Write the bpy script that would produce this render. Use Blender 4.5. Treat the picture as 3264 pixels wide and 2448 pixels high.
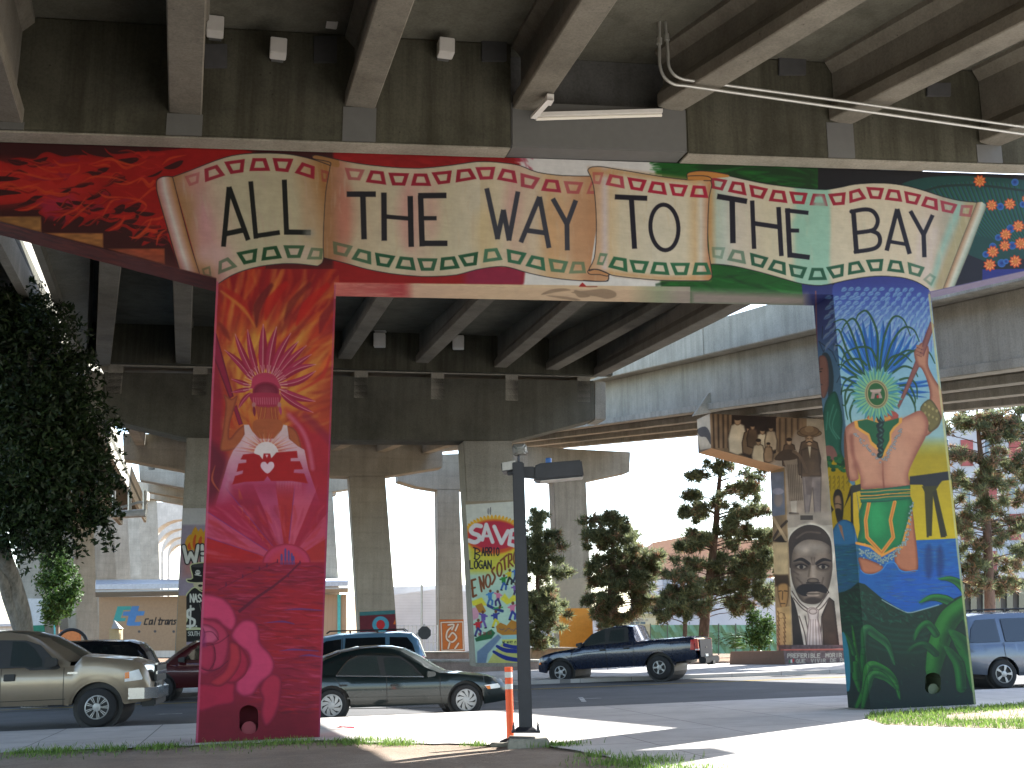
import bpy, bmesh, math, random
import numpy as np
from mathutils import Vector, Matrix

for o in list(bpy.data.objects):
    bpy.data.objects.remove(o)
SC = bpy.context.scene
COL = SC.collection
R = math.radians

# ---------------------------------------------------------------- camera
PITCH = R(12.53)
EYE = 1.6
FPX = 3690.0            # focal length in pixels of the 3264 px wide photograph
cam = bpy.data.cameras.new('camera')
cam.sensor_width = 36.0
cam.lens = FPX / 3264 * 36.0
cam.clip_start = 0.1
cam.clip_end = 4000
camo = bpy.data.objects.new('camera', cam)
camo.location = (0, 0, EYE)
camo.rotation_euler = (R(90) + PITCH, 0, 0)
COL.objects.link(camo)
SC.camera = camo

# ---------------------------------------------------------------- sky, sun, exposure
SUN_EL, SUN_AZ = R(38), R(46)        # azimuth clockwise from +Y
world = bpy.data.worlds.new('World')
SC.world = world
world.use_nodes = True
wn = world.node_tree.nodes
wl = world.node_tree.links
sky = wn.new('ShaderNodeTexSky')
sky.sky_type = 'NISHITA'
sky.sun_disc = False
sky.sun_elevation = SUN_EL
sky.sun_rotation = SUN_AZ
sky.dust_density = 1.0
wn['Background'].inputs[1].default_value = 0.15
wl.new(sky.outputs[0], wn['Background'].inputs[0])
sl = bpy.data.lights.new('sun', 'SUN')
sl.energy = 5.0
sl.angle = R(0.5)
sl.color = (1.0, .975, .93)
so = bpy.data.objects.new('sun', sl)
sv = Vector((math.sin(SUN_AZ) * math.cos(SUN_EL), math.cos(SUN_AZ) * math.cos(SUN_EL), math.sin(SUN_EL)))
so.rotation_euler = sv.to_track_quat('Z', 'Y').to_euler()
so.location = (30, 30, 40)
COL.objects.link(so)
SC.view_settings.view_transform = 'Standard'
SC.view_settings.look = 'None'
SC.view_settings.gamma = 1
SC.view_settings.exposure = 2.2
SC.view_settings.use_curve_mapping = False
SC.cycles.max_bounces = 10
SC.cycles.diffuse_bounces = 6
SC.cycles.transparent_max_bounces = 12

# ---------------------------------------------------------------- where things stand
CT, ST = math.cos(PITCH), math.sin(PITCH)
CAM = np.array([0., 0., EYE])
D = 3264 / 2212.        # my working pixels (2212 wide) -> photograph pixels


def ray(u, v):
    a = (u - 1632.) / FPX
    b = (1224. - v) / FPX
    return np.array([a, CT - ST * b, ST + CT * b])


def UY(u, v, Y):
    d = ray(u * D, v * D)
    return CAM + d * (Y / d[1])


def UZ(u, v, Z):
    d = ray(u * D, v * D)
    return CAM + d * ((Z - EYE) / d[2])


def UP(u, v, P, n):
    d = ray(u * D, v * D)
    return CAM + d * (np.dot(P - CAM, n) / np.dot(d, n))


def PX(p):
    """pixel (3264 wide) of world points (...,3)"""
    p = np.asarray(p, float)
    x, y, z = p[..., 0], p[..., 1], p[..., 2] - EYE
    w = y * CT + z * ST
    return np.stack([1632 + FPX * x / w, 1224 - FPX * (z * CT - y * ST) / w], -1)


def gz(x, y):
    """height of the pavements: the whole place rises gently to the right"""
    xc = np.clip(x, -40, 40)
    yc = np.clip(y, -20, 60)
    return .16 + .029 * xc + .005 * yc


def UG(u, v, dz=0.):
    d = ray(u * D, v * D)
    return CAM + d * ((EYE - .16 - dz) / (.029 * d[0] + .005 * d[1] - d[2]))


# ---------------------------------------------------------------- materials
def nodes(m):
    m.use_nodes = True
    nt = m.node_tree
    return nt, nt.nodes, nt.links, nt.nodes['Principled BSDF']


def srgb(c):
    c = np.asarray(c, float) / 255.
    return np.where(c <= .04045, c / 12.92, ((c + .055) / 1.055) ** 2.4)


def noise(nt, scale, detail=4, rough=.6, vec=None, stretch=None, coord='Object'):
    tc = nt.nodes.new('ShaderNodeTexCoord')
    n = nt.nodes.new('ShaderNodeTexNoise')
    n.inputs['Scale'].default_value = scale
    n.inputs['Detail'].default_value = detail
    n.inputs['Roughness'].default_value = rough
    src = tc.outputs[coord]
    if stretch:
        mp = nt.nodes.new('ShaderNodeMapping')
        mp.inputs['Scale'].default_value = stretch
        nt.links.new(src, mp.inputs[0])
        src = mp.outputs[0]
    nt.links.new(src, n.inputs['Vector'])
    return n.outputs['Fac']


def ramp(nt, fac, stops):
    r = nt.nodes.new('ShaderNodeValToRGB')
    e = r.color_ramp.elements
    while len(e) < len(stops):
        e.new(.5)
    for k, (p, c) in enumerate(stops):
        e[k].position = p
        e[k].color = tuple(c) + (1,) if len(c) == 3 else c
    nt.links.new(fac, r.inputs[0])
    return r.outputs[0]


def mix(nt, a, b, fac, mode='MIX'):
    m = nt.nodes.new('ShaderNodeMix')
    m.data_type = 'RGBA'
    m.blend_type = mode
    for s, v in ((0, fac), (6, a), (7, b)):
        if hasattr(v, 'links') or hasattr(v, 'is_linked'):
            nt.links.new(v, m.inputs[s])
        elif s == 0:
            m.inputs[0].default_value = v
        else:
            m.inputs[s].default_value = tuple(v) + (1,)
    return m.outputs[2]


def bump(nt, bsdf, h, strength=.3, dist=.02):
    b = nt.nodes.new('ShaderNodeBump')
    b.inputs['Strength'].default_value = strength
    b.inputs['Distance'].default_value = dist
    nt.links.new(h, b.inputs['Height'])
    nt.links.new(b.outputs[0], bsdf.inputs['Normal'])


def M_plain(name, c, rough=.6, metal=0., var=.12, scale=6., spec=None):
    m = bpy.data.materials.new(name)
    nt, N, L, B = nodes(m)
    c = np.asarray(c, float)
    f = noise(nt, scale)
    L.new(ramp(nt, f, [(.3, c * (1 - var)), (.7, np.minimum(c * (1 + var), 1))]), B.inputs['Base Color'])
    B.inputs['Roughness'].default_value = rough
    B.inputs['Metallic'].default_value = metal
    if spec is not None:
        B.inputs['Specular IOR Level'].default_value = spec
    return m


def M_concrete(name, c, dark=.55, boards=0., stain=.5, warm=(1, 1, 1)):
    """cast concrete: cloudy tone, vertical water streaks, board joints, pin holes"""
    m = bpy.data.materials.new(name)
    nt, N, L, B = nodes(m)
    c = np.asarray(c, float)
    big = noise(nt, .55, 6, .65)
    col = ramp(nt, big, [(.28, c * dark), (.5, c * .92), (.74, np.minimum(c * 1.16, 1))])
    st = noise(nt, 1.0, 5, .7, stretch=(2.6, 2.6, .13))
    sm = ramp(nt, st, [(.42, (0, 0, 0)), (.64, (1, 1, 1))])
    mm = N.new('ShaderNodeMath'); mm.operation = 'MULTIPLY'; mm.inputs[1].default_value = stain
    L.new(sm, mm.inputs[0])
    col = mix(nt, col, c * np.array([.42, .40, .36]), mm.outputs[0])
    fine = noise(nt, 22, 4, .7)
    col = mix(nt, col, ramp(nt, fine, [(.3, (.72, .72, .72)), (.6, (1.05, 1.05, 1.05))]), .8, 'MULTIPLY')
    vo = N.new('ShaderNodeTexVoronoi'); vo.inputs['Scale'].default_value = 3.2
    tc = N.new('ShaderNodeTexCoord'); L.new(tc.outputs['Object'], vo.inputs['Vector'])
    pin = ramp(nt, vo.outputs['Distance'], [(.03, (.25, .22, .18)), (.07, (1, 1, 1))])
    col = mix(nt, col, pin, .55, 'MULTIPLY')
    if boards:
        w = N.new('ShaderNodeTexWave'); w.bands_direction = 'Z'; w.inputs['Scale'].default_value = boards
        w.inputs['Distortion'].default_value = .3
        L.new(tc.outputs['Object'], w.inputs['Vector'])
        col = mix(nt, col, ramp(nt, w.outputs['Fac'], [(.0, (.8, .8, .8)), (.08, (1, 1, 1))]), .35, 'MULTIPLY')
    L.new(col, B.inputs['Base Color'])
    B.inputs['Roughness'].default_value = .9
    B.inputs['Specular IOR Level'].default_value = .2
    bump(nt, B, fine, .35, .01)
    return m


def M_mural(name, rough=.62):
    """painted concrete: the paint colour is stored per vertex, a little uneven wear on top"""
    m = bpy.data.materials.new(name)
    nt, N, L, B = nodes(m)
    at = N.new('ShaderNodeAttribute'); at.attribute_name = 'paint'
    wear = noise(nt, 5.0, 6, .7)
    col = mix(nt, at.outputs['Color'], ramp(nt, wear, [(.3, (.86, .86, .86)), (.65, (1.06, 1.05, 1.03))]), .85, 'MULTIPLY')
    br = noise(nt, 3.0, 3, .6, stretch=(1, 1, 9))
    col = mix(nt, col, ramp(nt, br, [(.3, (.92, .92, .92)), (.7, (1.04, 1.04, 1.04))]), .6, 'MULTIPLY')
    L.new(col, B.inputs['Base Color'])
    B.inputs['Roughness'].default_value = rough
    B.inputs['Specular IOR Level'].default_value = .3
    bump(nt, B, noise(nt, 26, 4, .7), .25, .006)
    return m


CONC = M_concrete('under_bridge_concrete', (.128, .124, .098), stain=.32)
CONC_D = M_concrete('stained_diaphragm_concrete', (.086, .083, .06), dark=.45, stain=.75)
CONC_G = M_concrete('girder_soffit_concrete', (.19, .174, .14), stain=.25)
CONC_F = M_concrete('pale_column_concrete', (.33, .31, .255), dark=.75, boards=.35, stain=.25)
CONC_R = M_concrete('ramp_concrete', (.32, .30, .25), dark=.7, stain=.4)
GREYP = M_plain('grey_patch_paint', (.115, .115, .11), .8, var=.05)
MURAL = M_mural('mural_paint')


# ---------------------------------------------------------------- objects
def tag(o, label=None, cat=None, group=None, kind=None):
    for k, v in (('label', label), ('category', cat), ('group', group), ('kind', kind)):
        if v:
            o[k] = v
    return o


def empty(name, loc, label, cat, group=None, rot=(0, 0, 0)):
    o = bpy.data.objects.new(name, None)
    o.empty_display_size = .3
    o.location = loc
    o.rotation_euler = rot
    COL.objects.link(o)
    return tag(o, label, cat, group)


def root_loc(o):
    while o.parent:
        o = o.parent
    return np.array(o.location)


class MB:
    """collects faces for ONE mesh object"""

    def __init__(s):
        s.v = []; s.f = []; s.m = []; s.n = 0

    def add(s, verts, faces, m=0):
        verts = np.asarray(verts, float).reshape(-1, 3)
        s.v.append(verts)
        s.f += [tuple(i + s.n for i in f) for f in faces]
        s.m += [m] * len(faces)
        s.n += len(verts)
        return s

    def prism(s, poly, off, m=0):
        """poly: planar outline, extruded by vector off"""
        a = np.asarray(poly, float); n = len(a)
        b = a + np.asarray(off, float)
        f = [tuple(range(n))[::-1], tuple(range(n, 2 * n))] + [(i, (i + 1) % n, n + (i + 1) % n, n + i) for i in range(n)]
        return s.add(np.vstack([a, b]), f, m)

    def box(s, c, sz, m=0, rot=None):
        c = np.asarray(c, float); h = np.asarray(sz, float) / 2
        v = np.array([[x, y, z] for x in (-1, 1) for y in (-1, 1) for z in (-1, 1)]) * h
        if rot is not None:
            v = v @ np.asarray(rot).T
        return s.add(v + c, [(0, 1, 3, 2), (4, 6, 7, 5), (0, 4, 5, 1), (2, 3, 7, 6), (0, 2, 6, 4), (1, 5, 7, 3)], m)

    def loft(s, a, b, m=0, caps=True):
        a = np.asarray(a, float); b = np.asarray(b, float); n = len(a)
        f = [(i, (i + 1) % n, n + (i + 1) % n, n + i) for i in range(n)]
        if caps:
            f += [tuple(range(n))[::-1], tuple(range(n, 2 * n))]
        return s.add(np.vstack([a, b]), f, m)

    def tube(s, path, r, n=8, m=0, caps=True):
        path = np.asarray(path, float); k = len(path)
        rr = np.full(k, r) if np.isscalar(r) else np.asarray(r, float)
        vs = []; up = None
        for i in range(k):
            t = path[min(i + 1, k - 1)] - path[max(i - 1, 0)]
            t = t / (np.linalg.norm(t) + 1e-9)
            if up is None:
                up = np.array([0, 0, 1.]) if abs(t[2]) < .9 else np.array([1., 0, 0])
            x = np.cross(up, t); x /= np.linalg.norm(x) + 1e-9
            y = np.cross(t, x); up = y
            a = np.linspace(0, 2 * np.pi, n, endpoint=False)
            vs.append(path[i] + rr[i] * (np.cos(a)[:, None] * x + np.sin(a)[:, None] * y))
        f = [(i * n + j, i * n + (j + 1) % n, (i + 1) * n + (j + 1) % n, (i + 1) * n + j) for i in range(k - 1) for j in range(n)]
        if caps:
            f += [tuple(range(n))[::-1], tuple(range((k - 1) * n, k * n))]
        return s.add(np.vstack(vs), f, m)

    def lathe(s, prof, c=(0, 0, 0), axis='z', n=24, m=0, caps=True):
        """prof: (radius, height) pairs"""
        a = np.linspace(0, 2 * np.pi, n, endpoint=False)
        vs = []
        for r, h in prof:
            p = np.stack([r * np.cos(a), r * np.sin(a), np.full(n, h)], 1)
            if axis == 'y':
                p = p[:, [0, 2, 1]]
            vs.append(p)
        k = len(prof)
        f = [(i * n + j, i * n + (j + 1) % n, (i + 1) * n + (j + 1) % n, (i + 1) * n + j) for i in range(k - 1) for j in range(n)]
        if caps:
            f += [tuple(range(n))[::-1], tuple(range((k - 1) * n, k * n))]
        return s.add(np.vstack(vs) + np.asarray(c, float), f, m)

    def grid(s, P, m=0):
        """P: (r, c, 3)"""
        r, c, _ = P.shape
        return s.add(P.reshape(-1, 3), [(i * c + j, i * c + j + 1, (i + 1) * c + j + 1, (i + 1) * c + j) for i in range(r - 1) for j in range(c - 1)], m)

    def build(s, name, mats, parent=None, smooth=None, bevel=0., local=False, fix=True):
        me = bpy.data.meshes.new(name)
        v = np.vstack(s.v)
        if parent is not None and not local:
            v = v - root_loc(parent)
        me.from_pydata(v.tolist(), [], s.f)
        if not isinstance(mats, (list, tuple)):
            mats = [mats]
        for mt in mats:
            me.materials.append(mt)
        me.polygons.foreach_set('material_index', s.m)
        if fix:
            bm = bmesh.new(); bm.from_mesh(me)
            bmesh.ops.recalc_face_normals(bm, faces=bm.faces)
            if bevel:
                bmesh.ops.bevel(bm, geom=[e for e in bm.edges if e.is_manifold and e.calc_face_angle(0) > .5], offset=bevel, segments=2, affect='EDGES', clamp_overlap=True)
            bm.to_mesh(me); bm.free()
        if smooth is not None:
            me.polygons.foreach_set('use_smooth', [True] * len(me.polygons))
            me.set_sharp_from_angle(angle=R(smooth))
        o = bpy.data.objects.new(name, me)
        COL.objects.link(o)
        if parent is not None:
            o.parent = parent
        return o


def dup(o, parent=None):
    c = o.copy(); COL.objects.link(c)
    if parent is not None:
        c.parent = parent
    for ch in o.children:
        dup(ch, c)
    return c
# ================================================================= mural painting
# A canvas is a plain colour array; paint is brushed on with numpy and then stored on the
# vertices of the real concrete faces.


def smooth_pts(p, n=6, closed=True):
    p = np.asarray(p, float); k = len(p)
    if k < 3:
        return p
    out = []
    rng = range(k) if closed else range(k - 1)
    for i in rng:
        if closed:
            p0, p1, p2, p3 = p[i - 1], p[i], p[(i + 1) % k], p[(i + 2) % k]
        else:
            p0, p1, p2, p3 = p[max(i - 1, 0)], p[i], p[i + 1], p[min(i + 2, k - 1)]
        for t in np.linspace(0, 1, n, endpoint=False):
            out.append(.5 * (2 * p1 + (p2 - p0) * t + (2 * p0 - 5 * p1 + 4 * p2 - p3) * t * t + (3 * p1 - p0 - 3 * p2 + p3) * t ** 3))
    if not closed:
        out.append(p[-1])
    return np.array(out)


def vnoise(h, w, sy, sx, rs):
    """smooth random field 0..1 with feature size sy, sx pixels"""
    gy, gx = int(h / sy) + 3, int(w / sx) + 3
    g = rs.rand(gy, gx)
    y = np.arange(h) / sy; x = np.arange(w) / sx
    y0 = y.astype(int); x0 = x.astype(int)
    fy = (y - y0)[:, None]; fx = (x - x0)[None]
    fy = fy * fy * (3 - 2 * fy); fx = fx * fx * (3 - 2 * fx)
    a = g[np.ix_(y0, x0)]; b = g[np.ix_(y0, x0 + 1)]; c = g[np.ix_(y0 + 1, x0)]; d = g[np.ix_(y0 + 1, x0 + 1)]
    return (a * (1 - fx) + b * fx) * (1 - fy) + (c * (1 - fx) + d * fx) * fy


class Canvas:
    def __init__(s, x0, y0, x1, y1, sc, base=(128, 128, 128)):
        s.x0, s.y0, s.sc = x0, y0, sc
        s.w, s.h = int((x1 - x0) * sc), int((y1 - y0) * sc)
        s.a = np.empty((s.h, s.w, 3)); s.a[:] = base
        s.view(0, 0, 1)
        s.rs = np.random.RandomState(4)

    def view(s, ox, oy, z):
        """following coordinates are read in a view whose corner is (ox, oy) and whose zoom is z"""
        s.ox, s.oy, s.z = ox, oy, z
        s.k = s.sc / z
        s.clip = None
        return s

    def T(s, p):
        p = np.asarray(p, float).reshape(-1, 2)
        return np.stack([(s.ox + p[:, 0] / s.z - s.x0) * s.sc, (s.oy + p[:, 1] / s.z - s.y0) * s.sc], 1)

    def mask(s, q, feather):
        """coverage of the closed outline q (canvas px); returns slice and alpha"""
        pad = feather + 2
        x0 = max(int(q[:, 0].min() - pad), 0); x1 = min(int(q[:, 0].max() + pad) + 1, s.w)
        y0 = max(int(q[:, 1].min() - pad), 0); y1 = min(int(q[:, 1].max() + pad) + 1, s.h)
        if x1 <= x0 or y1 <= y0:
            return None
        X = np.arange(x0, x1)[None] + .5; Y = np.arange(y0, y1)[:, None] + .5
        ins = np.zeros((y1 - y0, x1 - x0), bool); d2 = np.full(ins.shape, 1e9)
        n = len(q)
        for i in range(n):
            ax, ay = q[i]; bx, by = q[(i + 1) % n]
            if ay != by:
                c = (ay > Y) != (by > Y)
                ins ^= c & (X < (bx - ax) * (Y - ay) / (by - ay) + ax)
            ex, ey = bx - ax, by - ay
            l = ex * ex + ey * ey + 1e-9
            t = np.clip(((X - ax) * ex + (Y - ay) * ey) / l, 0, 1)
            d2 = np.minimum(d2, (X - ax - t * ex) ** 2 + (Y - ay - t * ey) ** 2)
        d = np.sqrt(d2) * np.where(ins, 1, -1)
        al = np.clip(.5 + d / feather, 0, 1)
        return (slice(y0, y1), slice(x0, x1)), al, d

    def put(s, sl, al, col):
        if s.clip is not None:
            al = al * s.clip[sl]
        if callable(col):
            y = (np.arange(sl[0].start, sl[0].stop) / s.sc + s.y0 - s.oy) * s.z
            x = (np.arange(sl[1].start, sl[1].stop) / s.sc + s.x0 - s.ox) * s.z
            col = col(*np.meshgrid(x, y))
        else:
            col = np.asarray(col, float)
        s.a[sl] = s.a[sl] * (1 - al[..., None]) + col * al[..., None]

    def poly(s, pts, col, sm=0, f=0, a=1., rim=None, rw=0, ra=1.):
        """filled outline; sm = curve subdivision, f = feather (view px); rim = colour towards the edge over rw"""
        q = s.T(pts)
        if sm:
            q = smooth_pts(q, sm)
        r = s.mask(q, max(1., f * s.k))
        if r is None:
            return s
        sl, al, d = r
        s.put(sl, al * a, col)
        if rim is not None:
            t = np.clip(1 - d / max(1e-6, rw * s.k), 0, 1) ** 1.5
            s.put(sl, al * a * t * ra, rim)
        return s

    def line(s, pts, w, col, sm=0, a=1., closed=False, taper=None, f=0):
        """stroke of width w (view px) with round ends; taper = width factors along it"""
        q = s.T(pts)
        if sm:
            q = smooth_pts(q, sm, closed)
        if closed:
            q = np.vstack([q, q[:1]])
        hw = np.full(len(q), w * s.k / 2)
        if taper is not None:
            hw = hw * np.interp(np.linspace(0, 1, len(q)), np.linspace(0, 1, len(taper)), taper)
        pad = hw.max() + 2 + f * s.k
        x0 = max(int(q[:, 0].min() - pad), 0); x1 = min(int(q[:, 0].max() + pad) + 1, s.w)
        y0 = max(int(q[:, 1].min() - pad), 0); y1 = min(int(q[:, 1].max() + pad) + 1, s.h)
        if x1 <= x0 or y1 <= y0:
            return s
        al = np.zeros((y1 - y0, x1 - x0))
        ff = max(1., f * s.k)
        for i in range(len(q) - 1):
            ax, ay = q[i]; bx, by = q[i + 1]; p2 = max(hw[i], hw[i + 1]) + ff + 1
            u0 = max(int(min(ax, bx) - p2), x0); u1 = min(int(max(ax, bx) + p2) + 1, x1)
            v0 = max(int(min(ay, by) - p2), y0); v1 = min(int(max(ay, by) + p2) + 1, y1)
            if u1 <= u0 or v1 <= v0:
                continue
            X = np.arange(u0, u1)[None] + .5; Y = np.arange(v0, v1)[:, None] + .5
            ex, ey = bx - ax, by - ay
            t = np.clip(((X - ax) * ex + (Y - ay) * ey) / (ex * ex + ey * ey + 1e-9), 0, 1)
            d = np.hypot(X - ax - t * ex, Y - ay - t * ey)
            c = np.clip(.5 + (hw[i] + (hw[i + 1] - hw[i]) * t - d) / ff, 0, 1)
            sub = al[v0 - y0:v1 - y0, u0 - x0:u1 - x0]
            np.maximum(sub, c, out=sub)
        s.put((slice(y0, y1), slice(x0, x1)), al * a, col)
        return s

    def bar(s, a, b, w, col, al=1.):
        """straight brush stroke with square ends"""
        a = np.asarray(a, float); b = np.asarray(b, float)
        t = (b - a) / np.linalg.norm(b - a); n = np.array([-t[1], t[0]]) * w / 2
        return s.poly([a + n, b + n, b - n, a - n], col, a=al)

    def ell(s, c, rx, ry, col, rot=0., f=0, a=1., rim=None, rw=0):
        t = np.linspace(0, 2 * np.pi, 28, endpoint=False)
        x, y = rx * np.cos(t), ry * np.sin(t); k, m = math.cos(R(rot)), math.sin(R(rot))
        return s.poly(np.stack([c[0] + x * k - y * m, c[1] + x * m + y * k], 1), col, f=f, a=a, rim=rim, rw=rw)

    def leaf(s, a, b, w, col, bend=0., mid=None, a_=1., hi=None, tip=1.):
        """pointed feather or leaf from a to b"""
        a = np.asarray(a, float); b = np.asarray(b, float); t = b - a; n = np.array([-t[1], t[0]]) / np.linalg.norm(t)
        u = np.linspace(0, 1, 9)
        ctr = a + u[:, None] * t + (np.sin(u * np.pi) * bend)[:, None] * n
        wd = (np.sin(u ** .8 * np.pi) ** .7 * w / 2)[:, None] * n
        s.poly(np.vstack([ctr + wd, (ctr - wd)[::-1]]), col, a=a_)
        if hi is not None:
            s.poly(np.vstack([ctr, (ctr - wd * .9)[::-1]]), hi, a=.6, f=w * .2)
        if mid is not None:
            s.line(ctr, w * .1, mid, a=.8)
        return s

    def streaks(s, pts, n, length, ang, w, cols, a=.5, jit=.25, sm=0):
        """many soft brush strokes scattered inside an outline"""
        q = s.T(pts)
        r = s.mask(smooth_pts(q, sm) if sm else q, 1.)
        if r is None:
            return s
        sl, al, _ = r
        ys, xs = np.nonzero(al > .5)
        old = s.clip
        cl = np.zeros((s.h, s.w)); cl[sl] = al
        s.clip = cl if old is None else cl * old
        for i in s.rs.randint(0, len(ys), n):
            px = ((xs[i] + sl[1].start) / s.sc + s.x0 - s.ox) * s.z; py = ((ys[i] + sl[0].start) / s.sc + s.y0 - s.oy) * s.z
            an = ang(px, py) if callable(ang) else ang
            an = an + s.rs.randn() * jit; l = length * (.5 + s.rs.rand())
            cv = s.rs.randn() * .25
            p = [(px + math.cos(an + cv * t) * l * t, py + math.sin(an + cv * t) * l * t) for t in (-.5, 0, .5)]
            s.line(p, w * (.5 + s.rs.rand()), cols[s.rs.randint(len(cols))], sm=3, a=a, taper=(.2, 1, .2), f=w * .6)
        s.clip = old
        return s

    def mottle(s, pts, amount, sy, sx, sm=0):
        q = s.T(pts); r = s.mask(q, 1.)
        if r is None:
            return s
        sl, al, _ = r
        n = vnoise(al.shape[0], al.shape[1], max(2, sy * s.k), max(2, sx * s.k), s.rs) - .5
        s.a[sl] = s.a[sl] * (1 + (n * amount * al)[..., None])
        return s

    def ring4(s, pts, col, a=1., inner=.52):
        """hollow four-cornered figure"""
        p = np.asarray(pts, float); c = p.mean(0)
        t = p[0] - p[1]
        q = s.T(p); qi = s.T(c + (p - c) * np.array([inner, inner * .96]))
        ro = s.mask(q, 1.)
        ri = s.mask(qi, 1.)
        if ro is None:
            return s
        sl, al, _ = ro
        m = al.copy()
        if ri is not None:
            s2, a2, _ = ri
            oy, ox = s2[0].start - sl[0].start, s2[1].start - sl[1].start
            hh = min(a2.shape[0], m.shape[0] - oy); ww = min(a2.shape[1], m.shape[1] - ox)
            m[oy:oy + hh, ox:ox + ww] *= 1 - a2[:hh, :ww]
        s.put(sl, m * a, col)
        return s

    def sample(s, px, gain=1.):
        """linear albedo at photograph pixels (N,2)"""
        x = np.clip((px[:, 0] - s.x0) * s.sc - .5, 0, s.w - 1.001); y = np.clip((px[:, 1] - s.y0) * s.sc - .5, 0, s.h - 1.001)
        i = x.astype(int); j = y.astype(int); fx = (x - i)[:, None]; fy = (y - j)[:, None]
        A = s.a
        gain = gain * .76
        c = (A[j, i] * (1 - fx) + A[j, i + 1] * fx) * (1 - fy) + (A[j + 1, i] * (1 - fx) + A[j + 1, i + 1] * fx) * fy
        return np.clip(srgb(np.clip(c, 0, 255)) * gain, .004, .86)


def grad(stops, axis=0):
    xs = [p for p, _ in stops]; cs = np.array([c for _, c in stops], float)

    def fn(X, Y):
        t = Y if axis else X
        return np.stack([np.interp(t, xs, cs[:, k]) for k in range(3)], -1)
    return fn


class Paint:
    """a mesh whose vertices carry paint: dense painted faces plus plain coloured ones"""

    def __init__(s):
        s.mb = MB(); s.c = []

    def face(s, TL, TR, BR, BL, cv, step, gain):
        TL, TR, BR, BL = (np.asarray(p, float) for p in (TL, TR, BR, BL))
        px = PX([TL, TR, BR, BL])
        nx = max(2, int(max(np.linalg.norm(px[0] - px[1]), np.linalg.norm(px[3] - px[2])) / step) + 1)
        ny = max(2, int(max(np.linalg.norm(px[0] - px[3]), np.linalg.norm(px[1] - px[2])) / step) + 1)
        u = np.linspace(0, 1, nx)[None, :, None]; v = np.linspace(0, 1, ny)[:, None, None]
        P = (TL * (1 - u) + TR * u) * (1 - v) + (BL * (1 - u) + BR * u) * v
        s.mb.grid(P)
        s.c.append(cv.sample(PX(P.reshape(-1, 3)), gain))
        return s

    def quad(s, pts, col):
        s.mb.add(pts, [tuple(range(len(pts)))])
        s.c.append(np.tile(srgb(col), (len(pts), 1)))
        return s

    def build(s, name, parent=None, mat=None):
        o = s.mb.build(name, mat or MURAL, parent, fix=False)
        at = o.data.color_attributes.new('paint', 'FLOAT_COLOR', 'POINT')
        c = np.vstack(s.c)
        at.data.foreach_set('color', np.hstack([c, np.ones((len(c), 1))]).ravel())
        return o
# ----------------------------------------------------------------- the big painted bent
FRONT = Canvas(-60, 420, 3340, 2410, .6, (80, 20, 22))


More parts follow.
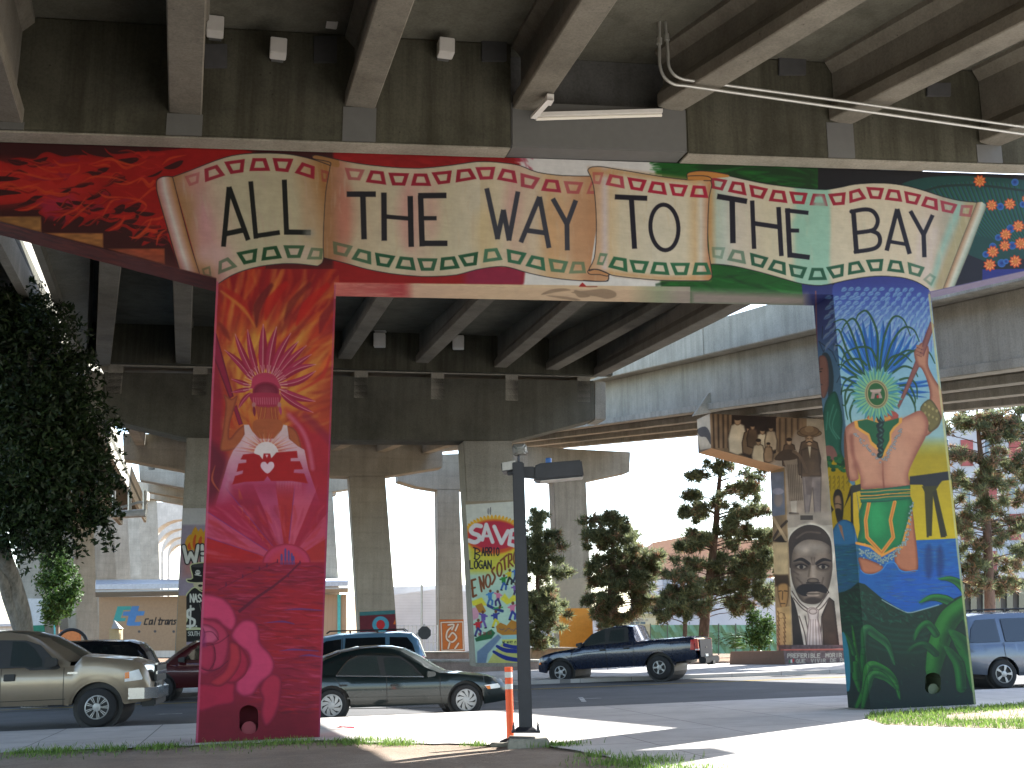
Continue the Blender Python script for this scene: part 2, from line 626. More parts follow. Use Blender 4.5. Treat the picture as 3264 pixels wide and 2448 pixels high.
def paint_beam(c):
    INK = (34, 32, 42)
    # ground colours along the beam: maroon, red, white, green, black
    c.view(0, 0, 1)
    c.poly([(-60, 420), (1075, 420), (1075, 960), (-60, 960)], (58, 17, 20))
    c.poly([(1062, 420), (1700, 420), (1690, 520), (1670, 560), (1690, 700), (1680, 860), (1672, 920), (1640, 990), (1062, 990)], (146, 22, 26), f=10)
    c.poly([(1480, 840), (1672, 850), (1668, 912), (1480, 912)], (140, 34, 66), f=26)
    c.poly([(1655, 420), (2100, 420), (2110, 990), (1640, 990), (1670, 900), (1690, 700), (1660, 540)], (214, 214, 214), f=8)
    c.poly([(2078, 420), (2630, 420), (2630, 990), (2100, 990), (2110, 880), (2080, 700), (2090, 540), (2074, 520)], (18, 84, 26), f=12)
    c.poly([(2240, 420), (2607, 420), (2607, 760), (2230, 640)], (12, 52, 22), f=40)
    c.streaks([(2080, 500), (2620, 540), (2620, 950), (2090, 950)], 260, 90, .06, 9, [(10, 60, 18), (30, 120, 40), (16, 96, 30), (8, 46, 20)], .5)
    c.streaks([(2070, 500), (2110, 500), (2110, 640), (2070, 640)], 60, 30, 0, 5, [(40, 130, 50), (205, 210, 205)], .6)
    c.streaks([(1640, 480), (1700, 480), (1700, 560), (1640, 560)], 60, 24, .8, 8, [(160, 40, 66), (214, 205, 208)], .5)
    c.streaks([(1062, 480), (1640, 490), (1640, 560), (1062, 560)], 120, 60, .1, 10, [(120, 14, 18), (165, 28, 30)], .35)
    c.poly([(2607, 420), (3340, 420), (3340, 990), (2607, 990)], (10, 14, 24))
    # --- flames on the left
    c.view(0, 440, 2.765)
    RED, DK = (158, 22, 20), (58, 14, 20)
    mass = [(-160, 200), (0, 200), (70, 228), (165, 236), (232, 214), (160, 188), (90, 186), (180, 172), (300, 186), (360, 140), (420, 122), (490, 142), (570, 164), (660, 150), (770, 150),
            (735, 125), (720, 102), (790, 142), (900, 166), (1000, 172), (945, 130), (920, 84), (980, 136), (1080, 138), (1190, 122), (1300, 112), (1290, 82), (1330, 118), (1450, 110), (1560, 98), (1700, 76),
            (1850, 92), (2212, 120), (2300, 400), (2300, 1400), (1760, 1300), (1590, 1140), (1470, 870), (1400, 905), (1376, 955), (1385, 860), (1330, 915), (1246, 948), (1300, 860), (1340, 790), (1250, 800), (1190, 850), (1158, 905),
            (1165, 830), (1080, 780), (1040, 810), (920, 820), (1000, 770), (1070, 705), (960, 710), (890, 722), (850, 770), (850, 700), (690, 786), (740, 720), (700, 690), (540, 806), (580, 730), (545, 670), (500, 740), (480, 776),
            (470, 720), (500, 680), (430, 690), (385, 755), (400, 700), (335, 655), (430, 580), (350, 590), (240, 645), (120, 632), (210, 610), (330, 560), (390, 540), (300, 545), (160, 572), (0, 590), (-160, 600)]
    c.poly(mass, RED, sm=3, rim=(110, 16, 18), rw=26, ra=.5)
    c.poly([(-160, 210), (300, 230), (700, 250), (820, 420), (600, 640), (330, 560), (-160, 590)], (190, 42, 36), f=160, a=.8)
    c.poly([(330, 560), (600, 470), (690, 560), (560, 740), (400, 690)], (160, 34, 66), f=70, a=.85)
    c.poly([(1450, 100), (2212, 110), (2212, 1300), (1760, 1300), (1600, 1120)], (150, 14, 18), f=120, a=.7)
    for x, y, rx, ry, r in [(590, 466, 34, 34, -30), (706, 560, 24, 42, 20), (1072, 370, 44, 14, 0), (1170, 186, 62, 34, 10), (1562, 220, 62, 34, -25), (890, 280, 86, 34, -8),
                            (860, 610, 46, 66, 35), (1060, 612, 46, 44, -40), (1196, 596, 56, 40, -30), (1180, 702, 52, 40, -35), (1310, 660, 26, 66, 28), (1240, 780, 26, 66, 40),
                            (600, 590, 34, 48, 40), (1100, 880, 60, 46, -20), (1440, 810, 24, 40, 10), (760, 400, 60, 18, -10), (880, 480, 66, 26, -40), (1390, 300, 46, 14, -30),
                            (540, 704, 40, 30, -40), (930, 680, 40, 26, -40), (1330, 880, 30, 60, 30), (380, 180, 40, 24, -10)]:
        l = 1.5 * max(rx, ry) + 40; an = R(172 + r * .5)
        c.leaf((x - .45 * l * math.cos(an), y - .45 * l * math.sin(an)), (x + l * math.cos(an), y + l * math.sin(an)), 1.55 * min(rx, ry), DK, 16 if (x + y) % 2 else -14)
    tr = np.random.RandomState(12)
    for k in range(64):          # tongues licking to the left
        x, y = tr.uniform(120, 1500), 0
        y = tr.uniform(np.interp(x, [0, 400, 1600], [210, 150, 130]), np.interp(x, [0, 400, 900, 1500], [560, 640, 720, 900]))
        l = tr.uniform(120, 330); dn = tr.uniform(-.15, .35) * l * (x / 900); sw = tr.uniform(-40, 40)
        col = [(186, 34, 24), (128, 16, 20), (170, 26, 22), (196, 60, 30), (150, 26, 44), (86, 14, 22)][k % 6]
        c.line([(x, y), (x - .3 * l, y + .2 * dn - sw), (x - .7 * l, y + .7 * dn + sw), (x - l, y + dn)], tr.uniform(18, 46), col, sm=7, taper=(.7, 1, .55, .05), a=.8, f=4)
        if k % 2:
            c.line([(x, y - 8), (x - .3 * l, y + .2 * dn - sw - 10), (x - .7 * l, y + .7 * dn + sw - 6), (x - l, y + dn)], 7, (206, 82, 40), sm=7, taper=(.3, 1, .6, .1), a=.6, f=4)
    c.poly([(-160, 340), (60, 338), (180, 358), (60, 380), (-160, 376)], DK, sm=4)
    c.poly([(-160, 452), (60, 458), (190, 486), (60, 502), (-160, 520)], DK, sm=4)
    c.poly([(70, 190), (200, 205), (250, 222), (180, 242), (120, 236)], DK, sm=4)
    c.poly([(230, 560), (300, 510), (380, 512), (330, 540), (290, 575), (150, 600)], DK, sm=3)
    for p in [[(300, 230), (420, 290), (520, 300)], [(0, 290), (200, 310), (420, 360), (590, 350)], [(0, 430), (180, 440), (350, 400)], [(620, 330), (690, 290), (700, 230)], [(720, 390), (830, 340), (1000, 350), (1160, 400)],
              [(780, 240), (960, 190), (1180, 240), (1290, 200)], [(1010, 520), (1200, 540), (1290, 600), (1220, 680)], [(870, 480), (940, 520), (1080, 520)], [(960, 820), (1060, 760), (1100, 690)], [(1170, 890), (1290, 800), (1340, 700)],
              [(1380, 940), (1400, 860), (1470, 800)], [(1430, 235), (1500, 180), (1640, 150)], [(500, 740), (560, 680), (680, 620), (760, 520)], [(160, 640), (270, 620), (380, 560)], [(470, 190), (540, 240), (680, 230)],
              [(1000, 390), (1120, 405), (1280, 330)], [(610, 740), (720, 640), (830, 560)], [(900, 700), (980, 560), (1060, 540)]]:
        c.line(p, 20, (206, 74, 34), sm=6, a=.75, taper=(.2, 1, .2), f=8)
    c.streaks([(0, 200), (700, 200), (1500, 150), (1500, 1000), (300, 600)], 90, 160, .25, 14, [(206, 52, 30), (150, 20, 26), (186, 36, 48)], .3)
    for q, col in [([(-160, 690), (363, 690), (366, 832), (0, 735), (-160, 700)], (152, 106, 62)), ([(390, 836), (909, 838), (911, 968)], (156, 102, 58)), ([(950, 976), (1452, 974), (1453, 1112)], (160, 72, 46))]:
        c.poly(q, col, rim=(110, 60, 40), rw=14)
        c.mottle(q, .3, 20, 60)
    # --- right end: giant leaf and flowers
    c.view(2640, 540, 3.545)
    leafp = [(830, 170), (1050, 100), (1350, 72), (1700, 80), (2260, 130), (2400, 240), (2400, 1100), (2212, 1010), (1900, 1060), (1700, 1010), (1580, 940), (1700, 600), (1780, 400), (1500, 350), (1300, 310), (1050, 230)]
    c.poly(leafp, (14, 62, 58), sm=4)
    for t in np.linspace(0, 1, 60):
        a = (1150 + 1000 * t, 215 - 60 * math.sin(t * 3) - 20)
        c.line([a, (a[0] + 160, a[1] + 240 + 300 * t), (a[0] + 420, a[1] + 520 + 420 * t)], 16, [(22, 90, 44), (26, 84, 104), (12, 46, 40)][int(t * 60) % 3], sm=4, a=.7, taper=(.5, 1, .3))
    c.line([(1100, 240), (1300, 190), (1700, 180), (2212, 240)], 26, (8, 40, 36), sm=5)
    c.poly([(1740, 1128), (2400, 1120), (2400, 1240), (1740, 1260)], (30, 40, 120))
    c.poly([(1580, 960), (1740, 1030), (1740, 1260), (1430, 1330)], (10, 16, 32))
    for x, y, r in [(2110, 145, 40), (1945, 420, 40), (2200, 395, 36), (1860, 870, 40), (2060, 670, 46), (2080, 860, 44), (1960, 1060, 46), (1780, 960, 36), (1920, 770, 36), (2010, 1040, 30)]:
        c.ell((x, y), r, r, (34, 78, 150), rim=(60, 120, 190), rw=12)
        c.ell((x, y), r * .4, r * .4, (20, 50, 120))
    for x, y, r in [(1712, 132, 66), (1848, 405, 60), (2052, 392, 62), (2150, 640, 64), (2005, 735, 62), (1995, 862, 60), (2175, 838, 66), (1860, 930, 64), (2115, 1040, 68), (1825, 1080, 66), (2230, 330, 40)]:
        for k in range(9):
            an = k * 2 * math.pi / 9 + x
            c.leaf((x, y), (x + 1.15 * r * math.cos(an), y + 1.15 * r * math.sin(an)), r * .62, (190, 66, 26))
            c.leaf((x, y), (x + .9 * r * math.cos(an), y + .9 * r * math.sin(an)), r * .36, (222, 150, 84))
        c.ell((x, y), r * .34, r * .34, (196, 120, 50), rim=(120, 70, 20), rw=6)
    yield
    # --- the scroll
    W = 9
    cream = (196, 186, 160)
    # piece two (THE WAY)
    c.view(1040, 490, 3.859)
    B_top = [(-80, 25), (0, 42), (250, 95), (500, 135), (800, 165), (1000, 176), (1200, 176), (1500, 146), (1698, 118), (1850, 98), (2000, 98), (2200, 115), (2378, 145), (2600, 228), (2900, 268), (3240, 275)]
    B_bot = [(3300, 330), (3340, 800), (3250, 1400), (3360, 1480), (3470, 1500), (3472, 1545), (3400, 1571), (3100, 1560), (2800, 1530), (2500, 1470), (2250, 1398), (2100, 1388), (1850, 1425), (1600, 1490), (1300, 1510), (1100, 1505), (800, 1475), (500, 1420), (250, 1350), (0, 1288), (-80, 1270)]
    B = B_top + B_bot
    c.poly(B, grad([(-80, (160, 120, 84)), (40, (160, 116, 82)), (180, (180, 128, 108)), (330, (194, 176, 150)), (900, (198, 188, 164)), (1100, (200, 178, 160)), (1400, cream), (1880, (204, 196, 176)), (1900, (202, 188, 158)), (2150, (208, 196, 172)),
                           (2300, (206, 180, 160)), (2550, (206, 190, 168)), (2740, (204, 172, 132)), (3000, (206, 176, 144)), (3250, (186, 140, 104)), (3480, (190, 146, 110))]), sm=0)
    for x, y, w, h, col in [(250, 750, 90, 330, (190, 110, 96)), (1010, 760, 130, 420, (200, 140, 136)), (1300, 700, 90, 330, (204, 160, 152)), (2290, 600, 90, 240, (206, 160, 158)), (1960, 1000, 160, 330, (208, 186, 142)), (2820, 950, 140, 380, (204, 160, 118)), (3080, 900, 120, 480, (188, 140, 104))]:
        c.ell((x, y), w, h, col, f=160, a=.6)
    c.streaks(B, 120, 260, 1.57, 26, [(206, 196, 176), (192, 168, 146), (204, 180, 150)], .22, .06)
    c.line(B_top, W, INK, sm=3)
    c.line(B_bot[4:], W, INK, sm=3)
    red, grn = (150, 30, 52), (34, 84, 58)
    for q, a in [([(225, 170), (475, 195), (415, 330), (270, 320)], .5), ([(545, 203), (705, 218), (738, 382), (485, 350)], 1), ([(763, 233), (1020, 240), (970, 393), (812, 390)], 1), ([(1080, 243), (1240, 243), (1292, 397), (1040, 393)], 1), ([(1293, 230), (1545, 205), (1522, 360), (1375, 380)], 1), ([(1608, 197), (1775, 180), (1850, 310), (1590, 355)], 1)]:
        c.ring4(q, red, a)
    for q, a in [([(80, 1075), (330, 1135), (255, 1270), (90, 1235)], .5), ([(390, 1165), (550, 1205), (555, 1365), (308, 1298)], .8), ([(597, 1215), (852, 1258), (775, 1400), (622, 1375)], 1), ([(905, 1262), (1068, 1277), (1103, 1437), (848, 1410)], .95), ([(1117, 1283), (1370, 1288), (1325, 1440), (1165, 1440)], .9), ([(1412, 1278), (1580, 1260), (1645, 1408), (1395, 1435)], 1), ([(1620, 1250), (1870, 1205), (1850, 1370), (1700, 1390)], 1)]:
        c.ring4(q, grn, a)
    L, w = (32, 30, 38), 68
    for a, b in [((252, 497), (610, 497)), ((450, 500), (465, 1052)), ((708, 478), (713, 1070)), ((1033, 520), (1045, 1146)), ((735, 773), (1015, 797)), ((1160, 515), (1180, 1140)), ((1130, 516), (1479, 513)), ((1180, 793), (1358, 793)), ((1150, 1102), (1491, 1102))]:
        c.bar(a, b, w if a[0] not in (735, 1180) else 52, L)
    c.view(1480, 490, 3.859)
    for q, a in [([(135, 165), (382, 160), (350, 315), (192, 320)], 1), ([(465, 180), (622, 210), (652, 365), (400, 318)], 1), ([(690, 235), (935, 298), (850, 437), (695, 405)], .8), ([(1000, 310), (1158, 325), (1193, 480), (943, 455)], .95), ([(1220, 335), (1465, 350), (1410, 495), (1265, 490)], .6), ([(1560, 340), (1640, 345), (1640, 495), (1500, 495)], .5)]:
        c.ring4(q, (164, 46, 70), a)
    for q, a in [([(250, 1172), (405, 1158), (472, 1305), (228, 1340)], .85), ([(520, 1170), (770, 1222), (690, 1365), (535, 1335)], 1), ([(825, 1247), (980, 1278), (1000, 1443), (750, 1380)], 1), ([(1032, 1285), (1280, 1325), (1230, 1465), (1065, 1450)], .75), ([(1330, 1325), (1475, 1330), (1500, 1470), (1285, 1475)], .55)]:
        c.ring4(q, (52, 108, 82), a)
    L = (58, 60, 72)
    for a, b in [((275, 425), (412, 1050)), ((405, 1050), (482, 690)), ((480, 690), (552, 1068)), ((548, 1068), (660, 465)), ((925, 530), (695, 1090)), ((925, 530), (1042, 1160)), ((780, 945), (1000, 975)), ((1088, 552), (1264, 868)), ((1372, 572), (1262, 868)), ((1262, 850), (1267, 1188))]:
        c.bar(a, b, 60, L)
    # piece one (ALL)
    c.view(500, 480, 3.771)
    A_top = [(190, 316), (400, 240), (700, 122), (900, 62), (1100, 36), (1350, 30), (1600, 46), (1800, 86), (1950, 130), (2085, 180)]
    A_r = [(2085, 180), (2060, 320), (2030, 500), (2010, 800), (2000, 1100), (2004, 1280), (1985, 1350), (1930, 1388)]
    A_bot = [(1930, 1388), (1700, 1362), (1500, 1360), (1250, 1390), (1050, 1440), (880, 1510), (720, 1612)]
    A = A_top + A_r[1:] + A_bot[1:] + [(640, 1640), (560, 1600), (515, 1490)]
    c.poly([(1870, 60), (1930, 54), (2120, 100), (2187, 120), (2187, 200), (2085, 180), (2060, 172), (1960, 150), (1880, 92)], (156, 112, 70), sm=3)
    c.line([(1960, 160), (2070, 182), (2090, 150), (2040, 128), (1880, 98), (1866, 74), (1930, 54), (2187, 112)], W, INK, sm=4)

    def fa(X, Y):
        t = X - np.interp(Y, [316, 750, 1150, 1490], [190, 300, 410, 515])
        return grad([(0, (166, 122, 84)), (110, (176, 136, 104)), (260, (196, 152, 146)), (480, (198, 178, 158)), (700, (190, 182, 156)), (1400, (188, 178, 150)), (1620, (180, 150, 116)), (1800, (160, 112, 66))])(t, Y)
    c.poly(A, fa)
    for x, y, w_, h, col in [(560, 1000, 110, 330, (204, 150, 160)), (700, 1250, 200, 120, (206, 172, 172)), (1700, 1230, 220, 80, (208, 178, 172)), (420, 420, 160, 90, (190, 140, 130)), (1800, 800, 60, 300, (192, 160, 130))]:
        c.ell((x, y), w_, h, col, f=150, a=.6)
    c.streaks(A, 90, 240, 1.4, 26, [(196, 186, 162), (190, 160, 140), (200, 170, 160)], .2, .08)
    roll = [(0, 365), (30, 330), (80, 313), (140, 310), (190, 318), (300, 750), (410, 1150), (518, 1492), (270, 1418), (170, 1080), (60, 700), (0, 480)]

    def fr(X, Y):
        l = np.interp(Y, [310, 480, 700, 1080, 1420], [-10, 0, 60, 170, 275]); r = np.interp(Y, [310, 750, 1150, 1490], [188, 300, 410, 518])
        return grad([(0, (176, 120, 100)), (.18, (196, 150, 150)), (.42, (212, 204, 200)), (.62, (200, 162, 150)), (.85, (180, 134, 96)), (1, (150, 104, 72))])((X - l) / (r - l), Y)
    c.poly(roll, fr)
    c.line([(270, 1418), (170, 1080), (60, 700), (0, 480), (-2, 365), (30, 330), (80, 313), (140, 310), (190, 318)], W, INK, sm=3)
    c.line([(190, 316), (300, 750), (410, 1150), (518, 1492)], W * .8, INK, sm=3)
    c.line(A_top, W, INK, sm=3); c.line(A_r, W * .8, INK, sm=3); c.line(A_bot + [(640, 1660)], W, INK, sm=3)
    for q, a in [([(570, 220), (725, 168), (822, 297), (580, 380)], .9), ([(808, 135), (1058, 100), (1040, 260), (885, 283)], 1), ([(1150, 90), (1312, 90), (1362, 243), (1110, 247)], 1), ([(1390, 88), (1642, 98), (1580, 260), (1428, 245)], 1), ([(1745, 138), (1898, 190), (1893, 345), (1655, 268)], 1), ([(330, 310), (515, 255), (500, 390), (390, 430)], .35), ([(1970, 225), (2070, 250), (2040, 380), (1985, 370)], .4)]:
        c.ring4(q, red, a)
    for q, a in [([(955, 1225), (1210, 1175), (1190, 1340), (1045, 1370)], 1), ([(1280, 1165), (1440, 1143), (1505, 1293), (1255, 1325)], 1), ([(1520, 1137), (1778, 1140), (1725, 1290), (1570, 1292)], .8), ([(1855, 1165), (2000, 1175), (1985, 1310), (1800, 1308)], .5), ([(745, 1330), (855, 1280), (970, 1395), (735, 1490)], .55), ([(540, 1420), (640, 1385), (660, 1520), (560, 1500)], .4)]:
        c.ring4(q, (28, 74, 44), a)
    L = (18, 20, 20)
    for a, b, w in [((868, 438), (800, 1155), 58), ((868, 438), (1098, 1076), 58), ((830, 1000), (1040, 955), 62), ((1128, 370), (1192, 1058), 56), ((1168, 1030), (1478, 983), 56), ((1532, 350), (1560, 1010), 60), ((1532, 978), (1850, 985), 62)]:
        c.bar(a, b, w, L)
    c.ell((1830, 990), 60, 46, (150, 148, 140), f=70, a=.7)
    # piece four (THE BAY)
    c.view(2640, 540, 3.545)
    o2 = lambda p: [((x / 3.859 + 2240 - 2640) * 3.545, (y / 3.859 + 520 - 540) * 3.545) for x, y in p]
    D_top = o2([(-60, 92), (0, 95), (150, 120), (400, 175), (700, 240), (1000, 285), (1300, 315), (1480, 325)]) + [(0, 226), (150, 200), (300, 168), (500, 155), (700, 160), (900, 190), (1100, 245), (1300, 310), (1500, 355), (1680, 372)]
    D_bot = [(1300, 1342), (1165, 1392), (1130, 1350), (1000, 1272), (830, 1222), (600, 1205), (400, 1220), (200, 1255), (0, 1300)] + o2([(1400, 1505), (1200, 1480), (1000, 1425), (700, 1340), (400, 1270), (200, 1245), (90, 1245)])
    Dp = D_top + [(1500, 820)] + D_bot + o2([(60, 800)])
    c.poly(Dp, grad([(-1410, (170, 116, 60)), (-1330, (184, 150, 104)), (-1260, (176, 190, 176)), (-1180, (186, 196, 186)), (-1060, (200, 192, 180)), (-700, (200, 192, 168)), (-420, (200, 196, 172)), (-350, (150, 190, 172)), (-10, (146, 190, 172)), (40, (202, 194, 172)),
                             (900, (202, 190, 166)), (1150, (196, 182, 164)), (1300, (168, 160, 142)), (1450, (150, 160, 142)), (1700, (160, 146, 108))]))
    for p in [[(1080, 600), (1020, 1100)], [(1200, 700), (1100, 1200)]]:
        c.line(p, 90, (198, 186, 180), a=.6, f=60)
    c.line([(1480, 420), (1290, 900), (1180, 1300)], 70, (134, 180, 168), sm=4, a=.7, f=60)
    c.line([(1600, 430), (1420, 900), (1260, 1320)], 110, (164, 150, 108), sm=4, a=.7, f=50)
    c.streaks(Dp, 120, 240, 1.5, 24, [(204, 196, 174), (180, 190, 170), (196, 180, 156)], .2, .08)
    roll = [(1680, 373), (1735, 367), (1783, 398), (1778, 450), (1700, 640), (1580, 960), (1430, 1322), (1390, 1336), (1300, 1342), (1400, 1080), (1500, 820)]

    def fd(X, Y):
        l = np.interp(Y, [373, 820, 1342], [1680, 1500, 1300]); r = np.interp(Y, [373, 450, 960, 1322], [1790, 1778, 1580, 1432])
        return grad([(0, (140, 112, 84)), (.2, (178, 150, 122)), (.5, (196, 196, 180)), (.75, (160, 176, 162)), (1, (110, 112, 96))])((X - l) / (r - l), Y)
    c.poly(roll, fd)
    c.line([(1680, 373), (1500, 820), (1300, 1342)], 5, (70, 64, 54), sm=3)
    c.line(D_top, W * .9, (16, 22, 26), sm=3)
    c.line(D_bot[2:], W, (16, 22, 26), sm=3)
    for q, a in [([(235, 248), (355, 213), (433, 330), (240, 383)], 1), ([(428, 197), (633, 210), (595, 338), (472, 330)], 1), ([(680, 220), (805, 235), (838, 367), (637, 343)], 1), ([(857, 243), (1053, 285), (1003, 402), (880, 378)], 1), ([(1098, 302), (1232, 335), (1242, 467), (1047, 413)], 1), ([(1265, 347), (1462, 395), (1410, 500), (1285, 475)], .8), ([(1500, 400), (1640, 405), (1610, 540), (1480, 525)], .5)]:
        c.ring4(q, red, a)
    for q, a in [([(230, 1055), (350, 1032), (422, 1158), (222, 1193)], 1), ([(423, 1022), (625, 1010), (607, 1147), (477, 1155)], 1), ([(700, 1020), (828, 1037), (863, 1173), (663, 1147)], 1), ([(895, 1045), (1092, 1105), (1038, 1217), (912, 1180)], .8), ([(1150, 1170), (1220, 1215), (1165, 1320), (1070, 1245)], .35)]:
        c.ring4(q, (30, 84, 60), a)
    L = (22, 20, 36)
    c.bar((282, 450), (320, 952), 54, L)
    c.line([(262, 476), (420, 452), (510, 478), (558, 560), (545, 640), (490, 690), (318, 716)], 46, L, sm=5)
    c.line([(480, 692), (560, 728), (586, 800), (560, 868), (480, 905), (308, 930)], 46, L, sm=5)
    for a, b, w in [((780, 448), (660, 918), 50), ((780, 448), (920, 955), 50), ((695, 815), (890, 848), 40), ((928, 470), (1080, 745), 46), ((1180, 515), (1076, 745), 46), ((1077, 715), (1087, 992), 50)]:
        c.bar(a, b, w, L)
    c.view(2240, 520, 3.859)
    for q, a in [([(95, 170), (305, 208), (245, 340), (110, 310)], .9), ([(362, 222), (508, 240), (540, 398), (308, 352)], 1), ([(570, 263), (805, 313), (742, 442), (598, 412)], 1), ([(860, 325), (1010, 342), (1043, 492), (810, 465)], 1), ([(1062, 347), (1292, 367), (1250, 507), (1108, 497)], 1), ([(1355, 375), (1500, 380), (1540, 530), (1312, 517)], 1), ([(1540, 380), (1760, 357), (1745, 510), (1605, 522)], 1)]:
        c.ring4(q, red, a)
    for q, a in [([(110, 1030), (278, 1035), (240, 1180), (120, 1160)], .35), ([(365, 1058), (505, 1083), (533, 1243), (298, 1195)], .55), ([(580, 1100), (810, 1162), (742, 1293), (600, 1255)], 1), ([(870, 1185), (1018, 1222), (1025, 1380), (795, 1310)], 1), ([(1058, 1240), (1287, 1283), (1230, 1420), (1087, 1390)], 1), ([(1340, 1288), (1480, 1290), (1530, 1437), (1297, 1440)], 1), ([(1515, 1280), (1738, 1238), (1730, 1390), (1602, 1422)], 1)]:
        c.ring4(q, (34, 86, 64), a)
    for x, y, w_, h in [(1200, 760, 110, 90), (1440, 800, 120, 420), (1260, 980, 90, 100)]:
        c.ell((x, y), w_, h, (146, 190, 172), f=70, a=.8)
    for a, b, w in [((177, 408), (545, 470), 66), ((362, 440), (372, 985), 68), ((608, 460), (632, 1054), 54), ((932, 540), (968, 1142), 56), ((640, 742), (940, 786), 56), ((1042, 555), (1072, 1160), 60), ((1014, 580), (1300, 612), 50), ((1070, 828), (1185, 830), 48), ((1046, 1125), (1316, 1160), 60)]:
        c.bar(a, b, w, L)
    # piece three (TO)
    c.view(1860, 500, 3.859)
    fold = [(60, 1395), (55, 1425), (90, 1446), (200, 1448), (290, 1466), (312, 1440), (200, 1390), (120, 1382)]
    c.poly(fold, (190, 140, 98), sm=3)
    C = [(55, 155), (100, 125), (220, 120), (400, 150), (700, 200), (1000, 250), (1300, 285), (1565, 295), (1545, 500), (1530, 800), (1530, 1100), (1560, 1300), (1582, 1470), (1550, 1515), (1480, 1525), (1000, 1520), (700, 1500), (400, 1465), (310, 1440), (200, 1395), (130, 1385), (62, 1395), (130, 1250), (155, 1000), (155, 700), (130, 400), (90, 250), (60, 190)]
    c.poly(C, grad([(60, (190, 150, 110)), (200, (206, 176, 150)), (260, (206, 192, 190)), (330, (208, 186, 150)), (450, (208, 198, 174)), (900, (206, 200, 182)), (1250, (208, 200, 178)), (1370, (206, 180, 140)), (1440, (206, 200, 186)), (1560, (180, 120, 80))]))
    c.poly([(60, 130), (400, 150), (1565, 295), (1560, 340), (1000, 300), (500, 230), (90, 240)], (190, 146, 96), f=60, a=.7)
    c.poly([(200, 1395), (500, 1420), (1000, 1470), (1560, 1460), (1560, 1520), (1000, 1520), (400, 1465)], (196, 146, 92), f=60, a=.7)
    c.streaks(C, 80, 220, 1.57, 22, [(210, 202, 184), (200, 176, 146)], .2, .06)
    c.line(C, W, INK, sm=3, closed=True)
    c.line(fold, W, INK, sm=3, closed=True)
    c.line([(312, 1440), (306, 1500), (270, 1532), (0, 1520)], W, INK, sm=4)
    tab = [(1280, 215), (1300, 190), (1420, 175), (1560, 180), (1775, 215), (1775, 260), (1570, 262), (1500, 240), (1350, 238), (1285, 262)]
    c.poly([(1285, 270), (1275, 215), (1320, 186), (1440, 172), (1600, 184), (1775, 218), (1775, 250), (1575, 262), (1572, 290), (1300, 285)], (188, 128, 66), sm=2)
    c.line([(1275, 262), (1272, 215), (1320, 186), (1440, 172), (1600, 184), (1775, 216)], W, INK, sm=4)
    c.line([(1285, 236), (1380, 232), (1500, 236), (1562, 256), (1568, 290), (1480, 292)], W, INK, sm=4)
    for q, a in [([(110, 185), (250, 190), (205, 340), (120, 330)], .4), ([(320, 210), (487, 240), (507, 392), (270, 345)], .75), ([(537, 248), (780, 285), (725, 423), (580, 400)], 1), ([(838, 298), (993, 318), (1027, 470), (787, 437)], 1), ([(1052, 327), (1287, 348), (1230, 490), (1095, 475)], 1), ([(1345, 350), (1500, 358), (1535, 507), (1307, 493)], 1)]:
        c.ring4(q, (168, 32, 60), a)
    for q, a in [([(200, 1180), (300, 1190), (240, 1335), (160, 1325)], .6), ([(370, 1225), (530, 1250), (543, 1418), (300, 1358)], 1), ([(563, 1265), (808, 1285), (752, 1435), (610, 1420)], 1), ([(862, 1290), (1020, 1300), (1060, 1455), (818, 1437)], 1), ([(1065, 1303), (1310, 1303), (1272, 1455), (1125, 1455)], 1), ([(1370, 1300), (1520, 1300), (1575, 1450), (1335, 1453)], 1)]:
        c.ring4(q, (44, 104, 72), a)
    c.bar((385, 492), (784, 510), 62, L); c.bar((588, 500), (628, 1130), 62, L)
    t = np.linspace(0, 2 * np.pi, 40, endpoint=False)
    c.line(np.stack([995 + 172 * np.cos(t) + 12 * np.sin(t), 868 + 280 * np.sin(t)], 1), 50, L, closed=True)
    # --- underside: pink to cream to grey, a faded eagle
    c.view(1000, 850, 2.0)
    c.poly([(130, 100), (700, 107), (2400, 128), (2400, 240), (130, 205)], grad([(140, (196, 110, 100)), (420, (186, 96, 90)), (560, (170, 50, 56)), (640, (206, 176, 150)), (1100, (208, 184, 152)), (2000, (204, 180, 150)), (2200, (150, 160, 130)), (2330, (160, 152, 140))]))
    c.streaks([(140, 105), (600, 112), (600, 200), (140, 195)], 60, 110, .02, 10, [(204, 130, 116), (176, 76, 74)], .5, .03)
    for p in [[(1450, 180), (1500, 150), (1580, 138), (1640, 150), (1560, 160)], [(1640, 165), (1760, 150), (1850, 140), (1920, 160), (1925, 190), (1870, 205), (1800, 190)], [(1480, 185), (1600, 190), (1700, 210), (1650, 215)], [(1660, 150), (1730, 165), (1760, 190), (1690, 195)]]:
        c.poly(p, (146, 126, 102), sm=4, a=.9)
    c.poly([(1690, 128), (1700, 112), (1714, 100), (1735, 122), (1740, 129)], (160, 30, 30))
    c.line([(1740, 128), (1806, 127)], 5, (120, 40, 30))
    c.view(0, 0, 1)
    c.poly([(2200, 925), (2570, 940), (2570, 980), (2200, 975)], (150, 142, 134), f=30)
    # wooden underside of the left arm, violet one on the right
    c.poly([(-60, 694), (690, 886), (690, 935), (-60, 750)], (100, 44, 38))
    c.streaks([(-60, 694), (690, 886), (690, 935), (-60, 750)], 120, 60, .25, 5, [(74, 30, 28), (136, 62, 46), (110, 60, 56), (60, 26, 28)], .6, .05)
    c.poly([(400, 815), (690, 888), (690, 935), (400, 868)], (116, 70, 72), f=80, a=.6)
    c.poly([(2960, 930), (3340, 846), (3340, 880), (2960, 960)], (112, 104, 138))


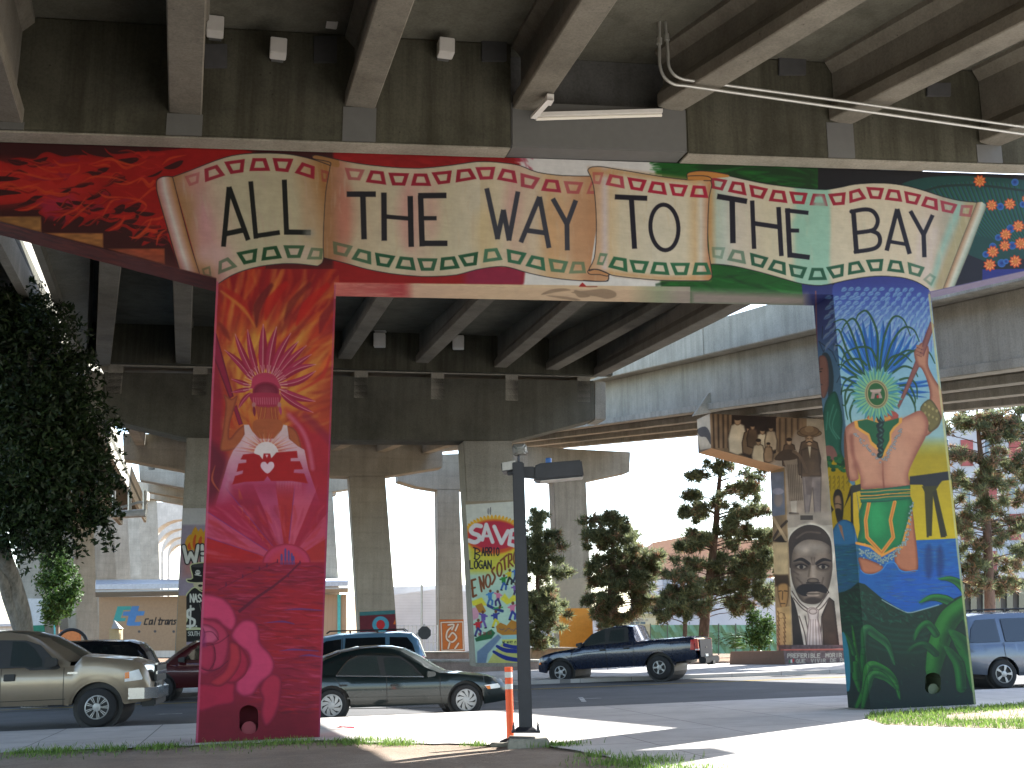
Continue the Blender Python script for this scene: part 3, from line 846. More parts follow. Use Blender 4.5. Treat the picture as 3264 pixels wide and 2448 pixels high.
def paint_left(c):
    # flames above, figure with a feather crown seen from behind, rays, sea and a rose
    c.view(620, 900, 2.126)
    face = [(130, -90), (980, -90), (980, 700), (880, 1700), (20, 1700)]
    c.poly(face, (150, 30, 34))
    c.ell((480, 700), 420, 560, (186, 100, 42), f=420, a=.9)
    c.ell((500, 560), 300, 330, (206, 142, 58), f=260, a=.9)
    c.poly([(130, -90), (980, -90), (980, 240), (700, 260), (420, 280), (100, 170)], (140, 18, 22), f=160, a=.95)
    sw = lambda x, y: math.atan2(y - 1100, x - 480) + .5 * math.exp(-((y - 500) / 500) ** 2)
    c.streaks(face[:3] + [(950, 1000), (60, 1000)], 330, 260, sw, 34, [(170, 24, 20), (206, 112, 40), (140, 24, 34), (200, 70, 34), (214, 150, 66), (120, 18, 30)], .34, .15)
    for p, w, col in [([(520, 20), (430, 160), (420, 300)], 60, (96, 20, 26)), ([(620, 10), (520, 130), (480, 250)], 70, (178, 22, 18)), ([(900, 20), (760, 160), (690, 290)], 70, (182, 22, 18)), ([(960, 120), (880, 240), (850, 340)], 60, (120, 20, 30)), ([(780, 10), (660, 140), (610, 260)], 50, (110, 24, 26)),
                      ([(150, 30), (300, 120), (400, 260)], 60, (168, 30, 24)), ([(940, 430), (880, 560), (760, 680)], 34, (206, 96, 40)), ([(170, 280), (210, 340), (240, 390)], 40, (120, 34, 30)), ([(920, 500), (860, 640), (700, 740)], 26, (180, 40, 36)), ([(180, 60), (330, 180), (410, 300)], 26, (206, 130, 54))]:
        c.line(p, w, col, sm=6, a=.75, taper=(.5, 1, .15), f=16)
    c.poly([(80, 1000), (60, 1700), (20, 1700), (20, 1200)], (70, 20, 36), f=30)
    c.poly([(120, 330), (170, 500), (200, 760), (190, 1080), (230, 1200), (90, 1600), (60, 1500)], (140, 24, 50), f=50, a=.9)
    c.poly([(110, 1060), (200, 1170), (230, 1240), (130, 1560), (70, 1560)], (92, 22, 44), f=60, a=.8)
    for p in [[(140, 1240), (120, 1340), (180, 1430)], [(250, 1420), (240, 1520), (170, 1640)], [(330, 1470), (340, 1560), (290, 1650)]]:
        c.line(p, 14, (206, 110, 60), sm=5, a=.6, taper=(.2, 1, .2))
    # robe on the right of the figure
    c.poly([(620, 860), (700, 900), (800, 1000), (930, 1040), (900, 1660), (840, 1660), (760, 1200), (700, 1060)], (164, 28, 48), f=60, a=.9)
    c.line([(640, 900), (720, 990), (770, 1100), (800, 1260)], 30, (204, 110, 140), sm=5, a=.6, f=20)
    c.line([(750, 900), (860, 1010), (930, 1090)], 50, (130, 24, 56), sm=5, a=.6, f=30)
    # staff
    c.poly([(128, 330), (150, 350), (265, 772), (236, 788), (120, 480)], (140, 26, 60), rim=(90, 16, 40), rw=16)
    c.poly([(262, 850), (285, 832), (328, 960), (300, 968)], (140, 26, 60), rim=(90, 16, 40), rw=8)
    # feathers
    for a, b, w, bd in [((378, 700), (250, 655), 30, 0), ((380, 720), (252, 745), 30, 0), ((385, 745), (298, 856), 30, 10), ((395, 668), (204, 458), 46, 14), ((410, 650), (275, 350), 48, -8), ((432, 632), (360, 320), 46, -10), ((462, 620), (466, 284), 60, 0), ((500, 625), (556, 302), 60, -10), ((520, 635), (652, 345), 54, -12),
                        ((535, 645), (704, 400), 50, -12), ((545, 655), (758, 428), 48, -10), ((552, 668), (792, 488), 48, -6), ((558, 682), (822, 556), 50, -26), ((560, 694), (822, 600), 46, 26), ((570, 720), (818, 806), 48, 14), ((575, 742), (804, 882), 44, 14)]:
        c.leaf(a, b, w, (146, 26, 58), bd, hi=(176, 54, 92), mid=(214, 160, 160))
    for an in np.linspace(R(170), R(372), 24):
        a = (480 + 92 * math.cos(an), 706 + 88 * math.sin(an))
        c.line([a, (480 + 150 * math.cos(an), 706 + 146 * math.sin(an))], 5, (222, 180, 170), a=.7)
    # head, crown, braids
    c.poly([(385, 700), (400, 640), (470, 612), (540, 630), (575, 690), (572, 720), (390, 720)], (176, 52, 84), sm=5)
    c.ell((484, 740), 90, 66, (112, 20, 48), rim=(150, 36, 66), rw=20)
    for k in range(4):
        c.ell((484, 742), 20 + 16 * k, 12 + 12 * k, (150, 60, 80), a=.25)
    c.poly([(420, 800), (560, 800), (570, 930), (600, 1000), (560, 1010), (484, 960), (410, 1010), (400, 990), (430, 930)], (164, 74, 52), sm=3)
    c.poly([(385, 752), (575, 756), (572, 822), (530, 846), (440, 844), (390, 810)], (158, 40, 70), sm=3)
    for x in range(400, 570, 15):
        c.line([(x, 782), (x + 2, 826)], 5, (206, 130, 140), a=.7)
    for q in [[(455, 850), (440, 930), (410, 1005)], [(480, 850), (470, 920), (428, 990)], [(520, 850), (530, 930), (565, 1000)], [(545, 850), (555, 930), (580, 990)]]:
        c.line(q, 18, (150, 66, 40), sm=5); c.line(q, 5, (206, 130, 70), sm=5, a=.7)
    c.ell((402, 830), 13, 18, (176, 110, 110)); c.ell((575, 830), 13, 18, (176, 110, 110))
    c.leaf((402, 840), (408, 910), 20, (120, 30, 56)); c.leaf((578, 840), (586, 900), 20, (170, 60, 100))
    # raised arm and shoulders
    skin = (164, 84, 50)
    c.poly([(200, 760), (250, 790), (290, 770), (262, 880), (240, 960), (236, 1060), (290, 1000), (340, 970), (338, 1050), (290, 1120), (200, 1145), (172, 1120), (190, 1020), (205, 900), (210, 820)], skin, sm=4, rim=(120, 50, 40), rw=18)
    c.poly([(625, 975), (690, 1010), (725, 1130), (690, 1110), (640, 1060)], skin, sm=3, rim=(120, 50, 40), rw=14)
    c.poly([(395, 985), (420, 930), (570, 930), (595, 985), (540, 1080), (440, 1080)], skin, sm=4)
    # shirt with a rising sun, spreading into rays
    sh = [(335, 965), (368, 965), (392, 1010), (440, 1060), (540, 1060), (590, 1000), (602, 965), (628, 970), (640, 1060), (700, 1110), (745, 1135), (770, 1260), (900, 1640), (890, 1700), (80, 1700), (110, 1620), (230, 1210), (262, 1140), (310, 1080), (340, 1030)]
    c.poly(sh, grad([(940, (214, 190, 190)), (1150, (206, 160, 172)), (1330, (176, 70, 110)), (1480, (166, 50, 90)), (1700, (160, 40, 80))], 1))
    c.poly([(105, 1700), (240, 1180), (290, 1120), (330, 1300), (250, 1700)], (206, 150, 170), f=60, a=.5)
    for an in np.linspace(R(188), R(352), 60):
        l = 130 + 40 * math.sin(an * 37)
        c.line([(486 + 80 * math.cos(an), 1164 + 80 * math.sin(an)), (486 + l * 1.3 * math.cos(an), 1164 + l * math.sin(an))], 7, [(206, 120, 70), (220, 176, 160), (180, 60, 50)][int(an * 50) % 3], a=.6, taper=(1, .2))
    c.ell((486, 1164), 84, 84, (222, 206, 208))
    c.poly([(240, 1360), (760, 1360), (740, 1480), (260, 1480)], (166, 40, 74), f=40, a=.7)
    c.poly([(300, 1400), (330, 1470), (300, 1480)], (206, 110, 60), f=10)
    for x in np.linspace(560, 720, 16):
        c.line([(x, 1350), (x + 4, 1440)], 5, (214, 150, 160), a=.5, taper=(1, .1))
    # winged emblem with a heart
    er = (164, 18, 26)
    c.poly([(330, 1166), (400, 1158), (440, 1172), (462, 1200), (468, 1160), (512, 1160), (520, 1192), (556, 1152), (694, 1142), (700, 1190), (652, 1192), (652, 1212), (714, 1212), (736, 1266), (676, 1268), (672, 1290), (744, 1296), (768, 1362), (660, 1346), (520, 1346), (494, 1312), (470, 1346),
            (340, 1352), (256, 1370), (275, 1312), (326, 1296), (330, 1274), (285, 1284), (298, 1228), (350, 1222), (352, 1202), (312, 1200)], er)
    c.poly([(480, 1168), (500, 1168), (490, 1190)], (222, 180, 190))
    c.poly([(494, 1296), (455, 1262), (448, 1236), (460, 1218), (482, 1218), (494, 1232), (508, 1218), (530, 1218), (540, 1238), (532, 1262)], (222, 186, 200), sm=3)
    # --- lower half
    c.view(600, 1600, 2.073)
    zone = c.mask(c.T([(20, 24), (110, 24), (300, -70), (940, -70), (960, 430), (20, 430)]), 34)
    zm = np.zeros((c.h, c.w)); zm[zone[0]] = zone[1]
    c.clip = zm
    c.poly([(100, 20), (940, 20), (920, 420), (90, 420)], (170, 34, 60), f=40)
    cx, cy = 650, 405
    rays = [(176, 24, 30), (196, 78, 110), (166, 32, 70), (150, 26, 56), (178, 66, 104), (174, 40, 40), (200, 84, 110), (160, 30, 60), (190, 72, 100), (172, 44, 40)]
    ang = [R(a) for a in (180, 198, 213, 231, 247, 262, 276, 292, 309, 328, 360)]
    for k in range(10):
        a, b = ang[k], ang[k + 1]; l = 900
        c.poly([(cx, cy), (cx + l * math.cos(a), cy + l * math.sin(a)), (cx + l * math.cos(b), cy + l * math.sin(b))], rays[k], a=.85 if k < 5 else .8, f=4)
    for k in (1, 2, 3, 6):
        a = ang[k]
        c.line([(cx + 150 * math.cos(a), cy + 150 * math.sin(a)), (cx + 640 * math.cos(a), cy + 640 * math.sin(a))], 6, (110, 44, 120), a=.7)
    for k in range(10):
        x, y = 330 + k * 22, 30 + k * 30
        c.line([(x, y), (x + 26, y + 16), (x + 30, y + 50)], 12, [(206, 96, 70), (150, 28, 56)][k % 2], sm=4, a=.6, taper=(.2, 1, .2))
    c.streaks([(110, 20), (900, 20), (900, 400), (100, 400)], 120, 150, lambda x, y: math.atan2(y - cy, x - cx), 20, [(206, 90, 116), (150, 24, 50), (180, 40, 40)], .3, .05)
    c.clip = None
    c.ell((cx, cy), 160, 130, (188, 56, 92), rim=(140, 24, 50), rw=18)
    c.ell((cx, cy + 10), 110, 90, (196, 50, 56), f=60, a=.7)
    # sea
    c.poly([(60, 415), (940, 408), (860, 1660), (10, 1660)], (142, 24, 52))
    c.poly([(500, 560), (930, 540), (900, 1000), (500, 1000)], (166, 24, 38), f=160, a=.7)
    c.poly([(10, 1330), (860, 1330), (860, 1660), (10, 1660)], (118, 14, 38), f=160, a=.85)
    c.streaks([(90, 420), (915, 415), (885, 1000), (860, 1400), (400, 1400), (330, 750), (90, 600)], 520, 120, .04, 9, [(110, 14, 40), (176, 36, 66), (150, 18, 34), (190, 66, 100), (96, 12, 36), (172, 24, 30)], .5, .06)
    for p in [[(620, 715), (740, 708), (880, 716)], [(730, 1020), (800, 1012), (880, 1026)], [(600, 985), (700, 975), (860, 985)], [(500, 800), (620, 790), (700, 806)]]:
        c.line(p, 13, (92, 52, 120), sm=5, a=.8, taper=(.1, 1, .4))
    c.poly([(60, 404), (940, 398), (940, 416), (60, 420)], (150, 26, 50), f=6)
    # pier and small family
    c.line([(740, 400), (660, 480), (560, 560), (440, 640), (340, 722)], 20, (96, 16, 46), a=.9, taper=(.5, .8, 1))
    c.line([(590, 395), (480, 440), (360, 495), (200, 582)], 6, (110, 20, 50), a=.9)
    for x, y in [(738, 405), (660, 488), (590, 395), (520, 424), (470, 444), (360, 496), (250, 550)]:
        c.line([(x, y - 14), (x, y + 6)], 8, (100, 20, 60))
    for x, h in [(617, 60), (642, 96), (664, 84), (684, 66), (696, 46)]:
        c.ell((x, 410 - h), 6, 8, (84, 66, 130)); c.line([(x, 418 - h), (x, 380)], 14, (84, 66, 130)); c.line([(x - 4, 380), (x - 5, 412)], 5, (84, 66, 130)); c.line([(x + 4, 380), (x + 5, 412)], 5, (84, 66, 130))
    # rose
    P1, P2, dk = (206, 62, 104), (176, 32, 66), (104, 12, 42)
    pet = [([(300, 1190), (310, 1260), (300, 1330), (200, 1350), (60, 1380), (50, 1210), (160, 1200)], P2), ([(505, 1160), (560, 1132), (610, 1160), (618, 1220), (600, 1350), (560, 1440), (510, 1480), (480, 1400), (490, 1300), (470, 1240)], (180, 40, 70)),
           ([(280, 880), (330, 800), (380, 775), (440, 790), (470, 850), (478, 930), (540, 1000), (570, 1070), (550, 1140), (480, 1200), (430, 1270), (360, 1286), (310, 1240), (330, 1150), (400, 1080), (390, 1000), (330, 950)], P1),
           ([(80, 620), (150, 610), (240, 640), (300, 710), (322, 790), (290, 850), (240, 830), (180, 780), (70, 770)], P1),
           ([(60, 1140), (160, 1150), (280, 1200), (370, 1150), (400, 1070), (380, 1000), (330, 940), (270, 920), (270, 1040), (180, 1140)], P2),
           ([(270, 930), (330, 940), (350, 1010), (340, 1080), (290, 1160), (210, 1220), (140, 1190), (230, 1120), (266, 1030)], (182, 44, 62)),
           ([(70, 800), (140, 775), (210, 800), (262, 860), (270, 960), (240, 1070), (190, 1110), (70, 1120)], (184, 50, 84)), ([(75, 820), (130, 810), (190, 850), (200, 910), (150, 940), (80, 930)], (200, 84, 118)), ([(70, 960), (150, 930), (180, 980), (170, 1080), (140, 1120), (66, 1080)], (176, 42, 76))]
    for p, col in pet:
        c.poly(p, col, sm=4, rim=dk, rw=26, ra=.8)
    for p in [[(80, 940), (110, 880), (90, 820)], [(120, 950), (200, 930), (270, 880)], [(70, 1090), (130, 1115), (200, 1100), (262, 1050)], [(170, 960), (180, 1040), (140, 1110)], [(110, 860), (160, 860), (200, 910)]]:
        c.line(p, 6, (90, 12, 44), sm=5, a=.7)
    c.poly([(75, 800), (110, 860), (120, 960), (78, 960)], (120, 30, 90), f=20, a=.6)


def paint_right(c):
    # side of the column first
    c.view(2540, 900, 2.127)
    side = [(30, -20), (240, -20), (330, 960), (450, 1700), (560, 2960), (300, 2960), (215, 1660), (45, 150)]
    c.poly(side, grad([(0, (36, 44, 104)), (300, (52, 66, 124)), (500, (74, 112, 150)), (800, (84, 120, 150)), (1100, (70, 110, 130))], 1))
    c.poly([(165, 1200), (340, 1190), (350, 1350), (400, 1400), (440, 1700), (450, 2060), (220, 2060), (215, 1660), (180, 1280)], (178, 150, 12))
    for p in [[(120, 380), (150, 560), (90, 480)], [(150, 400), (240, 470), (270, 540)], [(130, 400), (110, 560), (140, 640)], [(240, 380), (180, 470), (150, 400)], [(90, 200), (96, 300), (100, 240)], [(175, 300), (170, 380)], [(250, 420), (330, 560), (270, 680)]]:
        c.line(p, 5, (28, 40, 60), a=.8)
    c.line([(128, 60), (135, 400), (140, 900), (170, 1080)], 9, (120, 80, 90))
    c.poly([(170, 490), (200, 476), (230, 520), (250, 640), (240, 760), (215, 800), (200, 560)], (44, 62, 76), sm=4)
    c.poly([(150, 505), (190, 500), (212, 560), (215, 700), (190, 780), (165, 770), (150, 690), (140, 640), (150, 570)], (132, 92, 84), sm=4, rim=(90, 64, 70), rw=14)
    c.line([(150, 590), (172, 585)], 6, (50, 40, 44)); c.line([(148, 605), (165, 605)], 7, (40, 32, 36)); c.line([(148, 688), (172, 694)], 6, (70, 60, 66))
    c.poly([(210, 780), (260, 740), (290, 820), (310, 940), (300, 1130), (330, 1230), (280, 1220), (170, 1100), (180, 880)], (36, 100, 82), sm=4, rim=(22, 66, 62), rw=24)
    for p in [[(250, 830), (220, 960), (270, 1060)], [(270, 860), (240, 980), (290, 1060)], [(210, 880), (200, 1000)]]:
        c.line(p, 8, (92, 160, 140), sm=5, a=.6)
    c.poly([(160, 1120), (240, 1110), (280, 1190), (260, 1210), (160, 1170)], (140, 96, 90), sm=4)
    for k in range(40):
        x, y = 165 + c.rs.rand() * 170, 1170 + c.rs.rand() * 110
        c.ell((x, y), 16, 12, [(30, 92, 56), (22, 70, 46), (40, 110, 64)][k % 3], f=4)
    for k in range(14):
        x, y = 215 + (k % 5) * 30, 1330 + (k // 5) * 34
        c.line([(x, y), (x + 10, y - 18), (x + 14, y + 14)], 4, (96, 84, 20), sm=3, a=.8)
    c.poly([(185, 1440), (250, 1540), (230, 1570)], (36, 34, 22)); c.poly([(320, 1530), (365, 1380), (430, 1360), (430, 1410), (370, 1430)], (36, 34, 22)); c.line([(230, 1560), (226, 1800)], 12, (36, 34, 22)); c.line([(372, 1420), (376, 1800)], 16, (36, 34, 22))
    # bearded man in the water
    c.view(2540, 1550, 2.212)
    c.poly([(235, 410), (450, 400), (450, 900), (270, 900)], (26, 84, 116))
    c.poly([(255, 90), (270, 30), (300, 22), (322, 60), (330, 140), (318, 260), (290, 260), (272, 180)], (36, 30, 24), sm=4)
    c.poly([(268, 80), (300, 66), (314, 110), (312, 180), (290, 200), (270, 170)], (150, 116, 88), sm=4, rim=(90, 70, 50), rw=10)
    c.line([(268, 125), (288, 122)], 7, (40, 32, 26)); c.line([(296, 124), (312, 130)], 7, (40, 32, 26))
    c.poly([(270, 165), (310, 165), (312, 250), (296, 275), (285, 250)], (40, 32, 26), sm=4)
    c.poly([(285, 260), (330, 235), (390, 260), (415, 330), (415, 410), (238, 410), (250, 320)], (44, 110, 158), sm=3, rim=(24, 70, 116), rw=16)
    c.poly([(290, 262), (318, 280), (336, 390), (310, 330)], (160, 116, 92))
    c.streaks([(240, 415), (440, 405), (440, 700), (270, 740)], 130, 60, 0, 7, [(30, 70, 130), (24, 100, 130), (60, 130, 140), (40, 76, 60)], .5, .06)
    # --- front face: feathered sky
    c.view(2540, 900, 2.127)
    fr = [(238, 90), (245, 20), (290, -30), (420, -60), (640, -62), (820, -30), (920, 30), (960, 200), (1120, 1700), (1200, 2960), (560, 2960), (450, 1700), (330, 960)]
    c.poly(fr, grad([(-20, (44, 52, 128)), (120, (56, 80, 158)), (260, (92, 130, 176)), (420, (112, 158, 184)), (700, (122, 166, 186)), (1040, (128, 164, 168)), (1110, (150, 150, 70)), (1180, (150, 134, 16)), (1450, (172, 152, 8)), (1800, (190, 170, 4))], 1), sm=0, f=3)
    rs = np.random.RandomState(3)
    for row in range(13):
        y = 40 + row * 30
        for k in range(15):
            x = 235 + k * 52 + (row % 2) * 26 + rs.randn() * 6
            if x > 300 + 640 + row * 4 or (row < 2 and (x < 330 or x > 850)):
                continue
            t = row / 12; an = R(150 - 45 * t + rs.randn() * 6 - 20 * (x - 600) / 400)
            l = 44 + 30 * t
            c.leaf((x, y), (x + l * math.cos(an), y + l * math.sin(an)), 24 + 4 * rs.rand(), (112 + 30 * t, 158, 190), 3, hi=(90, 140, 182), a_=.75)
            c.line([(x + 8, y - 4), (x + 8 + l * math.cos(an), y - 4 + l * math.sin(an))], 6, (56, 66, 160), a=.55)
    # headdress: long blue feathers
    base = (545, 700)
    for tx, ty, w in [(300, 310, 30), (345, 330, 26), (395, 305, 34), (445, 255, 38), (500, 250, 44), (545, 300, 30), (585, 262, 44), (635, 280, 38), (690, 300, 36), (740, 340, 34), (790, 360, 30), (830, 390, 26), (262, 400, 30), (270, 490, 26), (275, 560, 22), (290, 640, 20), (800, 440, 24), (930, 660, 26), (900, 745, 26), (960, 690, 20), (290, 690, 18), (880, 780, 16)]:
        d = np.array([tx - base[0], ty - base[1]], float); l = np.linalg.norm(d); d /= l
        c.leaf(np.array(base) + d * 110, (tx, ty), w, (24, 84, 160), 10 if tx > 545 else -10, hi=(44, 120, 190), mid=(14, 40, 100))
    for pts in [[(470, 640), (400, 420), (330, 260), (250, 270)], [(500, 620), (450, 380), (390, 250), (330, 280), (300, 340)], [(545, 600), (545, 350), (480, 200), (420, 215), (400, 260)], [(560, 600), (590, 380), (650, 240), (720, 250), (770, 360)], [(585, 610), (640, 420), (720, 310), (790, 320), (830, 400)],
                [(470, 650), (350, 480), (290, 330), (255, 330)], [(470, 640), (360, 560), (300, 440), (262, 430)], [(450, 660), (360, 600), (310, 560), (280, 560)], [(540, 530), (500, 450), (420, 440), (330, 480), (300, 560)], [(470, 560), (420, 520), (340, 530), (290, 590)],
                [(600, 600), (680, 500), (760, 460), (830, 490)], [(600, 580), (640, 510), (720, 490), (780, 540)], [(640, 620), (720, 570), (790, 590), (820, 640)], [(700, 660), (760, 650), (810, 700), (815, 790)], [(700, 700), (760, 700), (800, 780), (800, 830)], [(690, 720), (760, 760), (800, 840), (800, 900)],
                [(440, 660), (380, 640), (320, 680), (300, 760)], [(420, 700), (370, 690), (330, 750), (330, 850), (345, 930)], [(400, 740), (360, 760), (330, 830), (310, 830)], [(390, 800), (360, 880), (375, 970)], [(660, 560), (760, 480), (850, 450), (900, 480), (936, 550)], [(400, 690), (330, 650), (300, 640)], [(390, 730), (330, 730), (300, 745)]]:
        c.line(pts, 15, (18, 54, 34), sm=7, taper=(1, .9, .4))
        c.line(pts, 6, (54, 110, 54), sm=7, a=.7, taper=(1, .6, .3))
    # staff and raised arm
    c.poly([(905, 265), (935, 290), (835, 560), (740, 760), (690, 860), (680, 840), (770, 620)], (124, 76, 70), rim=(80, 46, 50), rw=10)
    sk, sd = (166, 116, 92), (110, 60, 50)
    arm = [(845, 410), (880, 420), (895, 460), (890, 560), (930, 650), (985, 740), (998, 830), (970, 960), (920, 1010), (870, 1040), (830, 960), (840, 880), (900, 790), (890, 690), (850, 590), (815, 560), (795, 480), (815, 440)]
    c.poly(arm, sk, sm=4, rim=sd, rw=26)
    c.poly([(905, 265), (935, 290), (860, 500), (830, 490)], (124, 76, 70), rim=(80, 46, 50), rw=10)
    for y in (430, 455, 480):
        c.line([(815, y), (850, y + 14)], 14, (150, 100, 80), a=.9); c.line([(812, y + 10), (845, y + 24)], 4, (90, 50, 44))
    c.poly([(835, 860), (880, 800), (920, 805), (975, 900), (965, 965), (900, 1015), (880, 940)], (104, 96, 54), sm=4, rim=(60, 56, 34), rw=18)
    for k in range(10):
        c.ell((870 + k % 4 * 26, 830 + k // 4 * 55 + k % 4 * 14), 12, 14, (140, 130, 80), rim=(70, 62, 36), rw=6)
    # back and waist
    back = [(350, 965), (400, 940), (460, 950), (560, 970), (680, 940), (760, 900), (840, 870), (890, 940), (880, 1030), (830, 1130), (790, 1210), (755, 1300), (765, 1390), (680, 1400), (560, 1395), (440, 1400), (430, 1320), (400, 1240), (420, 1330), (360, 1345), (330, 1270), (320, 1100), (325, 1000)]
    c.poly(back, (172, 122, 98), sm=3, rim=(116, 62, 52), rw=44, ra=.8)
    c.line([(582, 1220), (584, 1310), (590, 1390)], 10, (110, 58, 48), a=.8, f=8)
    c.ell((590, 1130), 30, 200, (140, 90, 72), f=60, a=.5)
    c.line([(370, 1040), (380, 1160), (420, 1280)], 26, (118, 64, 54), sm=5, a=.7, f=20)
    c.ell((480, 1220), 70, 130, (186, 136, 110), f=80, a=.6); c.ell((680, 1200), 80, 150, (190, 142, 116), f=90, a=.6)
    c.ell((760, 980), 90, 60, (186, 136, 110), f=60, a=.6)
    c.poly([(470, 860), (600, 850), (690, 900), (640, 960), (500, 950)], (150, 70, 60), sm=3)
    # collar with gold rim
    col = [(388, 940), (470, 925), (560, 955), (660, 930), (714, 915), (712, 950), (670, 985), (640, 1030), (640, 1090), (600, 1170), (585, 1215), (560, 1150), (500, 1100), (480, 1040), (430, 1010), (395, 985)]
    c.poly(col, (200, 144, 62)); ins = (np.array(col, float) - (560, 1000)) * .86 + (560, 992); c.poly(ins, (24, 84, 50))
    c.poly([(480, 930), (560, 955), (640, 925), (630, 905), (560, 930), (490, 905)], (190, 130, 60))
    for k in range(30):
        t = k / 29; x = np.interp(t, [0, .45, .5, 1], [395, 565, 600, 700]); y = np.interp(t, [0, .45, .5, 1], [1030, 1215, 1200, 1000])
        for j in range(2):
            c.ell((x + rs.randn() * 8, y + rs.randn() * 8), 7, 7, (150, 150, 150), rim=(70, 70, 74), rw=4)
    for k in range(9):
        y = 900 + k * 34
        c.ell((563 + (k % 2) * 6, y), 30 - k * 1.2, 20, (14, 34, 34), 30 if k % 2 else -30); c.ell((570, y), 14, 6, (60, 100, 90), 40 if k % 2 else -40, a=.8)
    # rosette
    ctr = np.array([540, 758.])
    for k in range(34):
        an = k * 2 * math.pi / 34; l = 165 + 16 * (k % 2)
        c.leaf(ctr + 60 * np.array([math.cos(an), math.sin(an)]), ctr + l * np.array([math.cos(an), 1.06 * math.sin(an)]), 34, (58, 130, 150) if k % 2 else (90, 160, 140), hi=(140, 180, 110), mid=(40, 90, 110))
    c.ell(ctr, 80, 98, (150, 140, 100), -8); c.ell(ctr, 72, 90, (94, 92, 66), -8); c.ell(ctr, 66, 84, (150, 140, 100), -8); c.ell(ctr, 58, 76, (30, 84, 40), -8)
    c.poly([(500, 790), (512, 735), (560, 730), (580, 785)], (150, 130, 120)); c.poly([(495, 728), (575, 722), (570, 740), (500, 745)], (170, 150, 140)); c.poly([(525, 790), (530, 755), (552, 753), (556, 788)], (30, 70, 40)); c.ell((548, 775), 8, 12, (150, 40, 40))
    # bridge silhouette and yellow bay
    c.poly([(765, 1316), (920, 1296), (1060, 1276), (1070, 1336), (985, 1346), (935, 1410), (885, 1410), (850, 1372), (765, 1372)], (30, 34, 40))
    c.poly([(885, 1400), (925, 1400), (915, 1720), (885, 1720)], (48, 48, 16)); c.poly([(925, 1400), (945, 1400), (1020, 1720), (985, 1720)], (48, 48, 16))
    c.poly([(365, 1384), (432, 1366), (436, 1412), (372, 1430)], (36, 34, 22))
    # --- skirt, legs, water
    c.view(2540, 1550, 2.212)
    c.poly([(880, 0), (1000, -4), (970, 40), (940, 50), (930, 360), (915, 360), (900, 40)], (52, 52, 14), f=3)
    c.poly([(955, 40), (985, 30), (1050, 360), (1015, 360)], (40, 40, 16), f=3)
    c.poly([(445, 410), (850, 380), (1165, 366), (1200, 900), (1000, 900), (800, 900), (600, 880), (440, 700)], (22, 88, 160))
    c.poly([(600, 800), (760, 560), (900, 600), (1100, 560), (1180, 700), (1180, 760), (1000, 800), (780, 880)], (20, 84, 172), f=60)
    c.streaks([(445, 420), (850, 390), (1165, 370), (1190, 780), (1000, 760), (780, 880), (600, 800)], 330, 70, 0, 7, [(16, 60, 140), (40, 110, 176), (14, 70, 150), (60, 120, 150), (70, 80, 110)], .45, .06)
    for p in [(930, 400, 30, 240), (1010, 400, 26, 230)]:
        c.ell((p[0], p[1] + 130), p[2], p[3] / 2, (20, 40, 90), f=30, a=.6)
    c.poly([(445, 500), (600, 560), (590, 600), (540, 618), (470, 612), (446, 560)], (166, 104, 74), sm=4, rim=(110, 60, 48), rw=20)
    c.poly([(800, 160), (830, 300), (852, 500), (850, 590), (790, 604), (720, 580), (690, 530), (700, 440)], (168, 106, 76), sm=3, rim=(110, 60, 48), rw=22)
    c.line([(450, 590), (480, 616), (540, 620), (600, 590), (640, 540), (690, 540), (740, 600), (850, 592)], 6, (60, 130, 190), sm=4)
    skirt = [(465, 100), (800, 70), (800, 200), (780, 330), (740, 440), (680, 450), (600, 490), (480, 400), (425, 400), (445, 300)]
    c.poly(skirt, (18, 116, 66), sm=2, rim=(10, 66, 44), rw=50, ra=.8)
    c.ell((560, 220), 60, 120, (40, 150, 86), f=70, a=.7)
    go = (206, 140, 56)
    c.line([(510, 110), (485, 240), (495, 360), (598, 470), (680, 360), (660, 240), (690, 112)], 26, go)
    c.line([(510, 110), (485, 240), (495, 360), (598, 470), (680, 360), (660, 240), (690, 112)], 8, (160, 90, 40), a=.7)
    c.line([(420, 400), (520, 425), (598, 490), (690, 440), (740, 430), (800, 220)], 18, go)
    for k in range(70):
        t = k / 69
        x = np.interp(t, [0, .3, .45, .6, .8, 1], [440, 560, 600, 680, 770, 810]); y = np.interp(t, [0, .3, .45, .6, .8, 1], [440, 470, 510, 460, 390, 120])
        for j in range(2):
            c.ell((x + rs.randn() * 7, y + 12 + j * 26 + rs.randn() * 8 if t < .7 else y + rs.randn() * 10), 6, 7, (150, 168, 168), rim=(60, 84, 90), rw=4)
    for y0, y1 in [(12, 60), (60, 112)]:
        c.poly([(444, y0 + 14), (620, y0 + 2), (800, y0 - 20), (800, y1 - 26), (620, y1 - 2), (452, y1 + 4)], (16, 100, 70), rim=(10, 60, 46), rw=14)
    for y in (36, 62, 82):
        c.line([(446, y + 6), (560, y + 2), (640, y - 8), (800, y - 14)], 6, (206, 140, 56), sm=4)
    # hills
    c.poly([(262, 760), (340, 740), (380, 720), (430, 678), (480, 690), (600, 790), (700, 850), (780, 890), (860, 876), (1000, 840), (1180, 760), (1300, 1640), (320, 1640)], (8, 46, 34), f=3)
    c.poly([(320, 1300), (1280, 1250), (1300, 1640), (330, 1640)], (10, 34, 36), f=200, a=.8)
    c.line([(600, 800), (680, 845), (780, 890), (870, 874), (1000, 836)], 7, (170, 190, 200), sm=4, a=.8)
    c.streaks([(290, 780), (440, 690), (600, 820), (800, 900), (1000, 860), (900, 1000), (500, 960), (300, 1000)], 320, 36, lambda x, y: .6 + .001 * (x - 500), 10, [(16, 74, 52), (6, 30, 24), (24, 96, 70), (8, 44, 30)], .5, .5)
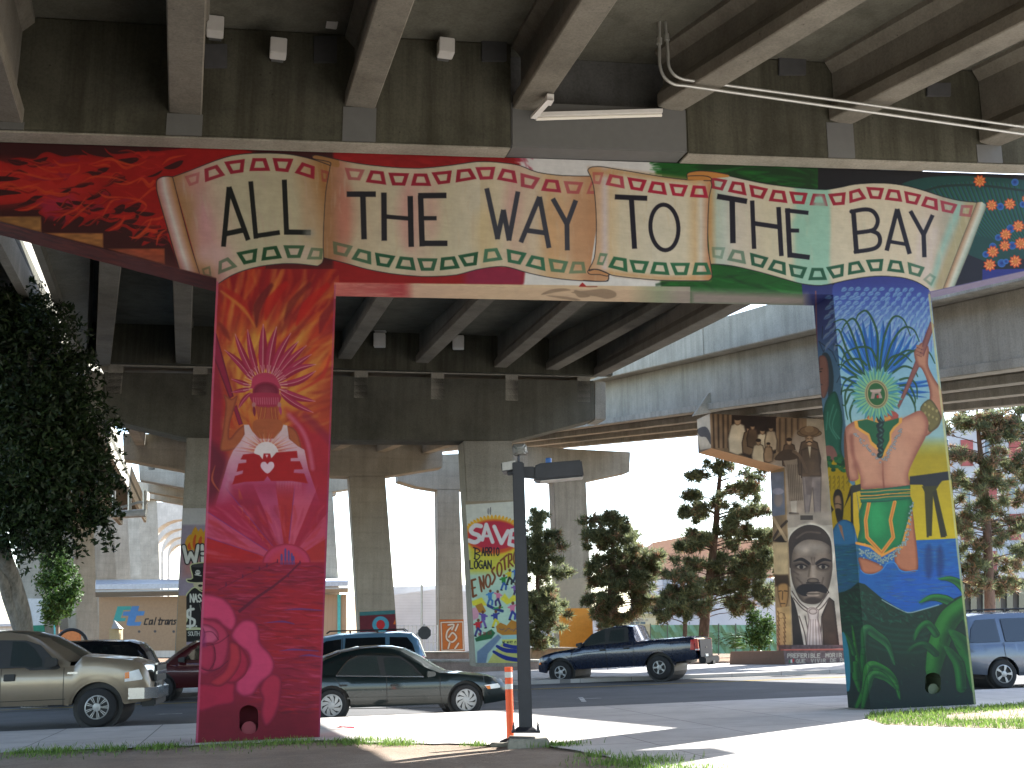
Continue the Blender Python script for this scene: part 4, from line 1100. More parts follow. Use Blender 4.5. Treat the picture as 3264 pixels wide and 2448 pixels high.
    for k in range(5):
        c.line([(300, 960 + k * 50), (460, 930 + k * 44), (640, 1000 + k * 40), (860, 1010 + k * 40), (1000, 960 + k * 40)], 18, (16, 78, 56), sm=6, a=.35, f=12)
    # agave blades
    g1, g2, gd = (20, 92, 40), (12, 66, 36), (5, 36, 28)

    def blade(pts, w, col=g1, hi=(44, 128, 54), tp=(.9, 1, .7, .1)):
        c.line(pts, w, gd, sm=8, taper=tp)
        c.line(pts, w * .86, col, sm=8, taper=tp)
        off = [(x - w * .16, y - w * .12) for x, y in pts]
        c.line(off, w * .34, hi, sm=8, a=.45, taper=tp, f=w * .25)
        off = [(x + w * .24, y + w * .14) for x, y in pts]
        c.line(off, w * .4, gd, sm=8, a=.6, taper=tp, f=w * .3)
    blade([(1200, 760), (1150, 690), (1080, 654), (1000, 655)], 60, (35, 112, 49))
    blade([(1150, 860), (1050, 800), (950, 785), (862, 822)], 66, (35, 112, 49))
    blade([(960, 1300), (1000, 1120), (1080, 930), (1250, 800)], 170, (27, 100, 32), (56, 128, 56), (.7, 1, 1, .8))
    blade([(980, 1040), (920, 970), (860, 1010), (828, 1086)], 60)
    blade([(980, 1180), (900, 1116), (830, 1130), (788, 1166)], 54, g2)
    blade([(1280, 1420), (1240, 1260), (1160, 1100), (1080, 1020)], 150, (22, 92, 35), (40, 112, 48), (.8, 1, .8, .2))
    blade([(1270, 1120), (1230, 1020), (1180, 930)], 70, (27, 96, 44))
    blade([(1160, 1420), (1140, 1260), (1080, 1170), (1040, 1130)], 90, (20, 86, 35))
    blade([(470, 1340), (470, 1180), (490, 1000)], 60); blade([(470, 1180), (480, 1010), (560, 1050), (640, 1120), (690, 1260)], 74, (30, 94, 49), (72, 128, 80), (.3, 1, .9, .1))
    blade([(450, 1360), (420, 1180), (390, 980)], 36, (48, 120, 40))
    blade([(400, 1180), (370, 1090), (326, 1024)], 40, (32, 99, 48)); blade([(420, 1560), (480, 1420), (510, 1270), (600, 1290), (690, 1370), (726, 1500)], 70, (35, 112, 40), (72, 144, 64), (.3, 1, 1, .1))
    blade([(460, 1580), (490, 1450), (530, 1330), (620, 1350), (700, 1430)], 60, (36, 108, 44), (72, 136, 67), (.3, 1, 1, .1))
    blade([(440, 1450), (420, 1340), (410, 1250)], 70, (32, 104, 40), tp=(.1, 1, .6)); blade([(380, 1300), (370, 1200), (360, 1120)], 40, (28, 96, 44))
    c.streaks([(340, 1000), (1200, 1000), (1280, 1600), (340, 1600)], 160, 50, .5, 8, [(14, 60, 44), (6, 26, 24), (18, 84, 50)], .3, .8)
    c.poly([(310, 1060), (330, 1030), (352, 1090), (368, 1180), (376, 1300), (372, 1430), (345, 1446), (330, 1440), (312, 1250)], (42, 124, 150), sm=4)


_pb = paint_beam(FRONT)
next(_pb)
paint_left(FRONT)
paint_right(FRONT)
next(_pb, None)
# lit slivers along the column edges, painted in as bright lines
FRONT.view(0, 0, 1)
FRONT.line([(693, 900), (626, 2390)], 7, (190, 90, 120), a=.8)
FRONT.line([(2962, 940), (3112, 2280)], 7, (176, 178, 130), a=.8)
FRONT.line([(1068, 910), (1016, 2390)], 5, (150, 60, 110), a=.6)
# ----------------------------------------------------------------- murals further back
FAR = Canvas(180, 1240, 2980, 2190, .8, (150, 138, 116))


def text(c, s, x, y, h, col, w=None, adv=.72, th=.15, slope=0., a=1.):
    """block capitals from strokes; x, y = top left, h = height in view px"""
    G = {'A': [[(0, 1), (.5, 0), (1, 1)], [(.2, .62), (.8, .62)]], 'B': [[(0, 1), (0, 0), (.7, 0), (.9, .2), (.7, .48), (0, .48)], [(.7, .48), (1, .72), (.75, 1), (0, 1)]],
         'C': [[(1, .12), (.6, 0), (.1, .2), (0, .5), (.1, .85), (.6, 1), (1, .88)]], 'D': [[(0, 0), (.6, 0), (1, .3), (1, .7), (.6, 1), (0, 1), (0, 0)]], 'E': [[(1, 0), (0, 0), (0, 1), (1, 1)], [(0, .5), (.75, .5)]],
         'F': [[(1, 0), (0, 0), (0, 1)], [(0, .5), (.75, .5)]], 'G': [[(1, .1), (.5, 0), (0, .3), (0, .75), (.5, 1), (1, .9), (1, .55), (.6, .55)]], 'H': [[(0, 0), (0, 1)], [(1, 0), (1, 1)], [(0, .5), (1, .5)]],
         'I': [[(.5, 0), (.5, 1)]], 'J': [[(.8, 0), (.8, .8), (.45, 1), (.1, .85)]], 'K': [[(0, 0), (0, 1)], [(1, 0), (0, .55), (1, 1)]], 'L': [[(0, 0), (0, 1), (1, 1)]], 'M': [[(0, 1), (0, 0), (.5, .6), (1, 0), (1, 1)]], 'N': [[(0, 1), (0, 0), (1, 1), (1, 0)]],
         'O': [[(.5, 0), (.1, .15), (0, .5), (.1, .85), (.5, 1), (.9, .85), (1, .5), (.9, .15), (.5, 0)]], 'P': [[(0, 1), (0, 0), (.8, 0), (1, .25), (.8, .5), (0, .5)]], 'Q': [[(.5, 0), (0, .25), (0, .75), (.5, 1), (1, .75), (1, .25), (.5, 0)], [(.6, .7), (1, 1)]],
         'R': [[(0, 1), (0, 0), (.8, 0), (1, .25), (.8, .5), (0, .5)], [(.5, .5), (1, 1)]], 'S': [[(.95, .12), (.5, 0), (.05, .2), (.3, .45), (.75, .55), (.95, .8), (.5, 1), (.05, .88)]], 'T': [[(0, 0), (1, 0)], [(.5, 0), (.5, 1)]],
         'U': [[(0, 0), (0, .8), (.5, 1), (1, .8), (1, 0)]], 'V': [[(0, 0), (.5, 1), (1, 0)]], 'W': [[(0, 0), (.25, 1), (.5, .35), (.75, 1), (1, 0)]], 'Y': [[(0, 0), (.5, .5), (1, 0)], [(.5, .5), (.5, 1)]],
         '1': [[(.3, .15), (.55, 0), (.55, 1)]], '0': [[(.5, 0), (0, .25), (0, .75), (.5, 1), (1, .75), (1, .25), (.5, 0)]], '7': [[(0, 0), (1, 0), (.4, 1)]], '8': [[(.5, .48), (.1, .25), (.5, 0), (.9, .25), (.5, .48), (0, .75), (.5, 1), (1, .75), (.5, .48)]],
         '9': [[(.9, .35), (.5, .55), (.1, .3), (.5, 0), (.9, .3), (.8, 1)]], '3': [[(.1, .05), (.7, 0), (.9, .25), (.45, .47), (.95, .72), (.5, 1), (.05, .9)]], '-': [[(.15, .5), (.85, .5)]]}
    w = w or h * .55
    for ch in s:
        for st in G.get(ch, []):
            c.line([(x + p * w, y + q * h + slope * (x + p * w)) for p, q in st], h * th, col, a=a)
        x += w + h * adv * .3
    return x


def paint_save(c):
    c.view(1420, 1560, 2.862)
    c.poly([(170, 140), (760, 100), (780, 1580), (280, 1580)], (206, 210, 200))
    c.poly([(200, 700), (780, 640), (780, 1580), (270, 1580), (230, 1000)], (176, 206, 186), f=30)
    c.poly([(205, 430), (800, 430), (800, 600), (520, 760), (215, 760)], (200, 196, 70), f=60)
    c.ell((440, 440), 260, 180, (214, 190, 50), f=30)
    c.ell((440, 430), 250, 158, (204, 84, 40), f=24)
    c.ell((445, 420), 232, 130, (184, 42, 66), f=14)
    for k in range(26):
        an = math.pi * (1 + k / 25)
        p = (440 + 250 * math.cos(an), 430 + 160 * math.sin(an))
        c.leaf(p, (440 + 292 * math.cos(an), 430 + 200 * math.sin(an)), 26, (224, 170, 40))
    Wt = (216, 214, 214)
    c.line([(322, 335), (270, 330), (232, 370), (250, 400), (300, 420), (310, 455), (270, 482), (212, 466)], 40, Wt, sm=4)
    c.line([(335, 460), (372, 320), (430, 480)], 34, Wt); c.line([(350, 425), (415, 425)], 24, Wt)
    c.line([(445, 340), (510, 490), (570, 380)], 36, Wt)
    c.line([(650, 365), (600, 375), (580, 500), (650, 520)], 34, Wt); c.line([(590, 440), (640, 445)], 26, Wt)
    ink = (26, 30, 40)
    c.line([(270, 540), (268, 630)], 12, ink); c.line([(255, 530), (300, 545), (312, 570), (275, 585), (315, 605), (290, 640), (262, 630)], 10, ink, sm=3)
    text(c, 'ARRIO', 332, 532, 72, ink, 24, .42, .14)
    text(c, 'LOGAN', 222, 650, 72, ink, 30, .52, .16)
    br = (120, 66, 34)
    c.line([(272, 820), (238, 830), (252, 980), (280, 965)], 20, br); c.line([(240, 905), (270, 895)], 16, br)
    c.line([(330, 930), (308, 800), (352, 905), (345, 790)], 18, br)
    t = np.linspace(0, 2 * np.pi, 16)
    c.line(np.stack([388 + 22 * np.cos(t), 835 + 58 * np.sin(t)], 1), 16, br)
    c.line([(446, 712), (424, 745), (452, 800), (424, 865)], 18, br, sm=4)
    c.line(np.stack([492 + 22 * np.cos(t), 730 + 62 * np.sin(t)], 1), 16, br)
    c.line([(502, 650), (560, 600)], 16, br); c.line([(535, 625), (545, 730)], 18, br)
    c.line([(575, 710), (575, 590), (602, 590), (604, 640), (578, 660), (616, 700)], 16, br)
    c.line(np.stack([642 + 20 * np.cos(t), 625 + 58 * np.sin(t)], 1), 15, br); c.line([(700, 560), (680, 590), (705, 630), (680, 670)], 15, br, sm=3)

    def man(x, y, top, leg, s=1., flip=1, run=0):
        f = flip * s
        c.line([(x - 30 * f, y + 6 * s), (x, y), (x + 30 * f, y - 14 * s)], 15 * s, top); c.poly([(x - 20 * s, y - 14 * s), (x + 20 * s, y - 14 * s), (x + 18 * s, y + 40 * s), (x - 16 * s, y + 40 * s)], top)
        c.line([(x, y + 38 * s), (x - 12 * f, y + 70 * s), (x - 22 * f, y + 100 * s)], 18 * s, leg); c.line([(x, y + 38 * s), (x + 24 * f, y + 62 * s), (x + 20 * f, y + 96 * s)], 18 * s, leg)
        c.ell((x + 4 * f, y - 28 * s), 12 * s, 14 * s, (110, 66, 44)); c.line([(x - 26 * f, y + 102 * s), (x - 12 * f, y + 104 * s)], 9 * s, (30, 26, 26))
    man(530, 815, (40, 130, 50), (50, 90, 160)); man(582, 765, (206, 190, 40), (40, 50, 50)); man(640, 745, (60, 110, 180), (40, 50, 90)); man(636, 890, (120, 90, 160), (60, 40, 90))
    man(405, 955, (70, 130, 190), (60, 110, 170)); man(480, 960, (206, 120, 150), (60, 50, 110), flip=-1)
    for q in [[(235, 1020), (330, 985), (380, 1060), (250, 1060)], [(500, 1000), (540, 950), (580, 1000), (620, 960), (680, 1000), (560, 1050)]]:
        c.poly(q, (214, 206, 60), f=12)
    c.poly([(240, 1085), (290, 1070), (305, 1120), (300, 1170), (250, 1200)], (206, 150, 170)); c.poly([(270, 1060), (330, 1035), (370, 1110), (355, 1125), (305, 1125)], (170, 120, 40))
    c.line([(390, 1060), (450, 1090), (520, 1110)], 26, (40, 60, 120)); c.line([(440, 1085), (520, 1075)], 12, (50, 150, 70)); c.ell((495, 1078), 12, 12, (100, 60, 40))
    man(610, 1070, (206, 120, 150), (50, 60, 140), 1.15); man(345, 1150, (100, 80, 160), (110, 90, 160), 1.1, -1); man(455, 1145, (50, 60, 140), (206, 196, 50), 1.1); man(295, 1225, (190, 40, 50), (60, 60, 120), 1.1)
    c.poly([(460, 1250), (500, 1215), (560, 1240), (600, 1190), (680, 1220), (780, 1190), (780, 1330), (620, 1330), (520, 1330), (470, 1300)], (176, 120, 40))
    for k in range(8):
        c.line([(490 + k * 26, 1270 + 12 * (k % 3)), (510 + k * 26, 1280 - 10 * (k % 2))], 8, (110, 90, 90))
    c.poly([(500, 1330), (780, 1320), (780, 1390), (520, 1390)], (150, 190, 190)); c.poly([(268, 1360), (420, 1275), (455, 1310), (420, 1360), (280, 1390)], (40, 100, 60)); text(c, 'NO TOXICS', 300, 1345, 26, (150, 40, 40), 12, .2, .14, -.12)
    c.poly([(285, 1480), (480, 1315), (515, 1350), (390, 1500), (370, 1590), (285, 1590)], (110, 132, 156), rim=(200, 206, 190), rw=8)
    c.poly([(510, 1370), (780, 1360), (780, 1410), (530, 1400)], (206, 210, 110)); text(c, 'WE MUST CLEAN UP', 520, 1385, 26, (30, 40, 30), 12, .2, .16)
    c.poly([(380, 1590), (450, 1470), (520, 1405), (790, 1405), (790, 1590)], (196, 196, 110))
    for p in [[(470, 1430), (560, 1470), (780, 1480)], [(440, 1480), (560, 1540), (780, 1570)]]:
        c.line(p, 40, (34, 48, 130), sm=4, taper=(.6, 1, .8))
    c.line([(540, 1420), (640, 1440), (780, 1430)], 34, (34, 48, 130), sm=4)
    c.line([(412, 165), (412, 228)], 6, (60, 60, 60)); c.ell((392, 200), 12, 30, (150, 150, 150))


def paint_sepia(c):
    c.view(2200, 1280, 1.886)
    # beam: portrait group, browns only
    br, dk, lt = (112, 88, 64), (44, 32, 24), (196, 176, 144)
    c.poly([(-60, 20), (700, 20), (700, 800), (-60, 800)], (120, 98, 72))
    c.poly([(20, 80), (120, 70), (130, 280), (60, 290)], (196, 180, 152)); c.poly([(40, 170), (90, 150), (120, 190), (125, 260), (95, 215), (60, 210)], (70, 60, 50), sm=3)
    for k in range(9):
        c.poly([(118 + k * 15, 60), (126 + k * 15, 60), (134 + k * 14, 280), (126 + k * 14, 280)], (64, 46, 32) if k % 2 else (140, 112, 84))
    c.poly([(250, 80), (520, 90), (530, 300), (420, 360), (250, 300)], dk)
    for k in range(9):
        c.poly([(516 + k * 18, 100), (526 + k * 18, 100), (526 + k * 18, 330), (516 + k * 18, 330)], (78, 60, 44) if k % 2 else (130, 106, 80))

    def fig(x, y, h, cl, face=(170, 140, 108), hat=0):
        c.poly([(x - .2 * h, y + .22 * h), (x + .2 * h, y + .22 * h), (x + .26 * h, y + h), (x - .26 * h, y + h)], cl, sm=2, rim=dk, rw=12)
        c.ell((x, y + .1 * h), .1 * h, .13 * h, face, rim=(80, 60, 44), rw=8); c.ell((x, y + .02 * h), .11 * h, .07 * h, dk)
        if hat:
            c.ell((x, y), .3 * h, .1 * h, (110, 88, 62), rim=dk, rw=6); c.ell((x, y - .05 * h), .13 * h, .1 * h, (130, 106, 78))
    for x, y, h, cl in [(285, 95, 210, (206, 190, 160)), (355, 150, 160, (120, 96, 70)), (375, 140, 130, (90, 70, 52)), (435, 165, 150, (206, 190, 160)), (485, 150, 140, (190, 170, 140)), (410, 230, 150, (200, 182, 150)), (470, 250, 110, (150, 122, 92))]:
        fig(x, y, h, cl)
    c.poly([(480, 380), (560, 300), (640, 180), (800, 180), (830, 760), (580, 740), (560, 420)], (150, 134, 116), f=30)
    # standing couple
    fig(595, 225, 160, (84, 64, 46)); c.poly([(545, 300), (640, 290), (680, 590), (600, 600), (580, 420)], (126, 110, 92))
    for k in range(8):
        c.line([(588 + k * 11, 380), (596 + k * 11, 595)], 4, (74, 60, 46), a=.7)
    c.poly([(505, 345), (560, 290), (640, 300), (650, 340), (560, 355)], (64, 48, 34), sm=3)
    fig(716, 190, 250, (84, 66, 48), hat=1); c.ell((716, 178), 60, 30, (116, 92, 66), rim=(60, 44, 32), rw=8); c.ell((716, 166), 28, 20, (132, 108, 80))
    c.ell((716, 235), 22, 32, (160, 130, 100), rim=(80, 60, 44), rw=8); c.line([(700, 246), (716, 240), (732, 246)], 7, dk, sm=3); c.line([(705, 224), (712, 224)], 4, dk); c.line([(722, 224), (730, 224)], 4, dk)
    c.poly([(665, 290), (716, 270), (775, 290), (790, 450), (665, 460)], (86, 68, 50), rim=(50, 38, 28), rw=14); c.poly([(708, 270), (726, 270), (720, 340)], (190, 176, 150))
    c.poly([(672, 450), (790, 450), (785, 680), (745, 680), (735, 520), (715, 680), (690, 680)], (122, 110, 104), rim=(84, 74, 66), rw=10)
    c.poly([(690, 455), (735, 455), (725, 560), (700, 560)], (104, 92, 86)); c.poly([(602, 600), (640, 596), (640, 668), (610, 672)], (180, 168, 150)); c.line([(600, 672), (648, 676)], 14, (54, 44, 36)); c.line([(620, 300), (660, 330), (700, 420)], 18, (96, 76, 58), sm=3)
    c.poly([(560, 680), (840, 660), (840, 800), (570, 800)], (150, 138, 122), f=20); c.poly([(662, 684), (738, 684), (738, 712), (662, 712)], (70, 62, 54))
    # big portrait: generic man with a large moustache and knotted scarf
    c.poly([(570, 760), (880, 740), (920, 1500), (600, 1500)], (176, 166, 148))
    c.ell((722, 900), 150, 170, (210, 200, 180), f=16)
    hair = [(588, 880), (600, 810), (650, 760), (720, 740), (790, 760), (840, 820), (852, 900), (838, 868), (786, 838), (700, 830), (640, 862), (614, 910), (602, 1000), (590, 960)]
    fc = [(600, 870), (630, 815), (720, 790), (800, 805), (846, 870), (856, 980), (846, 1070), (822, 1150), (780, 1205), (730, 1218), (670, 1200), (630, 1130), (606, 1040)]
    c.poly(fc, (124, 108, 92), sm=4, rim=(60, 48, 38), rw=60, ra=.9)
    c.ell((700, 880), 70, 34, (168, 154, 138), f=40, a=.7); c.ell((790, 880), 40, 30, (160, 146, 130), f=36, a=.6)
    c.poly(hair, (52, 42, 34), sm=4); c.line([(640, 820), (700, 785), (780, 790)], 10, (104, 88, 74), sm=4, a=.6, f=8)
    c.ell((668, 990), 52, 26, (70, 56, 44), f=20); c.ell((800, 990), 44, 26, (70, 56, 44), f=20)
    for x in (668, 800):
        c.ell((x, 994), 26, 11, (134, 122, 106)); c.ell((x, 994), 12, 12, (30, 24, 20)); c.line([(x - 34, 988), (x, 978), (x + 34, 990)], 7, (24, 18, 16), sm=4)
    c.line([(624, 960), (670, 948), (716, 976)], 20, (30, 24, 20), sm=4, taper=(.4, 1, .9)); c.line([(758, 974), (800, 950), (846, 958)], 20, (30, 24, 20), sm=4, taper=(.9, 1, .4))
    c.line([(738, 960), (742, 1060)], 26, (154, 138, 120), a=.7, f=16); c.line([(722, 980), (712, 1050)], 10, (74, 60, 48), a=.7, f=8)
    c.ell((738, 1078), 36, 18, (112, 96, 80), rim=(50, 40, 32), rw=14); c.line([(700, 1090), (780, 1090)], 8, (40, 32, 26), sm=3)
    for p in [[(640, 1060), (670, 1090), (690, 1120)], [(800, 1060), (790, 1100)], [(620, 1020), (650, 1040)], [(730, 940), (734, 980)], [(746, 940), (744, 980)]]:
        c.line(p, 9, (66, 52, 42), a=.6, f=8)
    c.poly([(636, 1130), (670, 1100), (738, 1096), (800, 1102), (836, 1150), (800, 1150), (760, 1140), (738, 1150), (700, 1170), (660, 1160)], (26, 20, 18), sm=4)
    c.ell((738, 1158), 40, 16, (150, 130, 112)); c.line([(700, 1156), (776, 1156)], 6, (50, 40, 34))
    c.ell((740, 1195), 50, 20, (60, 48, 40), f=14)
    c.poly([(600, 1150), (640, 1230), (700, 1300), (690, 1500), (604, 1500)], (42, 34, 28)); c.poly([(830, 1170), (866, 1200), (900, 1500), (800, 1500), (780, 1310)], (70, 54, 40), rim=(40, 30, 24), rw=20)
    c.poly([(610, 1130), (650, 1190), (720, 1240), (800, 1200), (826, 1140), (840, 1170), (790, 1280), (800, 1500), (690, 1500), (650, 1290)], (196, 182, 164))
    for p in [[(612, 1140), (660, 1210), (720, 1256)], [(620, 1180), (670, 1240), (715, 1270)], [(828, 1150), (780, 1220), (740, 1256)], [(836, 1180), (790, 1240), (745, 1268)], [(655, 1290), (690, 1400), (700, 1500)], [(690, 1290), (712, 1400), (716, 1500)], [(790, 1290), (786, 1400)], [(760, 1290), (770, 1400), (800, 1490)]]:
        c.line(p, 7, (60, 46, 40), sm=4, a=.8)
    c.poly([(700, 1250), (740, 1236), (775, 1256), (770, 1300), (800, 1490), (700, 1490), (712, 1310)], (206, 188, 176), sm=2, rim=(96, 78, 70), rw=12)
    for k in range(4):
        c.line([(725 + k * 14, 1310), (716 + k * 22, 1490)], 5, (120, 98, 90), a=.7)
    c.ell((738, 1262), 26, 18, (180, 162, 150), rim=(80, 62, 54), rw=8)
    # side face with an old carved figure
    c.poly([(470, 420), (570, 400), (620, 1500), (530, 1500)], (150, 126, 92))
    c.poly([(480, 430), (562, 420), (570, 680), (494, 690)], (112, 120, 136)); c.ell((530, 590), 26, 44, (140, 130, 124), f=10); c.ell((528, 540), 34, 20, (150, 150, 164))
    c.poly([(494, 690), (575, 690), (580, 850), (498, 850)], (140, 118, 88)); c.line([(496, 830), (540, 760), (580, 720)], 16, (60, 46, 34)); c.poly([(498, 840), (560, 790), (582, 850)], (40, 32, 26)); c.line([(500, 700), (575, 830)], 18, (190, 166, 128))
    c.poly([(498, 850), (584, 845), (590, 1060), (504, 1060)], (190, 168, 128)); c.poly([(504, 1040), (590, 1040), (600, 1110), (512, 1110)], (60, 46, 34), f=14)
    c.poly([(524, 1110), (560, 1090), (592, 1110), (586, 1210), (558, 1262), (534, 1200)], (176, 136, 84), sm=3, rim=(70, 50, 34), rw=12); c.line([(532, 1140), (548, 1138)], 6, dk); c.line([(566, 1138), (584, 1140)], 6, dk); c.line([(556, 1140), (554, 1190)], 7, (90, 66, 42)); c.line([(545, 1214), (570, 1214)], 6, (60, 40, 30))
    c.poly([(520, 1240), (600, 1230), (612, 1500), (530, 1500)], (190, 160, 110))
    for k in range(16):
        c.line([(526 + (k * 37) % 74, 1260 + k * 14), (536 + (k * 37) % 74, 1290 + k * 14)], 7, (90, 64, 40), a=.8)
    c.ell((546, 1286), 16, 20, (190, 160, 110), rim=(90, 64, 40), rw=6)
    c.mottle([(-60, 20), (950, 20), (950, 1500), (-60, 1500)], .25, 40, 40)


def paint_boss(c):
    # black cartoon top-hat skull boss on the half hidden column
    c.view(0, 1628, 2.011)
    c.poly([(1150, -40), (1500, -40), (1500, 860), (1100, 860)], (150, 138, 152)); c.poly([(1150, -60), (1500, -60), (1500, 90), (1160, 90)], (186, 184, 182), f=14)
    c.poly([(1170, 260), (1420, 240), (1420, 420), (1170, 420)], (176, 120, 112), f=60, a=.8)
    for x, h in [(1212, 150), (1245, 100), (1280, 110), (1320, 100), (1360, 130), (1400, 110)]:
        c.leaf((x, 260), (x + 8, h), 60, (206, 150, 40)); c.leaf((x + 6, 250), (x + 8, h + 50), 34, (196, 84, 34))
    ink, wh = (24, 24, 24), (206, 206, 196)
    for p in [[(1178, 230), (1200, 330), (1222, 270), (1250, 330), (1270, 225)], [(1296, 225), (1298, 325)], [(1345, 225), (1346, 325)], [(1296, 275), (1346, 275)]]:
        c.line(p, 36, ink); c.line(p, 22, wh)
    text(c, 'AT', 1372, 226, 96, wh, 44, .4, .22)
    gl = (196, 200, 150)
    hat = [(1220, 355), (1255, 338), (1330, 340), (1345, 440), (1380, 440), (1340, 462), (1220, 460), (1196, 440), (1235, 430)]
    c.poly(hat, ink, sm=3, rim=None); c.line(hat, 7, gl, sm=3, closed=True); c.ell((1272, 352), 44, 12, (60, 60, 60)); c.ell((1268, 395), 16, 16, wh); c.line([(1250, 410), (1290, 416)], 6, wh); c.ell((1262, 393), 4, 4, ink); c.ell((1275, 393), 4, 4, ink)
    c.poly([(1242, 465), (1330, 462), (1320, 530), (1280, 520), (1255, 500)], (190, 180, 150), sm=3); c.ell((1284, 480), 14, 8, ink); c.line([(1262, 505), (1310, 515)], 8, ink)
    body = [(1210, 520), (1250, 490), (1300, 520), (1380, 500), (1440, 560), (1430, 730), (1350, 760), (1250, 750), (1170, 755), (1200, 700), (1185, 600), (1192, 550)]
    c.poly(body, ink, sm=3); c.line(body, 7, gl, sm=3, closed=True)
    text(c, 'NASSCO', 1220, 535, 50, wh, 20, .3, .18, .0)
    c.line([(1240, 630), (1205, 640), (1205, 680), (1245, 700), (1240, 735), (1200, 740)], 17, wh, sm=3); c.line([(1222, 610), (1218, 755)], 12, wh); c.ell((1258, 740), 6, 6, wh)
    c.line([(1280, 600), (1300, 660), (1360, 670)], 6, (90, 90, 80), sm=3)
    c.poly([(1150, 800), (1190, 762), (1440, 762), (1440, 830), (1170, 840)], ink, sm=2); c.line([(1150, 800), (1190, 762), (1440, 756)], 7, gl); text(c, 'SOUTH BAY', 1205, 775, 26, wh, 13, .25, .16); c.poly([(1155, 815), (1170, 780), (1182, 815), (1172, 835)], (206, 200, 40))


def paint_bases(c):
    # orange base with a white glyph, teal base with a target, plain orange base
    c.view(1000, 1628, 2.011)
    c.poly([(770, 690), (985, 690), (985, 930), (770, 930)], (186, 110, 54)); c.line([(770, 694), (985, 692)], 8, (40, 36, 40))
    wh = (214, 210, 196)
    c.line([(816, 716), (955, 712), (960, 890), (822, 896)], 12, (90, 50, 30), closed=True); c.line([(816, 716), (955, 712), (960, 890), (822, 896)], 8, wh, closed=True)
    for p in [[(895, 740), (858, 770), (852, 820), (886, 842), (915, 812), (890, 782), (866, 810)], [(862, 732), (898, 730), (886, 762)], [(925, 728), (908, 768)], [(862, 882), (872, 846)], [(905, 884), (928, 850)]]:
        c.line(p, 15, (90, 50, 30), sm=4); c.line(p, 11, wh, sm=4)
    c.view(1000, 1900, 3.352)
    c.poly([(470, 140), (890, 80), (890, 420), (470, 420)], (96, 34, 48)); c.poly([(470, 130), (560, 128), (700, 112), (800, 90), (890, 84), (890, 190), (480, 212)], (54, 112, 118)); c.streaks([(480, 130), (880, 100), (880, 190), (480, 205)], 60, 90, 0, 8, [(70, 130, 136), (40, 92, 100)], .4, .05)
    c.ell((715, 305), 90, 90, (70, 150, 176)); c.ell((715, 305), 46, 50, (176, 40, 50)); c.poly([(850, 300), (870, 250), (890, 300)], (206, 110, 40))
    c.view(1660, 1600, 3.19)
    c.poly([(340, 700), (740, 700), (740, 1700), (340, 1700)], (164, 156, 138)); c.poly([(340, 1084), (740, 1078), (740, 1700), (340, 1700)], (222, 150, 58))
    c.streaks([(340, 1090), (740, 1090), (740, 1600), (340, 1600)], 60, 120, 0, 16, [(226, 158, 70), (214, 140, 50)], .4, .05)
    c.poly([(290, 790), (350, 790), (395, 1700), (310, 1700)], (186, 164, 158))
    for p in [[(320, 900), (360, 820), (340, 780)], [(320, 1060), (350, 980), (360, 1060), (330, 1120), (370, 1160)], [(330, 1350), (370, 1300), (380, 1400), (340, 1480)], [(330, 1230), (350, 1190), (360, 1290)]]:
        c.line(p, 9, (70, 60, 74), sm=4, a=.9)
    c.line([(345, 1160), (352, 1290)], 16, (176, 90, 120), a=.7)
    # agency logo on the shed: a teal C and a blue t, black script beside it
    c.view(0, 1500, 2.9625)
    c.poly([(900, 1180), (1760, 1180), (1760, 1700), (900, 1700)], (172, 140, 108))
    c.poly([(1110, 1282), (1240, 1280), (1236, 1316), (1166, 1318), (1140, 1392), (1190, 1392), (1180, 1422), (1068, 1424)], (70, 158, 150), sm=0)
    c.poly([(1246, 1280), (1316, 1278), (1302, 1326), (1368, 1328), (1356, 1368), (1290, 1370), (1272, 1430), (1336, 1428), (1322, 1464), (1216, 1466), (1194, 1456), (1214, 1372), (1156, 1370), (1166, 1332), (1228, 1328)], (84, 132, 184))
    k = (34, 30, 28)
    for p in [[(1402, 1400), (1376, 1402), (1362, 1452), (1388, 1452)], [(1440, 1412), (1416, 1414), (1406, 1452), (1428, 1450), (1442, 1410), (1436, 1452)], [(1474, 1388), (1456, 1454)], [(1514, 1392), (1498, 1454), (1512, 1452)], [(1496, 1412), (1528, 1410)], [(1534, 1412), (1524, 1452)], [(1530, 1420), (1552, 1412)], [(1588, 1412), (1566, 1414), (1558, 1450), (1576, 1450), (1590, 1410), (1586, 1452)], [(1606, 1412), (1596, 1452)], [(1602, 1420), (1628, 1410), (1620, 1452)], [(1664, 1412), (1642, 1416), (1656, 1434), (1650, 1450), (1630, 1450)]]:
        c.line(p, 11, k)
    for x, y in [(1314, 1520), (1464, 1518), (1640, 1520)]:
        c.ell((x, y), 12, 12, (84, 78, 76))
    # words on the planter
    c.view(2164, 1628, 2.011)
    c.poly([(640, 860), (1240, 860), (1240, 1010), (640, 1010)], (104, 86, 84)); c.mottle([(640, 860), (1240, 860), (1240, 1010), (640, 1010)], .3, 12, 12)
    wh = (176, 168, 152)
    text(c, 'PREFERIBLE', 697, 922, 24, wh, 15, .88, .26, -.006); text(c, 'MORIR DE PIE', 942, 920, 24, wh, 15, .88, .26, -.006)
    text(c, 'QUE', 752, 956, 22, wh, 15, .95, .26, -.004); text(c, 'VIVIR', 848, 956, 22, wh, 14, .8, .26, -.006); text(c, 'DE RODILLAS', 972, 954, 22, wh, 15, .9, .26, -.006)
    c.poly([(704, 958), (716, 955), (716, 976), (704, 978)], (60, 110, 70)); c.poly([(716, 955), (726, 951), (728, 974), (716, 976)], (206, 206, 200)); c.poly([(726, 951), (738, 946), (740, 966), (728, 974)], (170, 50, 50))
    # freight container
    c.view(1660, 1600, 3.19)
